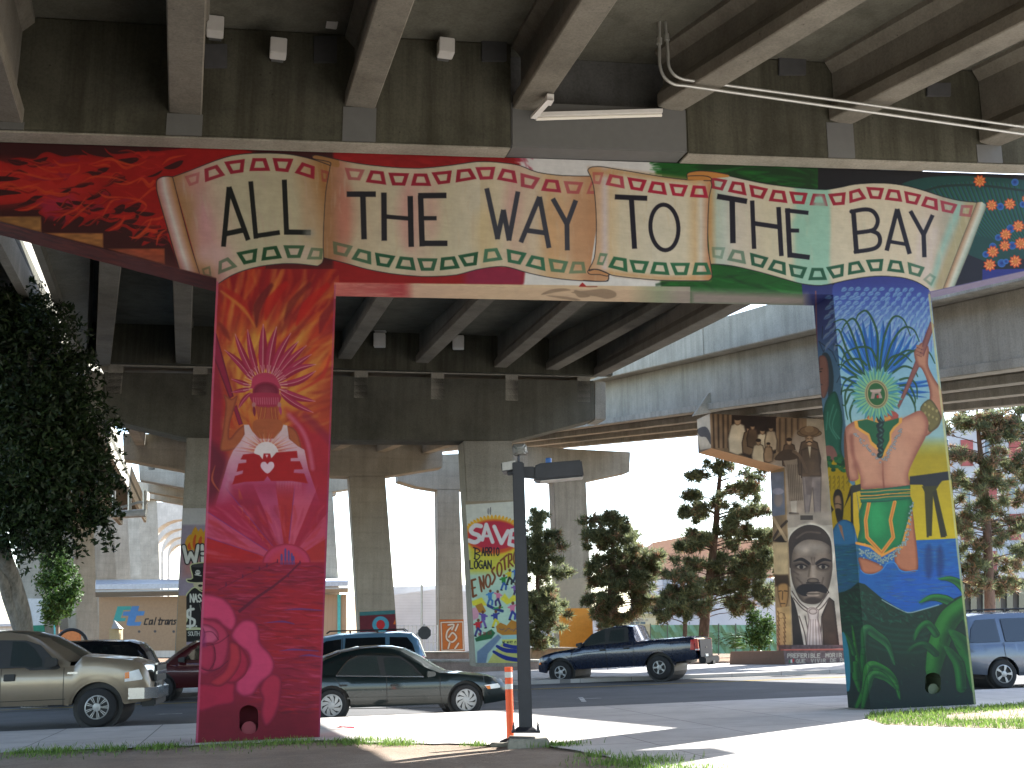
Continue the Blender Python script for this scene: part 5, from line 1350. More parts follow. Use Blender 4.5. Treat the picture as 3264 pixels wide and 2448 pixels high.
    c.poly([(930, 1120), (1420, 1120), (1420, 1260), (930, 1260)], (206, 196, 162))
    for x in range(935, 1420, 22):
        c.line([(x, 1130), (x, 1250)], 7, (184, 172, 138), a=.7)
    c.poly([(1010, 1180), (1370, 1180), (1370, 1245), (1010, 1245)], (214, 210, 190), a=.8)
    text(c, 'MAJOR', 1020, 1190, 22, (60, 70, 90), 13, .3, .24); text(c, 'TRANSPORTATION', 1118, 1190, 20, (140, 140, 140), 11, .25, .2); text(c, '1-888-907-3888', 1092, 1220, 20, (60, 90, 120), 11, .25, .24)


paint_save(FAR)
paint_sepia(FAR)
paint_boss(FAR)
paint_bases(FAR)
# ================================================================= bridge structure
AL = R(14)
EV = np.array([math.cos(AL), math.sin(AL), 0.])      # along the bents
NV = np.array([-math.sin(AL), math.cos(AL), 0.])     # away from the camera, square to them
P0 = UG(427, 1605)
UPZ = np.array([0, 0, 1.])


def W(s, t, z):
    p = P0 + EV * s + NV * t
    return np.array([p[0], p[1], z])


def S1(u, v, t=0.):
    """photograph pixel (3264 wide) on the bent's front plane shifted by t"""
    return UP(u / D, v / D, P0 + NV * t, NV)


def zcap(s):
    return 9.66 + .073 * s


def sz(p):
    return float(np.dot(p - P0, EV)), p[2]


GAIN = 1.0
DEP = .75
# ---------------- the painted bent
bent = empty('concrete_bent', W(5, .4, .25), 'concrete bent with the painted scroll ALL THE WAY TO THE BAY on its beam', 'bridge pier')
T = lambda u: 449 + u * .0331
pieces = [((-40, T(-40)), (690, T(690)), (690, 889), (-40, 695)), ((690, T(690)), (1072, T(1072)), (1072, 903), (690, 889)), ((1072, T(1072)), (2656, T(2656)), (2656, 939), (1072, 903)),
          ((2656, T(2656)), (2966, T(2966)), (2966, 932), (2656, 939)), ((2966, T(2966)), (3330, T(3330)), (3330, 850), (2966, 932))]
pm = Paint()
back = NV * DEP
for i, q in enumerate(pieces):
    a, b, c_, d = [S1(*p) for p in q]
    pm.face(a, b, c_, d, FRONT, 1.55, GAIN)
    if i in (0, 2, 4):
        pm.face(d, c_, c_ + back, d + back, FRONT, 2.4, GAIN)        # painted underside
    pm.quad([a + back, b + back, c_ + back, d + back], (120, 110, 92))
    pm.quad([a, b, b + back, a + back], (120, 110, 92))
    if i == 0:
        pm.quad([a, d, d + back, a + back], (120, 60, 50))
    if i == 4:
        pm.quad([b, c_, c_ + back, b + back], (60, 60, 80))
cap = pm.build('cap_beam', bent)


def hole(paint_obj, cen, rx, ry):
    """cut an oval niche in the painted face and line it"""
    bm = bmesh.new(); bm.from_mesh(paint_obj.data)
    off = root_loc(paint_obj)
    kill = []
    for f in bm.faces:
        p = PX(np.array(f.calc_center_median()) + off)
        x, y = (p[0] - cen[0]) / rx, (p[1] - cen[1]) / ry
        if abs(x) < 1 and (abs(y) < 1 - .55 * (1 - math.sqrt(max(0, 1 - x * x)))) and abs(np.dot(np.array(f.calc_center_median()) + off - P0, NV)) < .03:
            kill.append(f)
    bmesh.ops.delete(bm, geom=kill, context='FACES')
    bm.to_mesh(paint_obj.data); bm.free()


def niche(cen, rx, ry, parent, col, label):
    m = MB(); a = np.linspace(0, 2 * np.pi, 24, endpoint=False)
    rim = []
    for t in a:
        x = math.cos(t); y = math.sin(t)
        y = np.sign(y) * min(abs(y) ** .6, 1) if abs(y) > 0 else 0
        rim.append(S1(cen[0] + rx * 1.06 * x, cen[1] + ry * 1.04 * y, .004))
    rim = np.array(rim)
    m.loft(rim, rim + NV * .45, caps=False)
    m.add(rim + NV * .45, [tuple(range(24))])
    o = m.build('base_niche', M_plain('niche_' + label, col, .9), parent)
    v = MB()
    c0 = S1(cen[0], cen[1] + ry * .62, .08)
    v.tube([c0 + NV * .3, c0], .09, 14); v.tube([c0, c0 - NV * .02], .11, 14)
    v.box(c0 + NV * .2 - UPZ * .1, (.2, .2, .1))
    v.build('valve', M_plain('valve_' + label, np.array(col) * 1.5, .6), o)
    return o


def column(q, extra=None, name='column'):
    p = Paint()
    a, b, c_, d = [S1(*k) for k in q]
    p.face(a, b, c_, d, FRONT, 1.55, GAIN)
    bl = (a + back, d + back)
    if extra is not None:
        p.face(S1(*extra[0], DEP) if False else a + back, a, d, d + back, FRONT, 1.7, GAIN)
    else:
        p.face(a + back, a, d, d + back, FRONT, 3, GAIN)
    p.quad([b, c_, c_ + back, b + back], (150, 50, 60) if extra is None else (120, 140, 120))
    p.quad([a + back, b + back, c_ + back, d + back], (120, 110, 92))
    p.quad([a, b, b + back, a + back], (120, 110, 92))
    return p.build(name, bent)


colL = column([(690, 889), (1072, 903), (1018, 2395), (622, 2395)])
colL['label'] = 'column painted with a red figure, sunset and rose'
colR = column([(2656, 939), (2966, 932), (3116, 2285), (2777, 2285)], extra=1)
colR['label'] = 'column painted with a blue feathered figure and agave leaves'
hole(colL, (793, 2294), 30, 46)
hole(colR, (2974, 2178), 25, 34)
niche((793, 2294), 30, 46, colL, (.16, .02, .03), 'red')
niche((2974, 2178), 25, 34, colR, (.05, .07, .04), 'green')

# ---------------- deck on this side of the bent
near = empty('bridge_deck', W(4, -6, 10.5), 'concrete bridge deck on girders overhead in front of the painted scroll beam', 'bridge')


def girder(parent, c0, c1, h=1.5, w=.52, name='girder', mats=None):
    """precast girder from c0 to c1 (bottom centre), bulb below, wide top"""
    c0 = np.asarray(c0, float); c1 = np.asarray(c1, float)
    d = (c1 - c0); d[2] = 0; d /= np.linalg.norm(d)
    x = np.array([d[1], -d[0], 0])
    prof = [(-w / 2, .02), (-w / 2 + .02, 0), (w / 2 - .02, 0), (w / 2, .02), (w / 2, .24), (.12, .46), (.12, h - .3), (w * .55, h - .12), (w * .55, h), (-w * .55, h), (-w * .55, h - .12), (-.12, h - .3), (-.12, .46), (-w / 2, .24)]
    m = MB()
    m.loft([c0 + x * a + UPZ * b for a, b in prof], [c1 + x * a + UPZ * b for a, b in prof], 0)
    return m.build(name, CONC_G, parent)


ends = [((-25, 262), (47, 264), 0), ((365, 245), (434.7, 247), 0), ((743.5, 231), (811, 233), 0), ((1106, 237), (1172, 240), 0),
        ((1412, 236), (1478, 238), 1), ((1782, 264), (1844, 267), 1), ((2104, 312), (2166, 314), 1)]
TF = -.45
gdat = []
for l, r, k in ends:
    a = UP(*l, P0 + NV * TF, NV); b = UP(*r, P0 + NV * TF, NV)
    c = (a + b) / 2
    d = np.array([.28, -1, 0]) if k == 0 else np.array([.6, -1, 0])
    d /= np.linalg.norm(d)
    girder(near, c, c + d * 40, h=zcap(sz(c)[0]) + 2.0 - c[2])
    gdat.append((sz(c)[0], c[2]))
# one more pair to the left, out of frame, so the deck shades what it does in life
for k in (1, 2, 3, 4):
    s0, z0 = gdat[0]
    c = W(s0 - 2.8 * k, TF, z0 - .2 * k); d = np.array([.28, -1, 0]); d /= np.linalg.norm(d)
    girder(near, c, c + d * 40, h=zcap(s0 - 2.8 * k) + 2.0 - c[2])
zs = lambda s: zcap(s) + 1.97


def Q(x, y):
    """point of the slab underside over plan x, y"""
    s = float(np.dot(np.array([x, y, 0]) - np.array([P0[0], P0[1], 0]), EV))
    return np.array([x, y, zs(s)])


eR = W(15.7, .1, 0)
slab_plan = [W(-20, .1, 0)[:2], eR[:2], eR[:2] + np.array([.62, -1]) * 7, eR[:2] + np.array([.62, -1]) * 40, W(-20, .1, 0)[:2] + np.array([.28, -1]) * 41]
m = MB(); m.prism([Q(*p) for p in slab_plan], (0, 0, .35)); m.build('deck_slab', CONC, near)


def dia(s0, s1, t0, t1, z0, z1, name, mat, parent=near):
    m = MB()
    a = [W(s0, t0, zcap(s0) + z0), W(s1, t0, zcap(s1) + z0), W(s1, t0, zcap(s1) + z1), W(s0, t0, zcap(s0) + z1)]
    m.prism(a, NV * (t1 - t0))
    return m.build(name, mat, parent, bevel=.02 if t1 - t0 > .2 else 0)


sg = lambda u, v: sz(UP(u, v, P0 + NV * TF, NV))[0]
s3r, s4l = sg(1104, 240), sg(1482, 240)
g_end = [sg(0, 300) - 8, sg(360, 300), sg(438, 300), sg(740, 300), sg(814, 300), s3r]
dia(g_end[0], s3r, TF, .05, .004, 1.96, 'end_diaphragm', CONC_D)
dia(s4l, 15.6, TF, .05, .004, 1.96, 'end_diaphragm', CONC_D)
dia(g_end[0], s3r, TF + .01, -.02, -.03, .002, 'bounce_lit_strip', CONC_F)  # added strip; its pale tone carries ground bounce on the cleaner ledge
dia(s4l, 15.6, TF + .01, -.02, -.03, .002, 'bounce_lit_strip', CONC_F)
dia(-3.5, 15.8, .12, .68, -.3, .002, 'bearing_pad', CONC_D)
dia(s3r + .004, s4l - .004, TF - .006, .05, .006, .86, 'joint_block', GREYP)
dia(s3r + .004, s4l - .004, .0, .05, .87, 1.96, 'joint_wall', M_concrete('dark_grey_concrete', (.10, .10, .095), stain=.3))  # plain dark grey wall above the joint block
for (l, r, k), (s0, z0) in zip(ends, gdat):
    if 1104 <= l[0] <= 1480:
        continue
    w = .28
    dia(s0 - w, s0 + w, TF - .012, TF + .05, .008, z0 - zcap(s0) - .004, 'bearing_patch', GREYP)
for u0, u1, v0, v1 in [(441, 491, 94, 145), (678, 728, 77, 134), (1041, 1095, 72, 131), (1683, 1742, 111, 161), (2003, 2055, 178, 207)]:
    a = [UP(u, v, P0 + NV * (TF - .05), NV) for u, v in ((u0, v0), (u1, v0), (u1, v1), (u0, v1))]
    m = MB(); m.prism(a, NV * .055)
    m.build('niche_shade_panel', M_plain('niche_shade_grey', (.055, .055, .055), .8), near, bevel=.01)  # dark panels painted in for the shade of niches in the wall
WHT = M_plain('white_enamel', (.62, .60, .56), .5, var=.05)
nbx = 0
for u, v, lab in [(465, 58, 'grey white junction box by the first girder from the tree side'), (601, 105, 'grey white junction box low on the bay above the word ALL'), (712, 38, 'grey white junction box high on the bay above the word ALL'),
                  (963, 104, 'grey white junction box low on the bay above the word THE'), (1077, 38, 'grey white junction box high beside the girder above the word WAY')]:
    c = UP(u, v, P0 + NV * (TF - .28), NV)
    o = empty('junction_box', c, lab, 'junction box', 'junction boxes under the deck')
    m = MB(); rot = np.stack([EV, NV, UPZ], 1)
    m.box(c, (.27, .26, .28), 0, rot); m.build('housing', WHT, o, bevel=.012)
    m = MB(); m.box(c + NV * .205, (.2, .15, .2), 0, rot); m.build('bracket', GREYP, o)

# tube light, bracket plate, conduits
o = empty('tube_light', UP(1290, 246, P0 + NV * -.7, NV), 'long white tube light on the grey block above the word WAY', 'light fixture')
a, b = UP(1160, 250, P0 + NV * -.62, NV), UP(1432, 242, P0 + NV * -.62, NV)
m = MB(); m.prism([a, b, b + UPZ * .07, a + UPZ * .07], NV * .16); m.build('housing', WHT, o)
m = MB(); m.tube([a - UPZ * .03 + NV * .07, b - UPZ * .03 + NV * .07], .03, 8); m.build('tube', M_plain('tube_glass', (.72, .69, .6), .3, var=.03), o, smooth=40)
a, b = UP(1146, 256, P0 + NV * -.75, NV), UP(1182, 216, P0 + NV * -1.25, NV)
m = MB(); m.prism([a, a + EV * .1, b + EV * .1, b], (0, 0, .05)); m.prism([b, b + EV * .12, b + EV * .12 + UPZ * .12, b + UPZ * .12], NV * .2)
tag(m.build('light_bracket', WHT), 'short white angled lamp plate under the third girder', 'lamp bracket')
GALV = M_plain('galvanised_steel', (.45, .45, .42), .45, metal=.7, var=.1)
for k, (pts, lab) in enumerate([([(2055, 0), (2055, 340), (2060, 430), (2090, 500), (2150, 540), (2212, 548)], 'lower of the two steel conduits crossing under the deck girders'), ([(2080, 0), (2108, 310), (2115, 420), (2150, 480), (2212, 510)], 'upper of the two steel conduits crossing under the deck girders')]):
    c2 = lambda x, y: ((1080 + x / 2.011) / D, y / 2.011 / D)
    pl = P0 + NV * (-1.5 - .0 * k)
    path = [UP(*c2(x, y), pl, NV) for x, y in smooth_pts(pts, 4, False)]
    path = [path[0] + UPZ * 1.2] + path
    for x, y in ([(1100, 700), (2300, 872)] if k == 0 else [(1100, 655), (2300, 826)]):
        path.append(UP((2164 + x / 2.011) / D, y / 2.011 / D, pl, NV))
    path.append(path[-1] + (path[-1] - path[-2]) * .8)
    o = empty('conduit', path[2], lab, 'conduit', 'conduits under the deck')
    m = MB(); m.tube(path, .028, 8); m.build('pipe', GALV, o, smooth=50)
    m = MB()
    i = 4
    t = path[i] - path[i - 1]; t = t / np.linalg.norm(t)
    m.tube([path[i] - t * .06, path[i] + t * .06], .048, 8); m.build('coupling', GALV, o)

# ---------------- second bent, over the street
P2 = np.array([0., 43.5, 0.])
S2 = lambda u, v, t=0.: UP(u, v, P2 + NV * t, NV)


def slabpoly(parent, name, pts, S, depth, mat, t=0.):
    m = MB(); m.prism([S(u, v, t) for u, v in pts], NV * depth)
    return m.build(name, mat, parent, bevel=.03)


def mural(parent, name, quad, S, gain, cv=None, step=1.25, depth=.02):
    """thin painted skin on a column face"""
    a, b, c_, d = [S(u, v, -.006) for u, v in quad]
    p = Paint(); p.face(a, b, c_, d, cv or FAR, step, gain)
    k = NV * .005
    return p.build(name, parent)


bent2 = empty('concrete_bent', S2(700, 1432), 'wide concrete bent across the street with a SAVE BARRIO LOGAN mural column', 'bridge pier')
slabpoly(bent2, 'cap_beam', [(224, 803), (1284, 822), (1284, 906), (1106, 952), (982, 951), (530, 948), (403, 945), (224, 903)], S2, 1.2, CONC)
for (u0, v0, u1, v1, du) in [(224, 803, 224, 903, -.62), (1284, 822, 1284, 906, .5)]:
    a, b = S2(u0, v0), S2(u1, v1)
    m = MB(); m.prism([a + NV * .05, b + NV * .05, b + NV * 1.15, a + NV * 1.15], EV * du)
    m.build('beam_end', CONC_F, bent2, bevel=.05)  # paler concrete: light on the end faces put into their colour
c1 = slabpoly(bent2, 'column', [(1001, 952), (1106, 952), (1128, 1440), (1028, 1440)], S2, 1.1, CONC_F)
mural(c1, 'mural', [(1005.5, 1083), (1109.5, 1081), (1128, 1432), (1027.5, 1432)], S2, 1.2)
c2_ = slabpoly(bent2, 'column', [(403, 945), (535, 948), (512, 1440), (376, 1440)], S2, 1.1, CONC_F)
mural(c2_, 'mural', [(395.5, 1098), (528, 1098), (513, 1425), (378.5, 1425)], S2, 1.15)

# ---------------- deck beyond the painted bent
far = empty('bridge_deck', W(3, 14, 11), 'concrete bridge deck on girders over the street behind the painted scroll beam', 'bridge')


def pt_on_back(pn, pf):
    """where the picture line pf->pn meets the back of the first bent at girder height"""
    pn = np.array(pn, float); pf = np.array(pf, float); best = None
    for k in np.linspace(0, 3, 400):
        q = pn + (pn - pf) * k
        p = UP(q[0], q[1], P0 + NV * .8, NV)
        s, z = sz(p)
        e = abs(z - zcap(s) - .42)
        if best is None or e < best[0]:
            best = (e, p)
    return best[1]


fg = []
for nl, fl in [((215, 560), (206, 788)), ((373, 606), (380, 788)), ((600, 620), (556, 785)), ((813, 642), (728.5, 777.6)), ((1031.7, 647), (894.6, 786)), ((1233, 652), (1064, 796)), ((1423, 660.8), (1174, 801)), ((1423, 738.7), (1279, 813))]:
    f = S2(*fl); n_ = pt_on_back(nl, fl)
    f = f + EV * .25; n_ = n_ + EV * .25
    girder(far, n_, f, 1.5, .5)
    fg.append((n_, f))
(n0, f0), (n1, f1) = fg[0], fg[-1]
m = MB()
h = UPZ * 1.48
m.prism([n0 + h - EV * .45, n1 + h + EV * .35, f1 + h + EV * .35, f0 + h - EV * .45], UPZ * .3)
m.build('deck_slab', CONC, far)
qn, qf = UZ(91.5, 542, 11.0), S2(184, 800)
qn = qn - (qf - qn) * .25
gn, gf = n0 + h - EV * .45, f0 + h - EV * .45
m = MB(); m.prism([gn, qn, qf, gf], UPZ * .2); m.build('deck_overhang', CONC_F, far)  # overhang in pale concrete, sky light on it put into the colour
m = MB(); m.prism([qn - EV * .01, qn - EV * .2, qf - EV * .2, qf - EV * .01], UPZ * 1.35); m.build('parapet', CONC_F, far)
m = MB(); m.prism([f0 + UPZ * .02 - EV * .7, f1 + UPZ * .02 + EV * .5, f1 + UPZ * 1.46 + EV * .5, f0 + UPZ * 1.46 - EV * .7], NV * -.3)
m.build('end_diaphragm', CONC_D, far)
a, b = .8, .42
m = MB(); m.prism([W(-3.8, .82, zcap(-3.8)), W(10.5, .82, zcap(10.5)), W(10.5, .82, zcap(10.5) + 1.88), W(-3.8, .82, zcap(-3.8) + 1.88)], NV * .3)
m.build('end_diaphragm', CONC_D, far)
# boxes on the far diaphragm
for k, (u, v, lab) in enumerate([(822, 703, 'upper pale box on the wall under the deck beyond the scroll'), (820, 735, 'lower pale box on the wall under the deck beyond the scroll'), (990, 740, 'pale box on the wall under the deck left of the lamp post')]):
    c = S2(u, v, -.55)
    m = MB(); m.box(c, (.42, .35, .5)); m.box(c + np.array([0, -.19, .05]), (.34, .03, .3))
    tag(m.build('junction_box', WHT, bevel=.02), lab, 'junction box', 'junction boxes under the far deck')

# ---------------- bents further off
P3 = np.array([0., 71., 0.])
S3 = lambda u, v, t=0.: UP(u, v, P3 + NV * t, NV)
b3 = empty('concrete_bent', S3(620, 1420), 'pale concrete bent beyond the street with a teal and maroon column base', 'bridge pier')
slabpoly(b3, 'cap_beam', [(265, 936), (956, 950), (956, 1009), (832, 1029), (754, 1029), (400, 1016), (268, 992)], S3, 1.3, CONC_F)
c3 = slabpoly(b3, 'column', [(754, 1028), (832, 1028), (862, 1420), (779, 1420)], S3, 1.2, CONC_F)
mural(c3, 'mural', [(776.5, 1322), (853, 1318), (859, 1408), (778.5, 1408)], S3, 1.1)
slabpoly(b3, 'column', [(410, 1018), (480, 1020), (470, 1420), (398, 1420)], S3, 1.2, CONC_F)
dv = (S3(265, 936) - S2(185, 797)) * .95
lab = ['second pale bent receding beyond the SAVE mural bent', 'third pale bent receding beyond the SAVE mural bent', 'fourth and farthest pale bent receding beyond the SAVE mural bent']
for k in range(3):
    r_ = empty('concrete_bent', np.array(b3.location) + dv * (k + 1), lab[k], 'bridge pier', 'receding bents of the main deck')
    for i, ch in enumerate(b3.children):
        c = ch.copy(); COL.objects.link(c); c.parent = r_
far2 = empty('bridge_deck', S3(600, 930), 'long pale bridge deck running away past the SAVE mural bent', 'bridge')
for k in range(4):
    a = S3(285, 925) + dv * k; b = S3(940, 945) + dv * k
    a2 = a + dv; b2 = b + dv
    if k == 0:
        a, b = S2(215, 790), S2(1290, 815)
        a2, b2 = S3(285, 925), S3(940, 945)
    m = MB(); m.prism([a, b, b2, a2], UPZ * .4); m.build('deck_slab', CONC_F, far2)
    for q in np.linspace(.03, .97, 7):
        g0, g1 = a + (b - a) * q, a2 + (b2 - a2) * q
        m = MB(); m.prism([g0 - EV * .25, g0 + EV * .25, g1 + EV * .25, g1 - EV * .25], UPZ * -1.0); m.build('girder', CONC_F, far2)
    m = MB(); m.prism([a - EV * .6, a - EV * .4, a2 - EV * .4, a2 - EV * .6], UPZ * 1.3); m.build('parapet', CONC_F, far2)

P4 = np.array([0., 78., 0.])
S4 = lambda u, v, t=0.: UP(u, v, P4 + NV * t, NV)
b4 = empty('concrete_bent', S4(970, 1415), 'concrete bent with an orange base bearing a white interlaced glyph', 'bridge pier')
slabpoly(b4, 'cap_beam', [(859, 985), (1120, 975), (1120, 1058), (941, 1058), (899, 1051), (860, 1039)], S4, 1.3, CONC_F)
c4 = slabpoly(b4, 'column', [(945, 1057), (992, 1057), (1004, 1425), (950, 1425)], S4, 1.2, CONC_F)
mural(c4, 'mural', [(949, 1338), (1001.5, 1338), (1004, 1411), (950, 1411)], S4, 1.15)
P5 = np.array([4., 72., 0.])
S5 = lambda u, v, t=0.: UP(u, v, P5 + NV * t, NV)
b5 = empty('concrete_bent', S5(1240, 1405), 'concrete bent with a plain yellow orange base behind the dark blue pickup', 'bridge pier')
slabpoly(b5, 'cap_beam', [(1050, 960), (1362, 976), (1360, 1020), (1265, 1040), (1197, 1040), (1120, 1012), (1050, 1000)], S5, 1.4, CONC_R)
c5 = slabpoly(b5, 'column', [(1196, 1039), (1266, 1040), (1283, 1420), (1210, 1420)], S5, 1.2, CONC_R)
mural(c5, 'mural', [(1204, 1255), (1276, 1246), (1282.3, 1400), (1209.2, 1400)], S5, 1.1)

# ---------------- curving ramp on the right and its sepia bent
RA, RB = UY(2212, 793, 30.), UY(1550, 883, 46.)
rd = RB - RA
rr = np.array([rd[1], -rd[0], 0]); rr /= np.linalg.norm(rr)
if rr[0] < 0:
    rr = -rr
Rp = lambda s, w, z: RA + rd * s + rr * w + UPZ * z
rampo = empty('ramp_deck', Rp(.5, 3, 0), 'pale concrete ramp sweeping past the blue column above the trees', 'bridge')
s0, s1 = -.12, 4.2


def rbar(name, w0, w1, z0, z1, mat, a=s0, b=s1):
    m = MB()
    m.prism([Rp(a, w0, z0), Rp(a, w1, z0), Rp(a, w1, z1), Rp(a, w0, z1)], rd * (b - a))
    return m.build(name, mat, rampo, bevel=.02)


rbar('girder', .0, .55, .0, .28, CONC_R); rbar('girder', .12, .42, .281, 2.2, CONC_R)
rbar('deck_slab', -.85, 8.6, 2.21, 2.5, CONC_R)
for k in range(4):
    rbar('parapet', -.9, -.62, 2.1, 3.42, CONC_R, s0 + k * 1.08, s0 + k * 1.08 + 1.077)
rbar('parapet', 8.3, 8.55, 2.51, 3.4, CONC_R)
for k in (1, 2, 3):
    rbar('girder', 2.3 * k, 2.3 * k + .55, .0, .28, CONC_R); rbar('girder', 2.3 * k + .12, 2.3 * k + .42, .281, 2.2, CONC_R)
P6 = UG(1697, 1437) + NV * 1.5
S6 = lambda u, v, t=0.: UP(u, v, P6 + NV * t, NV)
b6 = empty('concrete_bent', S6(1750, 1405), 'bent painted in sepia with a moustached portrait above a lettered planter', 'bridge pier')


def painted_block(parent, name, quads, S, depth, gain, soff=()):
    p = Paint(); k = NV * depth
    for i, q in enumerate(quads):
        a, b, c_, d = [S(u, v) for u, v in q]
        p.face(a, b, c_, d, FAR, 1.25, gain)
        p.face(a + k, a, d, d + k, FAR, 1.6, gain)
        p.quad([b, c_, c_ + k, b + k], (150, 130, 104)); p.quad([a + k, b + k, c_ + k, d + k], (140, 126, 104)); p.quad([a, b, b + k, a + k], (140, 126, 104)); p.quad([d, c_, c_ + k, d + k], (176, 140, 104))
    return p.build(name, parent)


painted_block(b6, 'cap_beam', [((1533.4, 893.4), (1692, 901), (1692, 1009.4), (1536, 968)), ((1692, 901), (1830, 909), (1830, 1020), (1692, 1009.4)), ((1830, 909), (1960, 916), (1960, 975), (1830, 1020))], S6, 1.35, 1.1)
painted_block(b6, 'column', [((1694.5, 1009), (1826, 1020), (1838, 1412), (1710.5, 1412))], S6, 1.3, 1.1)
m = MB(); a = S6(1500, 860); m.prism([S6(1530, 850, -.2), S6(1552, 838, -.2), S6(1560, 886, -.2), S6(1498, 898, -.2)], NV * .2)
m.build('seat_block', CONC_F, b6)
ped = empty('planter_wall', UG(1760, 1437), 'low planter with white mosaic letters under the sepia portrait', 'planter')
A = UG(1697, 1437, -.02); hgt = S6(1697, 1406, -1.5)[2] - A[2]
Bp = A + EV * 6.5 + UPZ * .03; Cp = A + np.array([-1.75, 2.6, -.05]); Dp = Bp + NV * 4
p = Paint()
t = UPZ * hgt
slope = NV * .12
p.face(A + t + slope, Bp + t + slope, Bp - UPZ * .2, A - UPZ * .2, FAR, 1.3, 1.0)
p.quad([A + t + slope, A - UPZ * .2, Cp - UPZ * .2, Cp + t + EV * .1], (98, 74, 62))
p.quad([A + t + slope, Bp + t + slope, Dp + t, Cp + t + EV * .1], (150, 66, 54))
p.build('lettered_wall', ped)
m = MB(); m.prism([A + t * 1.0 + slope + UPZ * .004 - NV * .05, Bp + t + slope + UPZ * .004 - NV * .05, Bp + t + slope + NV * .25 + UPZ * .004, A + t + slope + NV * .25 + UPZ * .004], UPZ * .06)
m.build('coping', M_plain('red_coping', (.30, .08, .06), .8), ped)

# ---------------- left hand deck and its columns
lp = [UZ(44, 542, 11.6), UY(288, 1054, 95)]
ld = lp[1] - lp[0]
leftd = empty('bridge_deck', lp[0], 'neighbouring bridge deck behind the leafy tree, a strip of sky beside it', 'bridge')
m = MB(); q = np.array([-9., 0, 0])
e0, e1 = lp[0] - ld * .35, lp[1] + ld * .5
m.prism([e0, e1, e1 + q, e0 + q], UPZ * .35); m.build('deck_slab', CONC_D, leftd)
m = MB(); m.prism([e0, e1, e1 + np.array([-.25, 0, 0]), e0 + np.array([-.25, 0, 0])], UPZ * -.7); m.build('girder', CONC_F, leftd)
m = MB(); m.prism([e0 + UPZ * .351, e1 + UPZ * .351, e1 + np.array([-.2, 0, .351]), e0 + np.array([-.2, 0, .351])], UPZ * .9); m.build('parapet', CONC_F, leftd)
for k in (2.6, 5.2, 7.8):
    m = MB(); b_ = np.array([-k, 0, 0]); m.prism([e0 + b_, e1 + b_, e1 + b_ - np.array([.4, 0, 0]), e0 + b_ - np.array([.4, 0, 0])], UPZ * -1.0); m.build('girder', CONC_G, leftd)
cols = [(95, 83.5, 96, 55, 1176, 'first pale column behind the leafy tree, white painted at its foot'), (118, 156.7, 165.8, 45, 1158, 'second pale column behind the leafy tree'), (140, 202.4, 212.7, 39, 1131, 'third pale column, beside the orange shed'),
        (165, 235.6, 245.5, 34, 1131, 'first column seen above the orange shed roof'), (190, 260.8, 270.5, 30, 1124, 'second column seen above the orange shed roof'), (215, 284, 293.4, 27, 1122, 'third column seen above the orange shed roof'), (245, 303.8, 312, 24, 1128, 'fourth column seen above the orange shed roof')]
for k, (Y, ut, ub, w, vt, lb) in enumerate(cols):
    Pk = np.array([0., Y, 0.]); k2 = np.array([0, 1.3, 0])
    sl = (ub - ut) / (1360 - vt)
    top = 1040; uT = ut + (top - vt) * sl; uB = ub + (1410 - 1360) * sl
    m = MB()
    a, b, c_, d = UY(uT - w * .86, top, Y), UY(uT, top, Y), UY(uB, 1410, Y), UY(uB - w, 1410, Y)
    m.prism([a, b, c_, d], (Y * .012 + .25, 1.6, 0))
    o = m.build('bridge_column', CONC_F, bevel=.05); tag(o, lb, 'bridge column', 'receding bridge columns')
    a, b = UY(uT - w * 3.2, 1046, Y), UY(uT + w * 1.4, 1062, Y)
    m = MB(); m.prism([a, b, b - UPZ * 1.6, a - UPZ * 2.2], (0, 1.6, 0)); m.build('cap_beam', CONC_F, o, bevel=.05)
m = MB(); a, b, c_, d = UY(45, 1293, 94.9), UY(91.2, 1293, 94.9), UY(98.5, 1400, 94.9), UY(49, 1400, 94.9)
m.prism([a, b, c_, d], (0, .09, 0)); m.build('painted_foot', M_plain('pale_patch', (.5, .5, .48), .8), bpy.data.objects['bridge_column'])
m = MB(); m.prism([UY(52, 1352, 94.8), UY(95.6, 1350, 94.8), UY(98.5, 1400, 94.8), UY(54, 1400, 94.8)], (0, .08, 0)); m.build('green_band', M_plain('green_band', (.02, .16, .09), .8), bpy.data.objects['bridge_column'])
# nested arches at the end of the view
for k, (ul, vt, Y) in enumerate([(320, 1150, 290), (338, 1153, 320), (353, 1157, 350), (366, 1160, 385)]):
    up = lambda u, v: UY(u, v, Y)
    cu = 392; r_ = cu - ul
    pts = [(300, 1085), (470, 1085), (470, 1400), (cu + r_, 1400)]
    for an in np.linspace(0, 180, 15):
        pts.append((cu + r_ * math.cos(R(an)), vt + 40 - (r_ * .95) * math.sin(R(an)) + 0))
    pts += [(ul, 1400), (300, 1400)]
    m = MB(); m.prism([up(*p) for p in pts], (0, 4, 0))
    tag(m.build('bridge_arch', M_concrete('bright_concrete%d' % k, (.55, .52, .46), dark=.85, stain=.15)), ['nearest arched pier above the orange shed', 'second arched pier above the orange shed', 'third arched pier above the orange shed', 'innermost arched pier above the orange shed'][k], 'bridge pier', 'arched piers')
# service pipes under the left deck
m = MB()
m.tube([UY(243, 1112, 62), UY(316, 1108, 62)], .22, 8)
for u in (246, 280, 312):
    m.tube([UY(u, 1110, 62), UY(u, 1060, 62)], .1, 6)
m.tube([UY(250, 1100, 62), UY(300, 1085, 62), UY(318, 1086, 62)], .08, 6)
tag(m.build('service_pipe', GALV), 'grey service pipes hanging under the deck above the orange shed', 'pipe')
# ================================================================= ground, street, pavements
def struct(o):
    o['kind'] = 'structure'
    return o


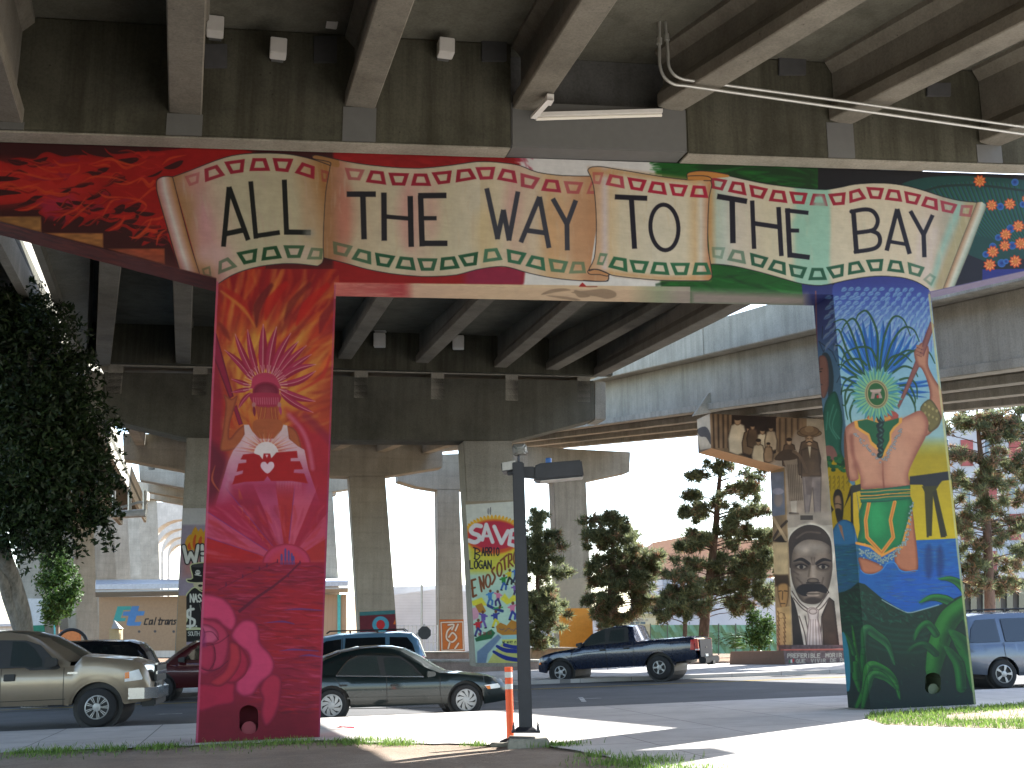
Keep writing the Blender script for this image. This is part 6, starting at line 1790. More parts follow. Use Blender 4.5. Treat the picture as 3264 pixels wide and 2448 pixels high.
def sheet(name, xs, ylo, yhi, ny, dz, mat, zf=None, kerb=None):
    """sheet over plan: for each x a column from ylo(x) to yhi(x); follows the ground slope"""
    P = []
    for x in xs:
        y = np.linspace(ylo(x), yhi(x), ny)
        z = gz(x, y) + dz + (zf(x, y) if zf else 0)
        P.append(np.stack([np.full(ny, x), y, z], 1))
    P = np.array(P)
    m = MB(); m.grid(P)
    if kerb is not None:
        for e in kerb:
            c = P[:, 0 if e == 0 else -1]
            m.grid(np.stack([c, c - UPZ * .3], 0))
    o = m.build(name, mat)
    return struct(o)


def M_ground(name, stops, scale=.6, fine=30, bumps=.5, dist=.02, rough=.95):
    mt = bpy.data.materials.new(name); nt, N, L, B = nodes(mt)
    c = ramp(nt, noise(nt, scale, 7, .68), stops)
    f = noise(nt, fine, 5, .75)
    c = mix(nt, c, ramp(nt, f, [(.3, (.6, .6, .6)), (.65, (1.15, 1.15, 1.15))]), .7, 'MULTIPLY')
    L.new(c, B.inputs['Base Color']); B.inputs['Roughness'].default_value = rough; B.inputs['Specular IOR Level'].default_value = .25
    bump(nt, B, f, bumps, dist)
    return mt


def M_paving(name, c, rot=12):
    mt = bpy.data.materials.new(name); nt, N, L, B = nodes(mt)
    c = np.array(c)
    tc = N.new('ShaderNodeTexCoord'); mp = N.new('ShaderNodeMapping'); mp.inputs['Rotation'].default_value = (0, 0, R(-rot))
    L.new(tc.outputs['Object'], mp.inputs[0])
    br = N.new('ShaderNodeTexBrick'); br.offset = 0; br.inputs['Scale'].default_value = 1; br.inputs['Brick Width'].default_value = 1.7; br.inputs['Row Height'].default_value = 1.7
    br.inputs['Mortar Size'].default_value = .012; br.inputs['Color1'].default_value = (*(c * 1.04), 1); br.inputs['Color2'].default_value = (*(c * .93), 1); br.inputs['Mortar'].default_value = (*(c * .45), 1)
    L.new(mp.outputs[0], br.inputs['Vector'])
    col = mix(nt, br.outputs['Color'], ramp(nt, noise(nt, .5, 7, .7), [(.3, (.72, .70, .68)), (.62, (1.08, 1.06, 1.04))]), .9, 'MULTIPLY')
    vo = noise(nt, 9, 6, .8)
    col = mix(nt, col, ramp(nt, vo, [(.30, (.5, .48, .46)), (.40, (1, 1, 1))]), .7, 'MULTIPLY')
    L.new(col, B.inputs['Base Color']); B.inputs['Roughness'].default_value = .85; B.inputs['Specular IOR Level'].default_value = .3
    bump(nt, B, vo, .2, .006)
    return mt


PAVE = M_paving('pinkish_pavement', (.47, .45, .43))
DIRT = M_ground('bare_earth', [(.25, (.18, .135, .10)), (.5, (.26, .20, .15)), (.75, (.34, .275, .215))], .9, 34, .8, .02)
ASPH = M_ground('asphalt', [(.3, (.08, .08, .082)), (.55, (.118, .118, .12)), (.75, (.16, .16, .16))], .35, 60, .5, .006)
MULCH = M_ground('mulch', [(.3, (.10, .06, .035)), (.6, (.22, .14, .085)), (.8, (.32, .23, .15))], 1.6, 20, .9, .04)

kerbN = lambda x: 23.76 + .203 * x if x > -9 else 23.76 + .203 * -9 + .08 * (x + 9)
kerbF = lambda x: 38.35 + .146 * x
edge = lambda x: float(np.interp(x, [-40, -7, -5, -2.8, -1.56, -.9, -.2, .43, .8, 1.08, 1.6, 2.2, 2.6], [17.3, 17.5, 17.7, 17.95, 17.0, 16.75, 16.35, 16.1, 15.3, 14.5, 13, 11, -8])) + .05 * math.sin(x * 7) + .03 * math.sin(x * 19)
xs = np.concatenate([np.linspace(-40, -9, 18), np.linspace(-8.8, 3, 120), np.linspace(3.2, 40, 30)])
xf = np.linspace(-60, 60, 41)
gx = np.array([-2000, -600, -200, -90, -60, -40, -30, -20, -10, 0, 10, 20, 30, 40, 60, 90, 200, 600, 2000.]); gy = np.array([-60, -20, -10, 0, 10, 20, 30, 40, 45, 47, 52, 58, 70, 100, 200, 500, 3000.])
GX, GY = np.meshgrid(gx, gy, indexing='ij')
GZ = gz(GX, GY) - np.where(GY < 46, .34, .02)
m = MB(); m.grid(np.stack([GX, GY, GZ], -1)); struct(m.build('ground', MULCH))
sheet('dirt', np.linspace(-40, 6, 60), lambda x: -10, lambda x: 19, 50, -.022, DIRT, lambda x, y: .014 * np.sin(x * 2.1 + y * 1.3) * np.sin(y * 1.9))
sheet('sidewalk', xs, edge, kerbN, 8, 0., PAVE, kerb=(1,))
sheet('road', np.linspace(-60, 60, 41), lambda x: kerbN(x) - .2, lambda x: kerbF(x) + .2, 6, -.13, ASPH)
sheet('sidewalk', xf, kerbF, lambda x: 51, 6, 0., PAVE, kerb=(0,))
# gutters
GUT = M_ground('gutter_concrete', [(.3, (.18, .17, .155)), (.7, (.30, .28, .25))], .8, 30)
sheet('gutter', np.linspace(-40, 40, 41), lambda x: kerbN(x) + .004, lambda x: kerbN(x) + .45, 2, -.124, GUT)
sheet('gutter', np.linspace(-60, 60, 41), lambda x: kerbF(x) - .45, lambda x: kerbF(x) - .004, 2, -.124, GUT)
# markings
YEL = M_ground('worn_yellow_paint', [(.3, (.30, .20, .03)), (.7, (.52, .36, .06))], 3, 30, .1)
WHP = M_ground('worn_white_paint', [(.35, (.14, .14, .14)), (.6, (.6, .6, .58))], 6, 30, .1)
yl = np.array([UG(u, v, -.13)[:2] for u, v in ((310, 1521), (1109, 1493), (1423, 1481), (1817, 1461))])
ax = np.polyfit(yl[:, 0], yl[:, 1], 1)
for off in (0, .22):
    sheet('road_marking', np.linspace(-40, 40, 30), lambda x: ax[0] * x + ax[1] + off, lambda x: ax[0] * x + ax[1] + off + .11, 2, -.125, YEL)


def mark(u0, v0, u1, v1, w):
    a, b = UG(u0, v0, -.125), UG(u1, v1, -.125)
    d = (b - a) / np.linalg.norm(b - a); n = np.array([-d[1], d[0], 0]) * w / 2
    m = MB(); m.add([a + n, b + n, b - n, a - n], [(0, 1, 2, 3)]); struct(m.build('road_marking', WHP))


mark(1246, 1509, 1299, 1508, .1); mark(1254, 1506, 1262, 1516, .12); mark(1106, 1514, 1146, 1516, .1); mark(336, 1543, 394, 1541, .1)


# ---------------- grass
def blades(pts, hmin, hmax, w, rs):
    n = len(pts)
    h = hmin + (hmax - hmin) * rs.rand(n) ** 1.6
    a = rs.rand(n) * 6.28; b = rs.rand(n) * 6.28; lean = (.15 + .5 * rs.rand(n)) * h
    z = gz(pts[:, 0], pts[:, 1]) - .012
    base = np.stack([pts[:, 0], pts[:, 1], z], 1)
    dx = np.stack([np.cos(a), np.sin(a), 0 * a], 1) * w / 2
    mid = base + np.stack([np.cos(b) * lean * .35, np.sin(b) * lean * .35, h * .6], 1)
    tip = base + np.stack([np.cos(b) * lean, np.sin(b) * lean, h], 1)
    v = np.stack([base - dx, base + dx, mid + dx * .7, mid - dx * .7, tip], 1).reshape(-1, 3)
    i = np.arange(n)[:, None] * 5
    return v, np.hstack([i, i + 1, i + 2, i + 3]).tolist(), np.hstack([i + 3, i + 2, i + 4]).tolist()


def M_leafy(name, c, var=.5, trans=.35, rough=.55):
    mt = bpy.data.materials.new(name); nt, N, L, B = nodes(mt)
    c = np.array(c)
    g = N.new('ShaderNodeNewGeometry')
    col = ramp(nt, g.outputs['Random Per Island'], [(0, c * (1 - var)), (.55, c), (1, np.minimum(c * (1 + var) * np.array([1.15, 1, .8]), 1))])
    L.new(col, B.inputs['Base Color']); B.inputs['Roughness'].default_value = rough; B.inputs['Specular IOR Level'].default_value = .25
    if trans:
        tr = N.new('ShaderNodeBsdfTranslucent'); L.new(col, tr.inputs[0]); ms = N.new('ShaderNodeMixShader'); ms.inputs[0].default_value = trans
        L.new(B.outputs[0], ms.inputs[1]); L.new(tr.outputs[0], ms.inputs[2]); L.new(ms.outputs[0], N['Material Output'].inputs[0])
    return mt


GRASS = M_leafy('grass_blades', (.13, .22, .05), .5, .4)
rs = np.random.RandomState(8)


def grass(name, pts, hmin, hmax, w):
    m = MB(); v, q, t = blades(pts, hmin, hmax, w, rs)
    m.add(v, q + t)
    o = m.build(name, GRASS, fix=False)
    return tag(o, kind='stuff')


pts = []
for _ in range(4200):
    x = -8.6 + 8.4 * rs.rand()
    dens = .05 + .95 * (math.sin(x * 2.7 + 1) * math.sin(x * .9 + 2) + .4 * math.sin(x * 7.3) > .12)
    wid = .16 + .3 * math.sin(x * 2.3) ** 2
    if rs.rand() < dens * (.35 if x > -1.3 else 1):
        pts.append((x, edge(x) - .08 + wid * (rs.rand() - .75) + .1 * rs.randn()))
for cx, cy, r, n in [(-2.2, 17.5, .5, 700), (-1.6, 17.0, .35, 350), (.62, 16.05, .28, 500), (1.4, 13.7, .5, 900), (1.75, 12.9, .4, 500), (-.45, 16.4, .15, 120), (-5.2, 17.5, .3, 300), (1.0, 14.6, .2, 150), (-4.0, 17.6, .9, 700), (-6.5, 17.3, .9, 800)]:
    pts += [(cx + r * rs.randn() * .6, cy + r * .5 * rs.randn()) for _ in range(n)]
o = grass('grass', np.array(pts), .02, .10, .011)
o['label'] = 'ragged green grass along the edge of the bare earth'
turf = np.array([(5.45, 17.6), (5.55, 18.9), (5.9, 19.8), (7.4, 20.3), (9.05, 21.0), (12, 22.0), (16, 23), (16, 16.6), (10, 16.6), (6.9, 16.2)])
inn = np.array([(6.4, 17.9), (6.9, 19.0), (8.6, 19.9), (16, 21.2), (16, 18.3), (9, 17.6)])


def inside(p, q):
    x, y = p; c = False
    for i in range(len(q)):
        a, b = q[i], q[i - 1]
        if (a[1] > y) != (b[1] > y) and x < (b[0] - a[0]) * (y - a[1]) / (b[1] - a[1]) + a[0]:
            c = not c
    return c


m = MB(); m.add([(x, y, gz(x, y) + .006) for x, y in turf], [tuple(range(len(turf)))]); struct(m.build('turf', DIRT))
pts = []
while len(pts) < 16000:
    p = (5.3 + 8 * rs.rand(), 16 + 7 * rs.rand())
    if inside(p, turf) and (not inside(p, inn) or rs.rand() < .06):
        pts.append(p)
o = grass('grass', np.array(pts), .03, .11, .016)
o['label'] = 'short green turf ring round bare soil by the blue column'
# litter
m = MB(); a = UG(742, 1575, .0); rs2 = np.random.RandomState(2)
for i in range(5):
    c = a + np.array([.05 * i - .1, .03 * rs2.randn(), .03 + .02 * rs2.rand()]); t = rs2.randn(3) * .5
    m.add([c + np.array(q) * .09 for q in ((-1, -.5, t[0] * .3), (1, -.6, t[1] * .3), (.9, .6, t[2] * .4), (-.8, .5, 0))], [(0, 1, 2, 3)])
tag(m.build('wrapper', M_plain('red_wrapper', (.45, .02, .04), .5)), 'crumpled red wrapper lying on the pavement by the red column', 'litter')
m = MB(); a = UG(545, 1567, 0)
for i in range(4):
    c = a + np.array([.09 * i - .12, .02 * i, .03]); t = rs2.randn(4) * .4
    m.add([c + np.array(q) * .1 for q in ((-1, -.5, t[0] * .3), (1, -.6, t[1] * .3), (.9, .6, t[2] * .4), (-.8, .5, t[3] * .2))], [(0, 1, 2, 3)])
tag(m.build('paper_scrap', WHT), 'crumpled white paper on the pavement left of the red column', 'litter')
# ================================================================= vehicles
def M_car(name, c, metal=.35, rough=.28):
    mt = bpy.data.materials.new(name); nt, N, L, B = nodes(mt)
    c = np.array(c)
    f = noise(nt, 3, 5, .7)
    L.new(ramp(nt, f, [(.3, c * .95), (.7, c * 1.04)]), B.inputs['Base Color'])
    B.inputs['Metallic'].default_value = metal
    L.new(ramp(nt, noise(nt, 7, 5, .7), [(.3, (rough * .95,) * 3), (.7, (rough * 1.15,) * 3)]), B.inputs['Roughness'])
    B.inputs['Coat Weight'].default_value = .8; B.inputs['Coat Roughness'].default_value = .06
    return mt


def M_glass(name, tint=(.02, .03, .03), alpha=.62, rough=.03):
    mt = bpy.data.materials.new(name); nt, N, L, B = nodes(mt)
    B.inputs['Base Color'].default_value = (*tint, 1); B.inputs['Roughness'].default_value = rough
    B.inputs['Specular IOR Level'].default_value = .9; B.inputs['Alpha'].default_value = alpha
    return mt


TYRE = M_plain('tyre_rubber', (.018, .018, .019), .85, var=.2)
RIM = M_plain('alloy_rim', (.36, .36, .36), .4, metal=.45, var=.12)
COVER = M_plain('wheel_cover', (.42, .42, .42), .4, metal=.15, var=.1)
HUBD = M_plain('wheel_dark', (.03, .03, .03), .7)
CHROME = M_plain('chrome', (.5, .5, .52), .2, metal=1, var=.03)
BLACKP = M_plain('black_trim', (.014, .014, .015), .55)
INTER = M_plain('dark_interior', (.03, .03, .032), .9)
GLASS = M_glass('car_glass', (.015, .04, .038), .32)
GLASSD = M_glass('tinted_glass', (.006, .007, .008), .93)
LAMPG = M_glass('lamp_glass', (.5, .5, .5), .75, .05)
AMBER = M_plain('amber_lens', (.75, .18, .01), .2, var=.05)
REDL = M_plain('red_lens', (.45, .01, .012), .2, var=.1)
PLATE = M_plain('number_plate', (.7, .7, .68), .4, var=.03)


class Car:
    """local frame: +x forward, origin mid length on the ground; given outlines use distance from the nose"""

    def __init__(s, name, L, Wd, low, roof, wheels, r, sill=.25, bulge=.035, tumble=.34, noser=.22, bump=(.22, .28), tailr=.12, archr=None, roofw=1., bow=.2):
        s.bow = bow
        s.L, s.Wd, s.r = L, Wd, r
        s.low = np.array(low, float); s.roof = np.array(roof, float); s.wheels = wheels; s.sill = sill
        s.bulge, s.tumble, s.noser, s.tailr, s.bump = bulge, tumble, noser, tailr, bump
        s.arch = archr or r * 1.2; s.roofw = roofw

    def wrap(s, x):
        """how far the glass bows out in plan: forward at the windscreen, back at the rear window"""
        k = s.roof[:, 1].argmax(); xp = s.roof[k, 0]; a, b = s.roof[0, 0], s.roof[-1, 0]
        return s.bow * np.clip((xp - x) / (xp - a), 0, 1) ** .6 - .1 * np.clip((x - xp) / (b - xp), 0, 1) ** 2

    def zt(s, x): return np.interp(x, s.low[:, 0], s.low[:, 1])
    def zr(s, x): return np.interp(x, s.roof[:, 0], s.roof[:, 1])

    def hw(s, x):
        """half width in plan, rounded at nose and tail"""
        a = np.clip(x / .55, 0, 1); b = np.clip((s.L - x) / .45, 0, 1)
        return s.Wd / 2 * (1 - s.noser * (1 - a) ** 2.2 - s.tailr * (1 - b) ** 2.2)

    def zb(s, x):
        x = np.asarray(x, float)
        z = np.full(x.shape, s.sill)
        z = np.where(x < s.wheels[0] - s.arch, np.interp(x, [0, s.wheels[0] - s.arch], [s.bump[0] + .06, s.bump[0]]), z)
        z = np.where(x > s.wheels[1] + s.arch, np.interp(x, [s.wheels[1] + s.arch, s.L], [s.bump[1], s.bump[1] + .06]), z)
        for w in s.wheels:
            d = np.abs(x - w)
            z = np.where(d < s.arch, np.maximum(z, s.r + np.sqrt(np.maximum(s.arch ** 2 - d ** 2, 0)) * 1.0), z)
        return z

    def side(s, x, z):
        """half width at station x, height z"""
        zt = s.zt(x); h = s.hw(x)
        t = np.clip((z - s.sill) / (np.maximum(zt, .5) - s.sill), 0, 1)
        y = h * (1 - s.bulge * 2.2 * (1 - np.sin(np.pi * (.12 + .72 * t))))
        return np.where(z > zt, y - (z - zt) * s.tumble, y)

    def P(s, x, z, off=0., sg=1):
        return np.stack([s.L / 2 - x, sg * (s.side(x, z) + off), z], -1)

    def body(s, root, mat):
        xs = np.unique(np.concatenate([np.linspace(0, s.L, int(s.L / .06)), *[w + s.arch * np.sin(np.linspace(-np.pi / 2, np.pi / 2, 25)) for w in s.wheels]]))
        zb, zt = s.zb(xs), s.zt(xs)
        n = 9
        m = MB()
        tt = np.linspace(0, 1, n)
        tops = []
        for sg in (1, -1):
            Z = zb[:, None] + (np.maximum(zt, zb + .02) - zb)[:, None] * tt
            X = np.repeat(xs[:, None], n, 1)
            G = s.P(X, Z, 0, sg)
            # round the shoulder
            G[:, -1, 1] -= sg * .025; G[:, -2, 1] -= sg * .006
            m.grid(G); tops.append(G[:, -1])
            # arch lips / sill turned in
            c = G[:, 0]; c2 = c.copy(); c2[:, 1] -= sg * .09; c2[:, 2] += .01
            m.grid(np.stack([c, c2], 0))
        k = 9
        u = np.linspace(0, 1, k)[None, :, None]
        T = tops[0][:, None] * (1 - u) + tops[1][:, None] * u
        T[..., 2] += .045 * (1 - (2 * u[..., 0] - 1) ** 2) * np.clip(xs / .4, 0, 1)[:, None] * np.clip((s.L - xs) / .3, .2, 1)[:, None]
        m.grid(T)
        for i in (0, -1):          # nose and tail
            a = s.P(np.full(n, xs[i]), zb[i] + (zt[i] - zb[i]) * tt, 0, 1); b = s.P(np.full(n, xs[i]), zb[i] + (zt[i] - zb[i]) * tt, 0, -1)
            Gn = a[:, None] * (1 - u) + b[:, None] * u
            Gn[..., 0] += (1 if i == 0 else -1) * .10 * (1 - (2 * u[..., 0] - 1) ** 2)
            m.grid(Gn)
        # greenhouse
        x0, x1 = s.roof[0, 0], s.roof[-1, 0]
        xr = np.unique(np.concatenate([np.linspace(x0, x1, 48), s.roof[:, 0]]))
        zr = s.zr(xr); zl = s.zt(xr) - .02; ed = []
        for sg in (1, -1):
            Z = zl[:, None] + (np.maximum(zr, zl + .005) - zl)[:, None] * np.linspace(0, 1, 6)
            G = s.P(np.repeat(xr[:, None], 6, 1), Z, -.02, sg)
            G[:, -1, 1] -= sg * .04; G[:, -1, 2] += .0
            m.grid(G); ed.append(G[:, -1])
        T = ed[0][:, None] * (1 - u) + ed[1][:, None] * u
        T[..., 2] += .05 * s.roofw * (1 - (2 * u[..., 0] - 1) ** 2) * np.clip((zr - zl) / .3, 0, 1)[:, None]
        T[..., 0] += s.wrap(xr)[:, None] * (1 - (2 * u[..., 0] - 1) ** 2)
        m.grid(T)
        bo = m.build('body', mat, root, smooth=38, local=True)
        # underside and wheel housings
        m = MB(); m.box((0, 0, s.sill + .12), (s.L * .86, s.Wd * .72, .2))
        m.build('underbody', BLACKP, root, local=True)
        for w in s.wheels:
            m = MB(); m.lathe([(s.arch * .98, -s.Wd * .42), (s.arch * .98, s.Wd * .42)], (s.L / 2 - w, 0, s.r), 'y', 20)
            m.build('wheel_housing', BLACKP, root, local=True)
        return bo

    def patch(s, root, name, poly, mat, off=.006, sides=(1, -1), nz=5, parent=None, label=None):
        """panel lying on the side surface"""
        poly = np.array(poly, float); out = []
        x0, x1 = poly[:, 0].min() + 1e-4, poly[:, 0].max() - 1e-4
        xs = np.unique(np.concatenate([np.linspace(x0, x1, max(3, int((x1 - x0) / .05) + 2)), np.clip(poly[:, 0], x0, x1)]))
        rows = []
        for x in xs:
            zz = []
            for i in range(len(poly)):
                a, b = poly[i], poly[(i + 1) % len(poly)]
                if (a[0] - x) * (b[0] - x) <= 0 and a[0] != b[0]:
                    zz.append(a[1] + (b[1] - a[1]) * (x - a[0]) / (b[0] - a[0]))
            rows.append((min(zz), max(zz)))
        rows = np.array(rows)
        Z = rows[:, :1] + (rows[:, 1:] - rows[:, :1]) * np.linspace(0, 1, nz)
        for sg in sides:
            m = MB(); G = s.P(np.repeat(xs[:, None], nz, 1), Z, off, sg); m.grid(G)
            o = m.build(name, mat, parent or root, smooth=40, local=True)
            if label:
                o['label'] = label
            out.append(o)
        return out

    def seam(s, root, lines, w=.014, name='panel_gap', mat=None, off=.005):
        for sg in (1, -1):
            m = MB()
            for ln in lines:
                p = smooth_pts(ln, 5, False) if len(ln) > 2 else np.linspace(ln[0], ln[1], 12)
                q = np.gradient(p, axis=0); q /= np.linalg.norm(q, axis=1)[:, None] + 1e-9
                nn = np.stack([-q[:, 1], q[:, 0]], 1) * w / 2
                a, b = p + nn, p - nn
                m.grid(np.stack([s.P(a[:, 0], a[:, 1], off, sg), s.P(b[:, 0], b[:, 1], off, sg)], 0))
            m.build(name, mat or BLACKP, root, local=True)

    def glass_top(s, root, name, xa, xb, mat, inset=.07, off=.012):
        """windscreen or rear window lying on the sloping roof line"""
        x = np.linspace(xa, xb, 8); z = s.zr(x)
        y = s.side(x, z) - .02 - .04 - inset
        u = np.linspace(-1, 1, 11)
        G = np.stack([(s.L / 2 - x)[:, None] + (s.wrap(x) + .01)[:, None] * (1 - u ** 2)[None] * .985, y[:, None] * u, z[:, None] + .05 * s.roofw * (1 - u ** 2)[None] * np.clip((z - s.zt(x)) / .3, 0, 1)[:, None] + off], -1)
        m = MB(); m.grid(G)
        return m.build(name, mat, root, smooth=40, local=True)

    def wheel(s, root, spokes, style='cover', rimr=.62, label=None):
        r = s.r; out = []
        for w in s.wheels:
            for sg in (1, -1):
                c = (s.L / 2 - w, sg * (s.Wd / 2 - .11), r)
                m = MB(); wd = .105
                m.lathe([(r * rimr, -wd), (r * .9, -wd), (r * .97, -wd * .8), (r, -wd * .45), (r, wd * .45), (r * .97, wd * .8), (r * .9, wd), (r * rimr, wd), (r * rimr, -wd)], c, 'y', 36, caps=False)
                t = m.build('wheel', TYRE, root, smooth=40, local=True)
                if label: t['label'] = label
                m = MB(); m.lathe([(r * rimr * .995, -.04), (r * rimr * .995, .04)], (c[0], c[1] + sg * .03, c[2]), 'y', 30); m.build('rim_barrel', HUBD, t, local=True)
                m = MB()
                yo = c[1] + sg * (wd + .004)
                ring = [(r * rimr * 1.0, 0), (r * rimr * 1.0, .012), (r * rimr * .9, .02), (r * rimr * .9, 0)]
                m.lathe([(a, sg * b) for a, b in ring], (c[0], yo - sg * .02, c[2]), 'y', 36, caps=False)
                m.lathe([(.02, sg * .03), (r * .2, sg * .022), (r * .22, 0), (.02, 0)], (c[0], yo - sg * .015, c[2]), 'y', 18)
                R0, R1 = r * .18, r * rimr * .93
                if style == 'cover':
                    m.lathe([(R1, 0), (R1, sg * .008), (.02, sg * .016), (.02, 0)], (c[0], yo - sg * .02, c[2]), 'y', 30)
                    dk_ = MB()
                    for k in range(spokes):
                        for q, (ra, rb) in enumerate(((.36, .9), (.62, .95))):
                            a0 = 2 * np.pi * (k + .4 * q) / spokes; pts = [(R1 * ra, a0), (R1 * rb, a0 + .42 - .14 * q), (R1 * rb, a0 + .56 - .14 * q), (R1 * ra, a0 + .12)]
                            dk_.prism([[c[0] + p_ * math.cos(b_), yo + sg * .001, c[2] + p_ * math.sin(b_)] for p_, b_ in pts], (0, -sg * .012, 0))
                    dk_.build('rim_slot', HUBD, t, local=True)
                for k in range(0 if style == 'cover' else spokes):
                    a = 2 * np.pi * k / spokes
                    tw = {'cover': .34, 'spoke': 0, 'pair': 0}[style]
                    wds = {'cover': .62, 'spoke': .46, 'pair': .16}[style] * 2 * np.pi / spokes
                    for o_ in ((-.16, .16) if style == 'pair' else (0,)):
                        a0, a1 = a + o_ * 2 * np.pi / spokes, a + tw + o_ * 1.6 * np.pi / spokes
                        w0, w1 = wds * .8, wds * (.8 if style != 'spoke' else .6)
                        pts = [(R0, a0 - w0 / 2), (R1, a1 - w1 / 2), (R1, a1 + w1 / 2), (R0, a0 + w0 / 2)]
                        q = np.array([[c[0] + p_ * math.cos(b_), yo - sg * .012, c[2] + p_ * math.sin(b_)] for p_, b_ in pts])
                        m.prism(q, (0, sg * .012, 0))
                m.build('rim', COVER if style == 'cover' else RIM, t, local=True, smooth=30)
                out.append(t)
        return out

    def block(s, root, name, x, z, sx, sz, mat, out=.03, sides=(1, -1), bevel=.012):
        for sg in sides:
            y = float(s.side(np.array(x), np.array(z)))
            m = MB(); m.box((s.L / 2 - x, sg * (y + out / 2 - .006), z), (sx, out + .012, sz)); m.build(name, mat, root, local=True, bevel=bevel)

    def mirror(s, root, x, z, mat, sx=.16, sz=.15, out=.2):
        for sg in (1, -1):
            y = float(s.side(np.array(x), np.array(z)))
            m = MB(); c = np.array([s.L / 2 - x, sg * (y + out * .62), z])
            m.loft([c + np.array(q) for q in [(-.03, -out * .33, -sz * .5), (-.03, out * .33, -sz * .42), (-.03, out * .36, sz * .42), (-.03, -out * .33, sz * .5)]],
                   [c + np.array(q) for q in [(sx, -out * .2, -sz * .32), (sx, out * .2, -sz * .3), (sx, out * .22, sz * .26), (sx, -out * .2, sz * .32)]])
            m.box((s.L / 2 - x, sg * (y + .02), z - sz * .2), (.06, .12, .05))
            m.build('mirror', mat, root, local=True, bevel=.015, smooth=40)

    def seats(s, root, rows, z=.5, h=.62):
        m = MB()
        for x in rows:
            for y in (-.36, .36):
                m.box((s.L / 2 - x, y, z + h / 2), (.14, .46, h)); m.box((s.L / 2 - x - .02, y, z + h + .1), (.09, .24, .17)); m.box((s.L / 2 - x + .3, y, z + .05), (.5, .46, .16))
        m.build('seats', INTER, root, local=True, bevel=.03)


def put_car(car, name, label, front_px, rear_px=None, yaw=None, side=1, dz=-.13, cat='car', wheel_y=None, group=None):
    """stand the car so the camera-side front wheel touches front_px; yaw = heading angle from +x"""
    o = empty(name, (0, 0, 0), label, cat, group)
    if yaw is None:
        a, b = front_px, rear_px
        yaw = math.atan2(a[1] - b[1], a[0] - b[0])
        pt = a
    else:
        pt = front_px
    c, s_ = math.cos(yaw), math.sin(yaw)
    lx, ly = car.L / 2 - car.wheels[0], side * car.Wd / 2
    x, y = pt[0] - (lx * c - ly * s_), pt[1] - (lx * s_ + ly * c)
    hx = lambda q: gz(x + q * c, y + q * s_) + dz
    pitch = math.atan2(hx(1) - hx(-1), 2)
    roll = math.atan2(gz(x - s_, y + c) - gz(x + s_, y - c), 2)
    o.location = (x, y, gz(x, y) + dz + .004)
    o.rotation_euler = (roll, -pitch, yaw)
    return o


# ---------------- dark green saloon, nose to the right
def saloon(root, car, paint, k=1.):
    bo = car.body(root, paint)
    car.seats(root, (2.35, 3.3), .36, .56)
    fx = lambda X, Y: (car.wheels[0] + (1642 - X) / 524., (1250 + (1642 - X) * .043 - Y) / 524.)
    fw = [fx(*p) for p in [(796, 845), (770, 668), (800, 655), (935, 660), (1000, 692), (1080, 750), (1170, 842)]]
    rw = [fx(*p) for p in [(290, 838), (340, 780), (410, 705), (520, 655), (700, 645), (742, 845)]]
    car.patch(root, 'window_trim', [fx(*p) for p in [(268, 850), (400, 690), (520, 637), (960, 642), (1080, 730), (1195, 852)]], BLACKP, .004)
    for g in (fw, rw):
        car.patch(root, 'side_window', g, GLASS, .010)
    car.seam(root, [[fx(270, 850), fx(740, 850), fx(1190, 850)]], .022, 'chrome_strip', CHROME, .012)
    car.seam(root, [[fx(270, 850), fx(330, 775), fx(400, 695), fx(500, 646)]], .012, 'chrome_strip', CHROME, .012)
    car.glass_top(root, 'windscreen', car.roof[0, 0] + .05, car.roof[3, 0] - .02, GLASS)
    car.glass_top(root, 'rear_window', car.roof[-3, 0] + .05, car.roof[-1, 0] - .15, GLASSD)
    car.seam(root, [[fx(800, 860), fx(803, 1180)], [fx(1365, 850), fx(1370, 1050), fx(1420, 1180)], [fx(400, 1180), fx(1420, 1165)], [fx(330, 960), fx(260, 870)], [fx(400, 1185), fx(350, 1020)]])
    car.seam(root, [[fx(390, 1075), fx(803, 1066)], [fx(810, 1066), fx(1450, 1050)]], .03, 'side_moulding', paint, .014)
    car.block(root, 'door_handle', *fx(348, 945), .17, .035, BLACKP, .03); car.block(root, 'door_handle', *fx(880, 940), .17, .035, BLACKP, .03)
    car.mirror(root, *fx(1235, 822), paint, .15, .13, .19)
    hl = [fx(*p) for p in [(1840, 932), (1990, 912), (2015, 935), (2020, 962), (1880, 978)]]
    car.patch(root, 'headlight', [(max(a, .03), b) for a, b in hl], M_plain('headlight_reflector', (.75, .75, .74), .15, var=.1), .012)
    car.patch(root, 'indicator', [fx(*p) for p in [(1850, 940), (1900, 935), (1910, 970), (1878, 975)]], AMBER, .016)
    car.patch(root, 'tail_light', [(car.L - .3, .70), (car.L - .02, .70), (car.L - .02, .9), (car.L - .28, .9)], REDL, .012)
    car.patch(root, 'bumper', [(.02, .36), (.58, .36), (.6, .5), (.03, .54)], paint, .022)
    car.patch(root, 'bumper', [(car.L - .55, .4), (car.L - .02, .4), (car.L - .02, .58), (car.L - .57, .56)], paint, .022)
    return bo


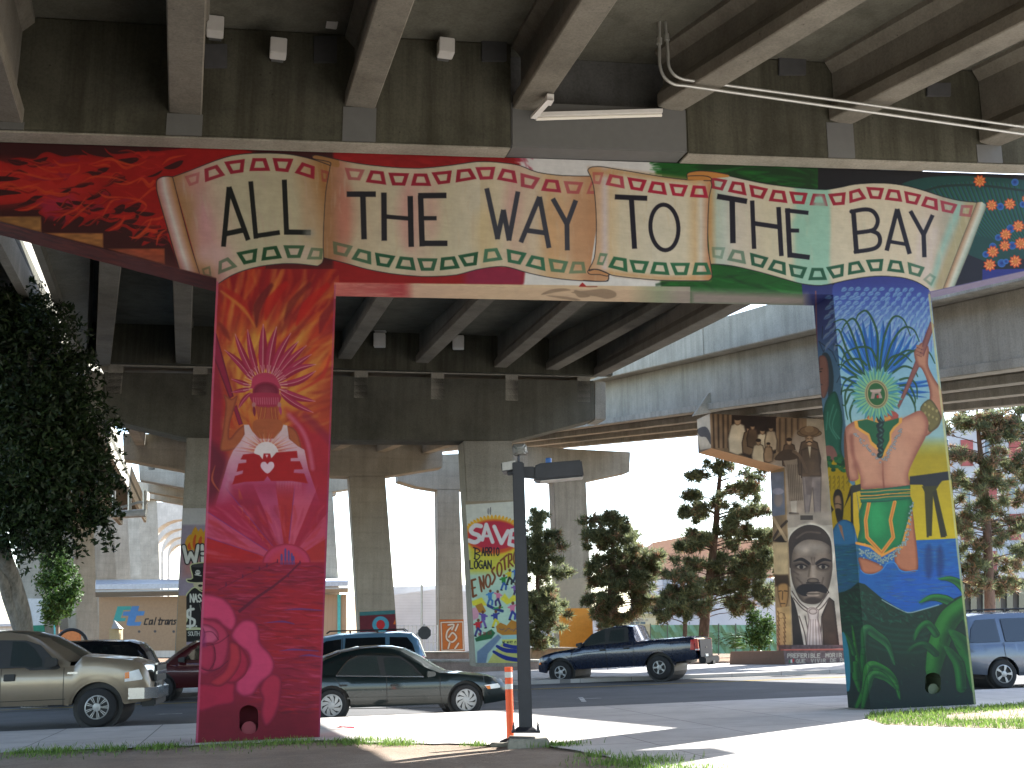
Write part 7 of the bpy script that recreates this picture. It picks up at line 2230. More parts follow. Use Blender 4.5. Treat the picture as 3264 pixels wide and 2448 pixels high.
SAL = dict(L=4.72, Wd=1.76, low=[(0, .52), (.04, .60), (.14, .68), (.5, .77), (1.0, .83), (1.4, .86), (2.4, .87), (3.7, .90), (4.05, .92), (4.5, .93), (4.66, .86), (4.72, .62)],
           roof=[(1.40, .84), (1.68, .98), (2.0, 1.19), (2.24, 1.325), (2.45, 1.38), (2.7, 1.40), (3.05, 1.385), (3.4, 1.32), (3.75, 1.19), (4.12, .95)], wheels=(.93, 3.63), r=.315, bow=.27)
sal = Car('saloon', **SAL)
GREENP = M_car('dark_green_paint', (.003, .012, .014), .4)
fw_, rw_ = UY(1008, 1549, 24.25), UY(725, 1566, 23.72)
root = put_car(sal, 'parked_car', 'dark green saloon car parked at the near kerb beside the red column', fw_, yaw=math.atan2(fw_[1] - rw_[1], fw_[0] - rw_[0]), side=-1)
saloon(root, sal, GREENP)
sal.wheel(root, 9, 'cover', .68)

# ---------------- tan pickup, nose to the right
pk = Car('pickup', 5.75, 2.0, [(0, .86), (.05, 1.05), (.16, 1.22), (.4, 1.30), (.9, 1.36), (1.35, 1.40), (1.5, 1.22), (3.9, 1.22), (3.95, 1.30), (5.7, 1.32), (5.75, 1.25)],
         [(1.58, 1.30), (1.9, 1.52), (2.25, 1.76), (2.5, 1.87), (2.85, 1.92), (3.6, 1.92), (3.85, 1.86), (3.98, 1.30)], (1.02, 4.7), .385, sill=.46, bulge=.03, tumble=.26, noser=.1, bump=(.42, .5), tailr=.02, archr=.50, bow=.40)
TAN = M_car('tan_metallic', (.25, .20, .145), .5, .3)
f0 = UY(207, 1569, 24.25)
root = put_car(pk, 'parked_pickup', 'tan pickup truck parked at the near kerb, chrome bumper towards the red column', f0, yaw=R(9), side=-1, cat='pickup truck')
pk.body(root, TAN)
pk.seats(root, (2.6, 3.4), .75, .66)
fx = lambda X, Y: (pk.wheels[0] + (1010 - X) / 519., (1175 - Y) / 519.)
pk.patch(root, 'window_trim', [fx(*p) for p in [(-560, 555), (-560, 262), (0, 258), (250, 268), (400, 320), (600, 520), (625, 560), (590, 575), (320, 575), (270, 548)]], BLACKP, .004)
pk.patch(root, 'side_window', [fx(*p) for p in [(118, 530), (118, 272), (250, 285), (340, 350), (432, 470), (440, 540), (330, 555), (280, 535)]], GLASS, .010)
pk.patch(root, 'side_window', [fx(*p) for p in [(-520, 535), (-520, 280), (-40, 274), (-40, 535)]], GLASS, .010)
pk.glass_top(root, 'windscreen', 1.62, 2.4, GLASS, .05)
pk.glass_top(root, 'rear_window', 3.88, 3.96, GLASSD, .05)
pk.seam(root, [[fx(38, 555), fx(40, 990)], [fx(662, 560), fx(668, 950)], [fx(-600, 555), fx(-600, 990)], [fx(-610, 990), fx(730, 985)], [fx(200, 885), fx(-600, 890)], [fx(200, 885), fx(740, 880)]], .012)
pk.block(root, 'door_handle', *fx(125, 645), .22, .14, BLACKP, .035); pk.block(root, 'door_handle', *fx(-520, 645), .22, .14, BLACKP, .035)
pk.block(root, 'badge', *fx(750, 617), .2, .04, CHROME, .012, bevel=.004)
pk.mirror(root, *fx(500, 500), BLACKP, .2, .24, .24)
pk.patch(root, 'headlight', [fx(*p) for p in [(1282, 632), (1420, 600), (1462, 690), (1455, 708), (1282, 725)]], M_plain('pickup_headlight', (.7, .7, .7), .15, var=.15), .014)
pk.patch(root, 'indicator', [fx(*p) for p in [(1282, 632), (1325, 622), (1330, 690), (1284, 694)]], AMBER, .02)
m = MB(); m.box((pk.L / 2 + .07, 0, 1.02), (.06, 1.5, .36)); m.box((pk.L / 2 + .05, 0, .78), (.08, 1.3, .1)); m.build('grille', BLACKP, root, local=True, bevel=.02)
m = MB(); m.box((pk.L / 2 + .10, 0, 1.02), (.03, 1.54, .07)); m.box((pk.L / 2 + .085, 0, 1.2), (.05, 1.5, .04)); m.build('grille_bar', CHROME, root, local=True, bevel=.01)
m = MB()
bx = np.array([(-.42, -.99, 0), (-.1, -1.0, 0), (.14, -.8, 0), (.2, -.4, 0), (.2, .4, 0), (.14, .8, 0), (-.1, 1.0, 0), (-.42, .99, 0)]) + np.array([pk.L / 2, 0, .52])
inn_ = bx * np.array([1, .86, 1]) - np.array([.1, 0, 0])
for i in range(7):
    q = [bx[i], bx[i + 1], bx[i + 1] + UPZ * .22, bx[i] + UPZ * .22]
    m.loft(q, [inn_[i], inn_[i + 1], inn_[i + 1] + UPZ * .2, inn_[i] + UPZ * .2])
m.build('bumper', CHROME, root, local=True, smooth=40)
m = MB(); m.box((pk.L / 2 - .05, 0, .44), (.3, 1.6, .16)); m.build('air_dam', BLACKP, root, local=True, bevel=.03)
pk.wheel(root, 9, 'pair', .62)
pk.seam(root, [[(pk.wheels[0] + (pk.arch + .1) * math.cos(a), pk.r + (pk.arch + .1) * math.sin(a)) for a in np.linspace(.1, 3.04, 14)]], .09, 'wheel_arch_flare', TAN, .02)

# ---------------- navy pickup beyond the lamp post
dk = Car('pickup', 5.35, 1.82, [(0, .70), (.05, .84), (.2, .93), (.5, 1.0), (1.0, 1.06), (1.5, 1.12), (1.7, 1.17), (3.35, 1.19), (3.4, 1.2), (5.25, 1.24), (5.35, 1.2)],
         [(1.35, 1.08), (1.7, 1.30), (2.05, 1.53), (2.3, 1.63), (2.7, 1.70), (3.1, 1.71), (3.32, 1.68), (3.46, 1.18)], (.82, 4.15), .37, sill=.44, bulge=.03, tumble=.30, noser=.16, bump=(.36, .5), tailr=.02, archr=.47)
NAVY = M_car('navy_paint', (.006, .013, .036), .35, .26)
fw_, rw_ = UY(1212, 1477, 38.75), UY(1436, 1467, 37.35)
yaw = math.atan2(fw_[1] - rw_[1], fw_[0] - rw_[0])
root = put_car(dk, 'parked_pickup', 'dark navy blue crew cab pickup with its tailgate towards the street', fw_, yaw=yaw, side=1, cat='pickup truck')
ex, ey = math.cos(yaw), math.sin(yaw)
zf, zr_ = fw_[2], rw_[2]
root.rotation_euler = (R(-1), -math.atan2(zf - zr_, 3.33), yaw)
cxy = fw_[:2] - np.array([ex, ey]) * (dk.L / 2 - dk.wheels[0]) - np.array([-ey, ex]) * dk.Wd / 2
root.location = (cxy[0], cxy[1], (zf + (zr_ - zf) * (dk.L / 2 - dk.wheels[0]) / 3.33))
dk.body(root, NAVY)
dk.seats(root, (2.2, 3.0), .6, .6)
fx = lambda X, Y: (dk.wheels[0] + (X - 345) / 332., (805 - .0452 * (X - 345) - Y) / 346.)
dk.patch(root, 'window_trim', [fx(*p) for p in [(630, 392), (640, 335), (720, 262), (860, 205), (1100, 190), (1130, 200), (1140, 350)]], BLACKP, .004)
dk.patch(root, 'side_window', [fx(*p) for p in [(650, 382), (655, 335), (725, 272), (868, 218), (872, 345), (700, 382)]], GLASS, .010)
dk.patch(root, 'side_window', [fx(*p) for p in [(915, 345), (930, 225), (1090, 212), (1090, 343)]], GLASS, .010)
dk.glass_top(root, 'windscreen', 1.45, 2.2, GLASS, .05)
dk.glass_top(root, 'rear_window', 3.35, 3.44, GLASS, .06)
dk.seam(root, [[fx(880, 360), fx(878, 520), fx(880, 650)], [fx(1180, 360), fx(1185, 480), fx(1180, 600)], [fx(600, 400), fx(480, 480), fx(520, 650)], [fx(480, 480), fx(900, 440), fx(1170, 425)]], .014)
dk.block(root, 'door_handle', *fx(840, 435), .2, .05, BLACKP, .03); dk.block(root, 'door_handle', *fx(1110, 420), .2, .05, BLACKP, .03)
dk.mirror(root, *fx(610, 375), BLACKP, .16, .16, .2)
dk.patch(root, 'tail_light', [(5.2, .86), (5.34, .84), (5.34, 1.16), (5.24, 1.16)], REDL, .014)
dk.patch(root, 'indicator', [(.04, .64), (.14, .66), (.14, .72), (.05, .7)], AMBER, .02)
dk.patch(root, 'headlight', [(.03, .72), (.2, .76), (.2, .88), (.06, .84)], LAMPG, .014)
m = MB(); m.box((-dk.L / 2 - .12, 0, .82), (.03, 1.52, .68)); m.build('tailgate', M_plain('navy_tailgate', (.012, .016, .03), .55, spec=.15), root, local=True, bevel=.012)
for sg in (1, -1):
    m = MB(); m.box((-dk.L / 2 - .04, sg * .83, 1.0), (.14, .1, .36)); m.box((-dk.L / 2 - .042, sg * .83, .85), (.144, .104, .06), 1); m.build('tail_light', [REDL, PLATE], root, local=True, bevel=.01)
m = MB(); m.box((-dk.L / 2 - .2, 0, .52), (.22, 1.8, .2)); m.build('rear_bumper', M_plain('dark_bumper', (.02, .02, .024), .6, spec=.2), root, local=True, bevel=.03)
m = MB(); m.box((-dk.L / 2 - .145, .05, .62), (.02, .32, .16)); m.build('number_plate', PLATE, root, local=True)
m = MB(); m.box((-dk.L / 2 - .14, 0, .90), (.02, .24, .06)); m.build('tailgate_handle', BLACKP, root, local=True, bevel=.008)
m = MB(); m.box((-dk.L / 2 - .25, 0, .42), (.2, .3, .12)); m.build('tow_hitch', BLACKP, root, local=True, bevel=.01)
dk.wheel(root, 5, 'spoke', .56)
dk.seam(root, [[(w + (dk.arch + .05) * math.cos(a), dk.r + (dk.arch + .05) * math.sin(a)) for a in np.linspace(.1, 3.04, 14)] for w in dk.wheels], .06, 'wheel_arch_flare', NAVY, .02)


# ---------------- people carriers
VAN = dict(L=5.0, Wd=1.92, low=[(0, .62), (.06, .74), (.3, .86), (.8, .96), (1.1, 1.0), (3.0, 1.02), (4.9, 1.04), (4.96, .95), (5.0, .68)],
           roof=[(.85, .97), (1.3, 1.25), (1.75, 1.52), (2.0, 1.63), (2.5, 1.71), (3.3, 1.74), (4.2, 1.73), (4.6, 1.68), (4.78, 1.5), (4.97, 1.0)], wheels=(.98, 3.98), r=.335, sill=.28, tumble=.27, noser=.2, bump=(.25, .32), tailr=.08)


def carrier(root, car, paint, trim=None):
    car.body(root, paint)
    gl = [[(3.95, 1.08), (4.72, 1.08), (4.62, 1.40), (4.46, 1.60), (3.95, 1.62)], [(2.62, 1.08), (3.82, 1.08), (3.82, 1.62), (2.66, 1.62)], [(1.55, 1.08), (2.52, 1.08), (2.54, 1.60), (2.1, 1.55), (1.85, 1.40)]]
    for g in gl:
        car.patch(root, 'side_window', g, GLASSD, .006)
    car.glass_top(root, 'windscreen', 1.0, 1.95, GLASS, .06)
    car.glass_top(root, 'rear_window', 4.62, 4.86, GLASSD, .08)
    car.seam(root, [[(3.88, 1.06), (3.88, .7), (3.7, .45)], [(2.57, 1.62), (2.57, .35)], [(1.5, 1.1), (1.4, .7), (1.45, .35)], [(1.45, .34), (3.6, .34)]])
    car.seam(root, [[(1.45, .62), (3.7, .62)], [(4.4, .66), (4.98, .68)]], .04, 'side_moulding', trim or paint, .012)
    car.patch(root, 'tail_light', [(4.84, .72), (4.99, .72), (4.985, 1.02), (4.9, 1.06), (4.84, 1.0)], REDL, .014)
    car.patch(root, 'tail_lens', [(4.86, .72), (4.985, .72), (4.985, .80), (4.86, .80)], PLATE, .017)
    car.patch(root, 'headlight', [(.05, .64), (.45, .72), (.42, .86), (.08, .74)], LAMPG, .012)
    car.block(root, 'door_handle', 2.7, .92, .2, .04, BLACKP, .03); car.block(root, 'door_handle', 2.4, .92, .2, .04, BLACKP, .03)
    car.mirror(root, 1.6, 1.08, paint, .16, .15, .2)
    for sg in (1, -1):
        m = MB(); y = sg * .62
        m.tube([(.4, y, 1.77), (.3, y, 1.84), (-1.9, y, 1.84), (-2.0, y, 1.77)], .018, 6)
        for x in (-.3, -1.1):
            m.box((x, y, 1.80), (.05, .04, .09))
        m.build('roof_rail', BLACKP, root, local=True)
    m = MB()
    for x in (-.3, -1.3):
        m.tube([(x, -.62, 1.845), (x, .62, 1.845)], .014, 6)
    m.build('roof_rack', BLACKP, root, local=True)


vn = Car('carrier', **VAN)
root = put_car(vn, 'parked_van', 'slate blue people carrier with a red tail light beside the blue column', UY(2170, 1483, 28.2) + np.array([3.0, .35, 0]), yaw=R(7), side=-1, cat='minivan')
carrier(root, vn, M_car('slate_blue_paint', (.085, .105, .14), .5, .3)); vn.wheel(root, 5, 'spoke', .64)
vn2 = Car('carrier', **VAN)
root = put_car(vn2, 'parked_van', 'light blue people carrier with a black roof rack behind the dark green saloon', UY(915, 1480, 34.9) + np.array([-3.9, -.5, 0]), yaw=R(180 + 8), side=1, cat='minivan')
carrier(root, vn2, M_car('light_blue_paint', (.10, .20, .30), .4, .3)); vn2.wheel(root, 5, 'spoke', .62)

# ---------------- black wagon far left
sv_ = Car('wagon', 4.8, 1.9, [(0, .7), (.06, .84), (.3, .95), (.9, 1.02), (1.2, 1.06), (3.0, 1.08), (4.7, 1.1), (4.76, 1.0), (4.8, .7)],
          [(1.0, 1.02), (1.35, 1.28), (1.7, 1.52), (1.95, 1.65), (2.4, 1.73), (3.2, 1.75), (4.1, 1.72), (4.4, 1.62), (4.6, 1.4), (4.78, 1.05)], (.9, 3.75), .37, sill=.36, tumble=.27, noser=.16, bump=(.32, .4), tailr=.06)
root = put_car(sv_, 'parked_wagon', 'black four wheel drive wagon behind the tan pickup bonnet', UY(326, 1500, 34.6) + np.array([-3.9, -.5, 0]), yaw=R(180 + 8), side=1, cat='car')


def wagon(root, paint):
    sv_.body(root, paint)
    for g in ([(3.1, 1.14), (4.5, 1.14), (4.38, 1.5), (4.1, 1.62), (3.1, 1.64)], [(2.2, 1.14), (2.98, 1.14), (2.98, 1.63), (2.3, 1.62)], [(1.5, 1.14), (2.1, 1.14), (2.2, 1.60), (1.95, 1.55)]):
        sv_.patch(root, 'side_window', g, GLASSD, .008)
    sv_.glass_top(root, 'windscreen', 1.1, 1.9, GLASS, .06); sv_.glass_top(root, 'rear_window', 4.42, 4.7, GLASSD, .08)
    sv_.seam(root, [[(3.04, 1.1), (3.04, .45)], [(2.15, 1.1), (2.15, .45)]], .014)
    sv_.patch(root, 'tail_light', [(4.7, .8), (4.79, .8), (4.79, 1.1), (4.72, 1.1)], REDL, .012)
    sv_.mirror(root, 1.55, 1.15, BLACKP, .16, .18, .2); sv_.wheel(root, 5, 'spoke', .6)


wagon(root, M_car('black_paint', (.006, .006, .008), .2, .22))
root = put_car(sv_, 'parked_wagon', 'dark red wagon facing the black wagon, half hidden by the red column', UY(345, 1506, 34.2), yaw=R(180 + 8), side=1, cat='car')
wagon(root, M_car('dark_red_paint', (.05, .003, .006), .3))
# ================================================================= trees and plants
def leaf_quads(c, size, rs, flat=0.):
    n = len(c)
    a = rs.randn(n, 3); a[:, 2] *= (1 - flat); a /= np.linalg.norm(a, axis=1)[:, None]
    b = rs.randn(n, 3); b -= (b * a).sum(1)[:, None] * a; b /= np.linalg.norm(b, axis=1)[:, None]
    s = size * (.6 + .8 * rs.rand(n))[:, None]
    v = np.stack([c - a * s, c + b * s * .38, c + a * s, c - b * s * .38], 1).reshape(-1, 3)
    i = np.arange(n)[:, None] * 4
    return v, np.hstack([i, i + 1, i + 2, i + 3]).tolist()


def bark(name, c, scale=8):
    mt = bpy.data.materials.new(name); nt, N, L, B = nodes(mt); c = np.array(c)
    f = noise(nt, scale, 6, .7, stretch=(1, 1, .3))
    L.new(ramp(nt, f, [(.3, c * .45), (.5, c), (.72, c * 1.5)]), B.inputs['Base Color']); B.inputs['Roughness'].default_value = .95
    bump(nt, B, f, .9, .04)
    return mt


def blob_crown(blobs, n, rs, shell=.55):
    """points spread through clumps, denser towards their surfaces"""
    vol = np.array([b[3] * b[4] * b[5] for b in blobs]) ** .75; vol /= vol.sum()
    P = []
    for b, q in zip(blobs, vol):
        k = int(n * q)
        d = rs.randn(k, 3); d /= np.linalg.norm(d, axis=1)[:, None]
        r = (shell + (1 - shell) * rs.rand(k)) * (1 + .14 * rs.randn(k))
        P.append(np.array(b[:3]) + d * r[:, None] * np.array(b[3:6]))
    return np.vstack(P)


# ---------------- the dark leafy tree at the left edge
rs = np.random.RandomState(21)
TY = 31.0
base = np.array([-13.3, 33.4, gz(-13.3, 33.4) - .1])
ft = empty('leafy_tree', base, 'dark dense leafy tree leaning in at the left edge of the view', 'tree')
m = MB()
J = UY(50, 1345, 32.6)
m.tube(smooth_pts([UY(52, 1440, 33.0), J, UY(30, 1262, 32.2), UY(8, 1195, 31.6), UY(-20, 1080, 31.2), UY(-30, 940, 31)], 5, False), np.linspace(.27, .14, 26), 12)
m.tube(smooth_pts([J - UPZ * .3, UY(18, 1290, 32.2), UY(0, 1240, 31.8), UY(-60, 1120, 31.4)], 5, False), np.linspace(.2, .1, 16), 10)
m.tube(smooth_pts([UY(-20, 1080, 31.2), UY(40, 960, 31), UY(60, 860, 30.8), UY(66, 760, 30.6)], 5, False), np.linspace(.2, .06, 16), 8)
m.tube(smooth_pts([UY(-30, 940, 31), UY(40, 830, 31), UY(120, 760, 31)], 5, False), np.linspace(.16, .04, 11), 8)
m.tube([base - UPZ * .2, base + UPZ * .2, UY(52, 1440, 33.0)], [.4, .32, .27], 12)
m.build('trunk', bark('mottled_bark', (.20, .18, .15), 9), ft, smooth=60)
blobs = []
for u, v, r, dy in [(40, 720, 1.2, 0), (100, 720, 1.0, .3), (-30, 700, 1.4, .2), (20, 820, 1.5, -.2), (120, 820, 1.05, .2), (165, 780, .55, .4), (60, 920, 1.5, -.4), (150, 905, 1.0, .1), (195, 930, .6, .3), (-40, 900, 1.6, 0), (120, 1010, 1.2, -.3), (190, 1020, .75, .2), (218, 1060, .45, .2), (40, 1040, 1.5, -.5), (-40, 1060, 1.5, 0),
                    (100, 1100, 1.0, -.2), (165, 1110, .75, .2), (205, 1120, .5, .2), (60, 1140, .8, 0), (110, 1170, .55, .2), (0, 1150, .9, .3), (30, 655, .8, .2), (85, 665, .6, .3), (-60, 760, 1.6, .5), (215, 985, .4, .1), (150, 850, .8, -.1)]:
    c = UY(u, v, TY + dy)
    blobs.append((*c, r, r * 1.15, r * .85))
P = blob_crown(blobs, 42000, rs, .35)
# hanging sprigs round the outline
sp = []
for b in blobs:
    for _ in range(16):
        d = rs.randn(3); d /= np.linalg.norm(d)
        c = np.array(b[:3]) + d * np.array(b[3:6]) * 1.05
        k = 16
        t = rs.rand(k)[:, None]
        sp.append(c + d * t * .35 + np.array([0, 0, -.25]) * t ** 1.5 + rs.randn(k, 3) * .05)
P = np.vstack([P] + sp)
v, f = leaf_quads(P, .085, rs)
m = MB(); m.add(v, f)
m.build('crown', M_leafy('ficus_leaf', (.020, .038, .013), .5, .15, .45), ft, fix=False)
# the smaller fresh green tree behind it
st = empty('small_tree', UY(125, 1395, 72), 'small fresh green tree between two pale columns', 'tree')
m = MB(); m.tube([UY(125, 1400, 72), UY(124, 1330, 72), UY(128, 1280, 72), UY(120, 1230, 72)], [.14, .11, .08, .03], 8)
m.tube([UY(124, 1330, 72), UY(145, 1260, 72)], [.07, .02], 6); m.build('trunk', bark('brown_bark', (.16, .12, .09)), st)
bl = []
for u, v, r in [(118, 1210, 1.0), (140, 1240, .9), (105, 1255, .9), (150, 1285, .8), (120, 1300, 1.0), (112, 1330, .7), (165, 1262, .45), (140, 1318, .6), (128, 1185, .6)]:
    c = UY(u, v, 72 + rs.randn() * .5); bl.append((*c, r, r, r * .9))
v, f = leaf_quads(blob_crown(bl, 6000, rs, .3), .13, rs)
m = MB(); m.add(v, f); m.build('crown', M_leafy('fresh_leaf', (.045, .095, .022), .45, .25), st, fix=False)

# ---------------- pines
PBARK = bark('pine_bark', (.12, .075, .055), 7)
NEED = M_leafy('pine_needles', (.15, .18, .10), .45, .5, .6)
NEED2 = M_leafy('brownish_needles', (.22, .15, .10), .4, .45, .7)


def pine(label, Y, trunk, tufts, seed, needle=.26, per=26, group='pines beyond the street', wid=.026, dead=.1, bough=None):
    """trunk: (u, v, radius) list; tufts: clumps (u, v, ru, rv, n) in the frontal plane at Y, given real depth"""
    rs = np.random.RandomState(seed)
    pth = [UY(u, v, Y) for u, v, _ in trunk]
    o = empty('pine_tree', pth[0], label, 'pine tree', group)
    m = MB(); m.tube(smooth_pts(pth, 5, False), np.interp(np.linspace(0, 1, (len(pth) - 1) * 5 + 1), np.linspace(0, 1, len(pth)), [r for _, _, r in trunk]), 9)
    pa = np.array(pth); C = []
    for u, v, ru, rv, n in tufts:
        c = UY(u, v, Y); k = np.linalg.norm(UY(u + 1, v, Y) - c)
        dy = (rs.rand() - .5) * 2.2
        c = c + np.array([0, dy, 0])
        # bough from the trunk to the clump
        z0 = c[2] - .15 * abs(c[0] - np.interp(c[2], pa[:, 2], pa[:, 0]))
        tx = np.array([np.interp(z0, pa[:, 2], pa[:, 0]), Y, z0])
        if np.linalg.norm(tx - c) > .3 and rs.rand() < .5:
            m.tube(smooth_pts([tx, (tx + c) / 2 + UPZ * .12, c + (c - tx) * .25], 4, False), np.linspace(.03, .006, 9), 5)
        n = int(n * 1.7)
        d = rs.randn(n, 3) * np.array([ru * k * .5, ru * k * .5, rv * k * .5])
        C.append(c + d)
    m.build('trunk', PBARK, o, smooth=60)
    C = np.vstack(C)
    n = len(C)
    out = rs.randn(n, per, 3) + np.array([0, 0, .55]); out /= np.linalg.norm(out, axis=2)[..., None]
    L_ = needle * (.6 + .6 * rs.rand(n, per))[..., None]
    b = C[:, None] + out * L_ * .15 + rs.randn(n, per, 3) * .02
    tip = C[:, None] + out * L_
    sd = np.cross(out, rs.randn(n, per, 3)); sd /= np.linalg.norm(sd, axis=2)[..., None] + 1e-9
    v = np.stack([b - sd * wid, b + sd * wid, tip], 2).reshape(-1, 3)
    idx = np.arange(n * per)[:, None] * 3
    f = np.hstack([idx, idx + 1, idx + 2]).tolist()
    mi = np.repeat(rs.rand(n) < dead, per).astype(int)
    me = MB(); me.add(v, f); me.m = mi.tolist()
    me.build('crown', [NEED, NEED2], o, fix=False)
    return o


def scatter(rs, spec):
    out = []
    for u, v, ru, rv, k, n in spec:
        for _ in range(k):
            out.append((u + rs.randn() * ru * .5, v + rs.randn() * rv * .5, 11, 8, n))
    return out


r1 = np.random.RandomState(5)
pine('tall dark pine left of the sepia bent', 56, [(1519, 1395, .26), (1523, 1330, .24), (1534, 1240, .2), (1545, 1150, .17), (1552, 1060, .12), (1560, 985, .05)],
     scatter(r1, [(1570, 1130, 100, 60, 10, 6), (1600, 1250, 100, 60, 12, 6), (1555, 1005, 30, 16, 9, 5), (1510, 1030, 16, 10, 5, 6), (1600, 1060, 30, 14, 10, 6), (1500, 1072, 24, 8, 6, 6), (1632, 1030, 20, 14, 6, 5), (1560, 1100, 60, 22, 16, 6), (1490, 1105, 18, 12, 6, 6), (1630, 1105, 34, 18, 12, 6), (1600, 1150, 60, 18, 16, 6), (1520, 1165, 34, 18, 12, 6), (1490, 1180, 24, 12, 8, 6),
                  (1650, 1160, 24, 20, 10, 6), (1590, 1210, 66, 24, 22, 6), (1500, 1222, 30, 18, 10, 6), (1640, 1230, 36, 26, 14, 6), (1560, 1265, 50, 20, 14, 6), (1640, 1285, 34, 24, 14, 6), (1600, 1305, 40, 18, 12, 6), (1660, 1200, 20, 30, 8, 6)]), 11, .34, 24, dead=.12)
pine('short young pine with a bare red trunk behind the navy pickup', 54, [(1478, 1395, .11), (1480, 1350, .1), (1478, 1300, .07), (1476, 1250, .03)],
     scatter(r1, [(1478, 1275, 50, 22, 22, 6), (1450, 1300, 40, 22, 18, 6), (1500, 1310, 44, 20, 18, 6), (1475, 1245, 26, 16, 9, 6), (1440, 1330, 24, 12, 6, 6)]), 12, .3, 22, dead=.16)
pine('bushy pine right of the yellow orange column base', 58, [(1303, 1400, .16), (1310, 1350, .14), (1318, 1270, .12), (1322, 1190, .08), (1326, 1120, .03)],
     scatter(r1, [(1335, 1150, 70, 50, 8, 6), (1370, 1240, 80, 60, 14, 6), (1300, 1330, 66, 50, 10, 6), (1400, 1270, 50, 60, 12, 6), (1320, 1125, 44, 18, 14, 6), (1290, 1160, 34, 24, 14, 6), (1345, 1165, 44, 24, 18, 6), (1300, 1210, 44, 26, 22, 6), (1365, 1210, 40, 26, 18, 6), (1400, 1220, 26, 26, 12, 6), (1330, 1260, 70, 26, 30, 6), (1300, 1300, 44, 26, 22, 6), (1370, 1270, 40, 24, 16, 6), (1320, 1330, 50, 18, 18, 6), (1420, 1205, 16, 18, 6, 6), (1390, 1300, 30, 18, 10, 6)]), 13, .34, 22, dead=.14)
pine('pine between the lamp post and the yellow orange base', 60, [(1160, 1405, .16), (1162, 1330, .13), (1160, 1220, .09), (1156, 1120, .03)],
     scatter(r1, [(1155, 1200, 70, 70, 12, 6), (1160, 1320, 76, 60, 14, 6), (1155, 1125, 30, 18, 9, 6), (1150, 1170, 44, 24, 16, 6), (1175, 1190, 30, 24, 12, 6), (1160, 1230, 56, 28, 24, 6), (1150, 1290, 50, 28, 22, 6), (1175, 1320, 44, 24, 18, 6), (1155, 1360, 50, 22, 20, 6), (1180, 1385, 30, 14, 8, 6)]), 14, .34, 22, dead=.05)
pine('tall open pine behind the slate blue people carrier', 50, [(2140, 1400, .24), (2138, 1290, .22), (2134, 1180, .19), (2128, 1060, .15), (2116, 960, .1), (2110, 880, .05)],
     scatter(r1, [(2130, 1000, 130, 130, 40, 6), (2150, 930, 120, 70, 26, 6), (2120, 1150, 130, 100, 34, 6), (2110, 1250, 110, 50, 16, 6), (2080, 915, 60, 24, 12, 5), (2150, 930, 60, 30, 14, 5), (2200, 900, 40, 24, 9, 5), (2080, 985, 50, 26, 11, 5), (2170, 1010, 60, 26, 12, 5), (2100, 1050, 60, 24, 11, 5), (2190, 1080, 50, 26, 11, 5), (2070, 1110, 40, 26, 9, 5), (2170, 1140, 60, 24, 10, 5), (2090, 1180, 50, 20, 8, 5), (2190, 1200, 50, 24, 9, 5), (2170, 1260, 60, 20, 9, 5), (2080, 1240, 40, 20, 5, 5), (2250, 1000, 60, 200, 30, 5)]), 15, .34, 18, dead=.3)
# palm like shrub and creeper by the green fence
PLEAF = M_leafy('shrub_leaf', (.06, .12, .035), .5, .3)
rs = np.random.RandomState(3)
c0 = UY(1595, 1412, 55)
sh = empty('palm_shrub', c0, 'spiky green palm shrub before the green screen fence', 'shrub')
m = MB()
for k in range(46):
    a = rs.rand() * 6.28; l = 1.0 + .7 * rs.rand(); up = .4 + .9 * rs.rand()
    p = [c0 + np.array([math.cos(a) * l * t, math.sin(a) * l * t, up * (t * 1.7 - 1.0 * t * t) + .1]) for t in np.linspace(0, 1, 7)]
    for i in range(1, 7):
        for sg in (-1, 1):
            q = np.array([-math.sin(a), math.cos(a), 0]) * sg * .3 * (1 - .5 * i / 7)
            d = (p[i] - p[i - 1]) * .2
            m.add([p[i], p[i] + d, p[i] + q + d * 2 - UPZ * .08], [(0, 1, 2)])
m.build('fronds', PLEAF, sh, fix=False)
c0 = UY(1640, 1408, 54)
sh = empty('bush', c0, 'leafy green bush beside the sepia bent', 'shrub')
v, f = leaf_quads(blob_crown([(*(c0 + np.array([0, 0, .6])), .7, .6, .7), (*(c0 + np.array([.4, 0, 1.2])), .5, .5, .5), (*(c0 + np.array([-.2, 0, 1.5])), .4, .4, .5)], 2200, rs, .2), .09, rs)
m = MB(); m.add(v, f); m.build('foliage', PLEAF, sh, fix=False)
m = MB(); m.tube([c0 - UPZ * .1, c0 + UPZ * 1.4], [.04, .015], 6); m.build('stem', PBARK, sh)
# ================================================================= street furniture, buildings
DKM = M_plain('dark_painted_steel', (.018, .018, .024), .5, var=.2)
LENS = M_plain('dusty_lens', (.32, .31, .29), .35, var=.3)
LPY = 16.3
bp = UG(1136, 1608)
LPY = bp[1]
z6 = lambda x, y, Y=None: UY((1560 + x / 5.53) / D, (1360 + y / 5.53) / D, Y or LPY)
lamp = empty('lamp_post', bp, 'black square lamp post with floodlights on a concrete footing', 'lamp post')
top = z6(500, 640)
m = MB(); h = .082
a = np.array([bp[0] + .0, bp[1], bp[2] + .16]); b = np.array([z6(505, 700)[0], LPY, z6(505, 640)[2]])
sq = lambda c, r: [c + np.array(q) * r for q in ((-1, -1, 0), (1, -1, 0), (1, 1, 0), (-1, 1, 0))]
m.loft(sq(a, h * 1.12), sq(b, h)); m.build('pole', DKM, lamp, bevel=.012)
m = MB(); m.loft(sq(a - UPZ * .0, .2), sq(a + UPZ * .025, .19)); m.loft(sq(a + UPZ * .026, .15), sq(a + UPZ * .07, .1)); m.build('base_plate', DKM, lamp, bevel=.01)
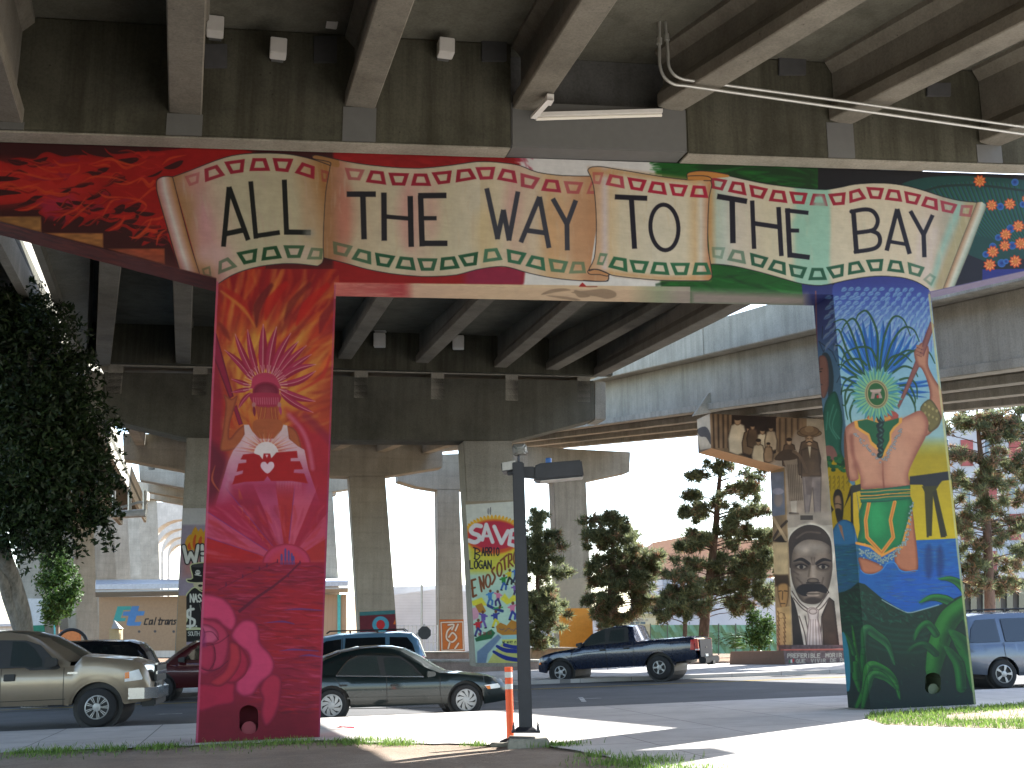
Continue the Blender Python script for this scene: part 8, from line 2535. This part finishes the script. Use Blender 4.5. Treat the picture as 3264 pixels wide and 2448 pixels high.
for dx in (-1, 1):
    for dy in (-1, 1):
        m = MB(); c = a + np.array([.165 * dx, .165 * dy, .026]); m.tube([c, c + UPZ * .05], .018, 6); m.tube([c + UPZ * .05, c + UPZ * .09], .01, 6); m.build('anchor_bolt', DKM, lamp)
foot = M_concrete('footing_concrete', (.33, .31, .26))
m = MB(); c = np.array([bp[0] + .0, bp[1], bp[2] + .03]); m.loft([c + np.array(q) for q in ((-.25, -.26, -.2), (.31, -.26, -.2), (.31, .2, -.2), (-.25, .2, -.2))], [c + np.array(q) for q in ((-.24, -.26, .06), (.31, -.26, .045), (.3, .2, .06), (-.24, .2, .07))]); m.build('footing', foot, lamp, bevel=.02)
# shoebox luminaire
m = MB()
f0 = [z6(785, 690), z6(900, 640), z6(1625, 580), z6(1668, 870), z6(900, 945), z6(785, 930)]
m.prism(f0, (0, .38, 0)); o = m.build('luminaire', DKM, lamp, bevel=.02)
m = MB(); m.prism([z6(560, 705), z6(790, 700), z6(790, 905), z6(560, 880)], (0, .14, 0)); m.build('arm', DKM, lamp, bevel=.01)
m = MB(); m.prism([z6(900, 950), z6(1660, 878), z6(1640, 884), z6(920, 956)], (0, .3, 0)); m.build('lens', LENS, o)
m = MB(); c = z6(1050, 590) + np.array([0, .19, 0]); m.lathe([(.045, -.055), (.045, .05), (.03, .062)], c, 'z', 14); m.build('light_sensor', M_plain('blue_plastic', (.02, .12, .4), .4), o, smooth=40)
# two floodlights
fl = empty('floodlight', z6(540, 420), 'upper round backed floodlight on top of the lamp post', 'floodlight', 'floodlights on the lamp post')
c = z6(540, 415)
m = MB()
q0 = [z6(390, 310), z6(655, 290), z6(690, 480), z6(420, 515)]
q0 = np.array(q0)
m.loft(q0 + np.array([0, .12, .0]), (q0 - c) * 1.0 + c); m.loft((q0 - c) * .98 + c - np.array([0, .001, 0]), (q0 - c) * .55 + c - np.array([0, .13, .03])); m.build('housing', M_plain('weathered_grey', (.16, .155, .14), .6, var=.3), fl, bevel=.02, smooth=50)
m = MB(); m.tube([z6(515, 620), z6(515, 540), z6(540, 470)], .022, 6); m.build('bracket', DKM, fl)
fl = empty('floodlight', z6(340, 720), 'lower square floodlight facing left on the lamp post', 'floodlight', 'floodlights on the lamp post')
m = MB(); q0 = np.array([z6(205, 640), z6(478, 590), z6(480, 760), z6(215, 800)]); c = q0.mean(0)
m.loft(q0 - np.array([0, .06, 0]), (q0 - c) * .7 + c + np.array([0, .14, -.05])); m.build('housing', DKM, fl, bevel=.012)
m = MB(); q1 = (q0 - c) * .88 + c - np.array([0, .064, 0]); m.add(q1, [(0, 1, 2, 3)]); m.build('lens', LENS, fl)
m = MB(); m.prism([z6(300, 760), z6(480, 740), z6(480, 830), z6(320, 855)], (0, .1, 0)); m.prism([z6(480, 620), z6(582, 615), z6(575, 760), z6(480, 770)], (0, .12, 0)); m.build('bracket', DKM, fl, bevel=.01)

# orange marker post
dp = UG(1103, 1604)
mk = empty('marker_post', dp, 'orange flexible marker post with two white bands beside the lamp post', 'marker post')
OR = M_plain('orange_plastic', (.86, .10, .015), .45, var=.06); RW = M_plain('reflective_white', (.62, .60, .55), .4, var=.06)
tp = UY(1098, 1441, dp[1]); H = tp[2] - dp[2]; ax_ = (tp - dp) / H
lv = [0, .0, .705, .705, .775, .775, .86, .86, .935, .935, 1]
m = MB(); zz = [.03, .70, .706, .772, .778, .855, .86, .93, .936, 1.0]
for i, (z0, z1, k) in enumerate([(.0, .705, 0), (.706, .775, 1), (.776, .86, 0), (.861, .935, 1), (.936, 1, 0)]):
    m = MB(); r = .052 if k == 0 else .0535
    m.tube([dp + ax_ * H * z0, dp + ax_ * H * z1], r * (1.06 if i == 4 else 1), 18)
    m.build('tube' if k == 0 else 'reflective_band', OR if k == 0 else RW, mk, smooth=50)
m = MB(); m.lathe([(.15, 0), (.15, .025), (.07, .06)], dp + np.array([-.0, -.0, -.005]), 'z', 20); m.build('base', M_plain('black_rubber', (.02, .02, .02), .8), mk, smooth=30)
m = MB(); c = dp + np.array([-.13, -.22, -.02]); m.box(c + UPZ * .01, (.3, .16, .05)); tag(m.build('paving_stub', foot, bevel=.015), 'small concrete block at the foot of the orange marker post', 'concrete block')

# ---------------- planters across the street
PINK = M_concrete('pinkish_render', (.34, .26, .22), stain=.3)
def planter(name, label, pts, hgt, mat=PINK):
    """low walled bed; pts: plan corners"""
    o = empty(name, np.array(pts[0]), label, 'planter')
    lo = [np.array(p) - UPZ * .1 for p in pts]; hi = [np.array(p) + UPZ * hgt for p in pts]
    m = MB(); m.loft(lo, hi); m.build('wall', mat, o, bevel=.02)
    c = np.mean(hi, 0)
    m = MB(); m.loft([h + (h - c) * .03 + UPZ * .002 for h in hi], [h + (h - c) * .03 + UPZ * .08 for h in hi]); m.build('coping', M_concrete(name + '_coping', (.36, .34, .30)), o, bevel=.01)
    return o
a = UG(905, 1456); b = UG(1195, 1464)
planter('planter', 'long pinkish planter wall at the foot of the SAVE column', [a, a + EV * (b[0] - a[0]) / EV[0] * 1.05, a + EV * (b[0] - a[0]) * 1.1 + NV * 3.4, a + NV * 3.4 - EV * .2], .46)
a = UY(920, 1429, 66); planter('planter', 'pale planter under the orange glyph column', [a, a + EV * 2.6, a + EV * 2.6 + NV * 3, a + NV * 3], .45)
a = UY(1148, 1424, 60); planter('planter', 'tan planter beside the yellow orange column base', [a, a + EV * 2.4, a + EV * 2.4 + NV * 3, a + NV * 3], .5, M_concrete('tan_render', (.42, .30, .2)))

# ---------------- buildings
def wall_mat(name, c, lines=None, axis='Z', scale=1.):
    mt = bpy.data.materials.new(name); nt, N, L, B = nodes(mt); c = np.array(c)
    col = ramp(nt, noise(nt, .4, 5, .6), [(.3, c * .88), (.7, c * 1.06)])
    if lines:
        tc = N.new('ShaderNodeTexCoord'); w = N.new('ShaderNodeTexWave'); w.bands_direction = axis; w.inputs['Scale'].default_value = lines; w.wave_profile = 'SAW'
        L.new(tc.outputs['Object'], w.inputs['Vector'])
        col = mix(nt, col, ramp(nt, w.outputs['Fac'], [(.0, (.7, .7, .7)), (.12, (1, 1, 1))]), .8, 'MULTIPLY')
        bump(nt, B, w.outputs['Fac'], .4, .03)
    L.new(col, B.inputs['Base Color']); B.inputs['Roughness'].default_value = .8
    return mt


SY = 88.
SB = lambda u, v, y=SY: UY(u, v, y)
shed = empty('works_shed', SB(400, 1400), 'orange tan shed with a teal and blue C t logo and black lettering', 'building')
p = Paint(); p.face(SB(214, 1292), SB(400, 1290), SB(400, 1404), SB(214, 1406), FAR, 1.3, 1.2); p.build('logo_wall', shed)
m = MB(); m.prism([SB(214, 1290, SY + .02), SB(748, 1284, SY + .02), SB(748, 1404, SY + .02), SB(214, 1406, SY + .02)], (0, 12, 0)); m.build('wall', wall_mat('tan_siding', (.40, .27, .17), .9, 'X'), shed)
m = MB(); m.prism([SB(206, 1273, SY - 1.2), SB(752, 1266, SY - 1.2), SB(752, 1258, SY + 6), SB(206, 1262, SY + 6)], (0, 0, .35)); m.build('roof', M_plain('pale_roof', (.5, .52, .55), .5), shed)
m = MB(); m.prism([SB(206, 1279, SY - 1.15), SB(752, 1272, SY - 1.15), SB(752, 1280, SY), SB(206, 1290, SY)], (0, 0, .12)); m.build('corrugated_soffit', wall_mat('corrugated', (.45, .45, .42), 2.2, 'X'), shed)
for u in (730,):
    m = MB(); m.prism([SB(729, 1284, SY - .1), SB(735.5, 1284, SY - .1), SB(735.5, 1404, SY - .1), SB(729, 1404, SY - .1)], (0, .11, 0)); m.build('teal_post', M_plain('teal_paint', (.08, .42, .40), .6), shed)
for u in (118.5,):
    m = MB(); m.prism([UY(116, 1340, 84), UY(121, 1340, 84), UY(121.5, 1400, 84), UY(116.5, 1400, 84)], (0, .3, 0)); tag(m.build('teal_post', M_plain('teal_paint2', (.08, .42, .40), .6)), 'teal steel post by the second pale column', 'post')
m = MB(); m.prism([UY(122, 1361, 83), UY(172, 1361, 83), UY(172, 1402, 83), UY(122, 1402, 83)], (0, .3, 0)); tag(m.build('orange_barrier', M_plain('orange_wall', (.5, .16, .04), .7)), 'low orange wall panel behind the black wagon', 'wall')
m = MB(); t = np.linspace(0, np.pi, 16); m.tube([UY(155 + 33 * -math.cos(k), 1392 - 32 * math.sin(k), 60) for k in t], .09, 6); tag(m.build('hoop_rail', BLACKP), 'dark arched hoop rail above the black wagon', 'rail')
# small gabled kiosk in front of the shed
ks = empty('kiosk', UY(245, 1400, 80), 'small tan kiosk with a pointed grey roof before the orange shed', 'kiosk')
m = MB(); m.prism([UY(236, 1357, 80), UY(257, 1357, 80), UY(257, 1402, 80), UY(236, 1402, 80)], (0, .8, 0)); m.build('wall', M_plain('kiosk_tan', (.35, .27, .14), .8), ks)
m = MB(); a, b, c = UY(240, 1358, 79.8), UY(258, 1358, 79.8), UY(247, 1339, 80.2); k = np.array([0, .9, 0]); m.add([a, b, b + k, a + k, c], [(0, 1, 4), (1, 2, 4), (2, 3, 4), (3, 0, 4), (0, 1, 2, 3)]); m.build('roof', M_plain('kiosk_roof', (.25, .24, .22), .7), ks)
# white lap sided hall
wh = empty('white_hall', UY(900, 1400, 112), 'white lap sided hall between the teal and glyph columns', 'building')
m = MB(); m.prism([UY(835, 1287, 112), UY(945, 1272, 112), UY(1030, 1280, 112), UY(1030, 1406, 112), UY(835, 1406, 112)], (0, 14, 0)); m.build('wall', wall_mat('white_siding', (.62, .62, .6), 1.2, 'Z'), wh)
m = MB(); m.prism([UY(835, 1268, 130), UY(1030, 1262, 130), UY(1030, 1300, 130), UY(835, 1300, 130)], (0, 8, 0)); m.build('rear_block', wall_mat('white_siding_rear', (.6, .6, .6)), wh)
m = MB(); m.tube([UY(911, 1405, 76), UY(911, 1262, 76)], .07, 8); tag(m.build('flag_pole', GALV), 'slim pale pole before the white hall', 'pole')
fn = empty('wire_fence', UY(900, 1405, 74), 'low grey wire fence before the white hall', 'fence')
for u in range(855, 946, 9):
    m = MB(); m.tube([UY(u, 1412, 74), UY(u, 1350, 74)], .03, 5); m.build('post', GALV, fn)
m = MB()
for v in (1352, 1370, 1388):
    m.tube([UY(850, v, 74), UY(945, v, 74)], .018, 4)
m.build('rail', GALV, fn)
sg = empty('traffic_sign', UG(917, 1440), 'back of a grey octagonal traffic sign at the end of the light blue people carrier', 'traffic sign')
m = MB(); c = UY(917, 1367, 41.5); t = np.linspace(0, 2 * np.pi, 9)[:-1] + np.pi / 8
m.prism([c + np.array([math.cos(a) * .24, 0, math.sin(a) * .24]) for a in t], (0, .012, 0)); m.build('plate', M_plain('sign_back', (.05, .05, .05), .7), sg)
m = MB(); m.tube([UG(917, 1440) * np.array([1, 0, 1]) + np.array([0, 41.53, 0]), c + np.array([0, .04, .3])], .03, 6); m.build('post', GALV, sg)
# brick block, container, green fence, red and white flats
br = empty('brick_building', UY(1500, 1400, 130), 'pale brick building with a grey lower storey between the pines', 'building')
m = MB(); m.prism([UY(1408, 1250, 130), UY(1700, 1240, 130), UY(1700, 1170, 130), UY(1484, 1158, 130), UY(1410, 1172, 130)], (0, 15, 0)); m.build('wall', wall_mat('brick_orange', (.55, .30, .18), 1.4, 'Z'), br)
m = MB(); m.prism([UY(1385, 1253, 128), UY(1700, 1248, 128), UY(1700, 1406, 128), UY(1385, 1406, 128)], (0, 12, 0)); m.build('lower_storey', wall_mat('grey_render', (.5, .5, .5)), br)
for u in (1432, 1456):
    m = MB(); m.prism([UY(u, 1252, 127.9), UY(u + 14, 1252, 127.9), UY(u + 14, 1275, 127.9), UY(u, 1275, 127.9)], (0, .12, 0)); m.build('window', M_plain('pane_grey%d' % u, (.25, .27, .3), .2), br)
ct = empty('freight_container', UY(1380, 1402, 70), 'cream ribbed freight container with small sign lettering above the navy pickup', 'container')
p = Paint(); p.face(UY(1318, 1323, 70), UY(1424, 1327, 70), UY(1424, 1352, 70), UY(1318, 1348, 70), FAR, 1, 1.2); p.build('lettered_side', ct)
m = MB(); m.prism([UY(1318, 1322, 70.03), UY(1424, 1326, 70.03), UY(1424, 1400, 70.03), UY(1318, 1398, 70.03)], (0, 2.4, 0)); m.build('box', wall_mat('cream_steel', (.5, .46, .33), 3., 'X'), ct)
gf = empty('screen_fence', UY(1550, 1410, 63), 'light green fabric screen fence behind the pines', 'fence')
m = MB()
us = np.linspace(1405, 1700, 30); m.grid(np.array([[UY(u, v, 63 + .08 * math.sin(i * 1.7 + v)) for i, u in enumerate(us)] for v in np.linspace(1350, 1412, 5)])); m.build('screen', M_plain('green_fabric', (.20, .40, .27), .8, var=.15, scale=3), gf)
for u in np.linspace(1405, 1700, 9):
    m = MB(); m.tube([UY(u, 1415, 62.9), UY(u, 1347, 62.9)], .035, 6); m.build('post', M_plain('fence_post_grey', (.12, .16, .13), .6), gf)
fb = empty('apartment_block', UY(2130, 1400, 84), 'red and white apartment block behind the tall open pine', 'building')
m = MB(); m.prism([UY(2010, 925, 86), UY(2420, 905, 86), UY(2420, 1330, 86), UY(2010, 1330, 86)], (0, 10, 0)); m.build('wall', wall_mat('flats_white', (.42, .42, .42)), fb)
REDW = M_plain('red_cladding', (.30, .07, .06), .7); PANE = M_glass('flat_pane', (.05, .07, .09), 1., .06)
for i, u in enumerate((2028, 2076, 2128, 2180, 2232, 2284)):
    for j, v in enumerate((950, 1030, 1110, 1190)):
        m = MB(); w_ = 26 if (i + j) % 2 else 20; m.prism([UY(u, v, 85.9), UY(u + w_, v, 85.9), UY(u + w_, v + 56, 85.9), UY(u, v + 56, 85.9)], (0, .12, 0))
        if (i + j) % 2:
            m.build('cladding_panel', REDW, fb)
        else:
            o = m.build('window', PANE, fb); m = MB(); m.prism([UY(u - 1.5, v - 2, 85.95), UY(u + w_ + 1.5, v - 2, 85.95), UY(u + w_ + 1.5, v + 58, 85.95), UY(u - 1.5, v + 58, 85.95)], (0, .06, 0)); m.build('frame', M_plain('frame_white%d%d' % (i, j), (.6, .6, .6), .6), o)
m = MB(); m.prism([UY(2000, 1238, 80), UY(2420, 1232, 80), UY(2420, 1246, 80), UY(2000, 1252, 80)], (0, 5, 0)); m.build('balcony_slab', M_plain('slab_white', (.55, .55, .55), .7), fb)
for u in range(2045, 2330, 26):
    m = MB(); m.prism([UY(u, 1256, 84), UY(u + 13, 1256, 84), UY(u + 13, 1390, 84), UY(u, 1390, 84)], (0, .2, 0)); m.build('window', PANE, fb)
m = MB(); m.prism([UY(2030, 1250, 84.2), UY(2420, 1246, 84.2), UY(2420, 1412, 84.2), UY(2030, 1412, 84.2)], (0, 3, 0)); m.build('lower_storey', wall_mat('flats_shaded', (.16, .155, .15)), fb)  # wall colour darkened for the shade of ramp and trees
# low background wall of houses so no bare horizon shows
bg = [(-120, 60, 175, 1352, 'long low pale warehouse closing the view on the left', (.5, .47, .42)), (860, 1420, 165, 1330, 'long low pale warehouse behind the pines', (.55, .54, .52)), (1640, 2420, 160, 1318, 'long low grey warehouse closing the view on the right', (.42, .41, .40)), (330, 860, 170, 1345, 'long low cream warehouse behind the orange shed', (.55, .50, .42))]
for u0, u1, Y, v, lb, c in bg:
    m = MB(); m.prism([UY(u0, v, Y), UY(u1, v - 4, Y), UY(u1, 1420, Y), UY(u0, 1420, Y)], (0, 20, 0)); o = m.build('warehouse', wall_mat('warehouse_' + str(Y), c, .5, 'X')); tag(o, lb, 'building')
    m = MB(); m.prism([UY(u0, v - 2, Y - .6), UY(u1, v - 6, Y - .6), UY(u1, v, Y - .6), UY(u0, v + 4, Y - .6)], (0, 22, 0)); m.build('roof', M_plain('roof_' + str(Y), (.4, .4, .4), .6), o)
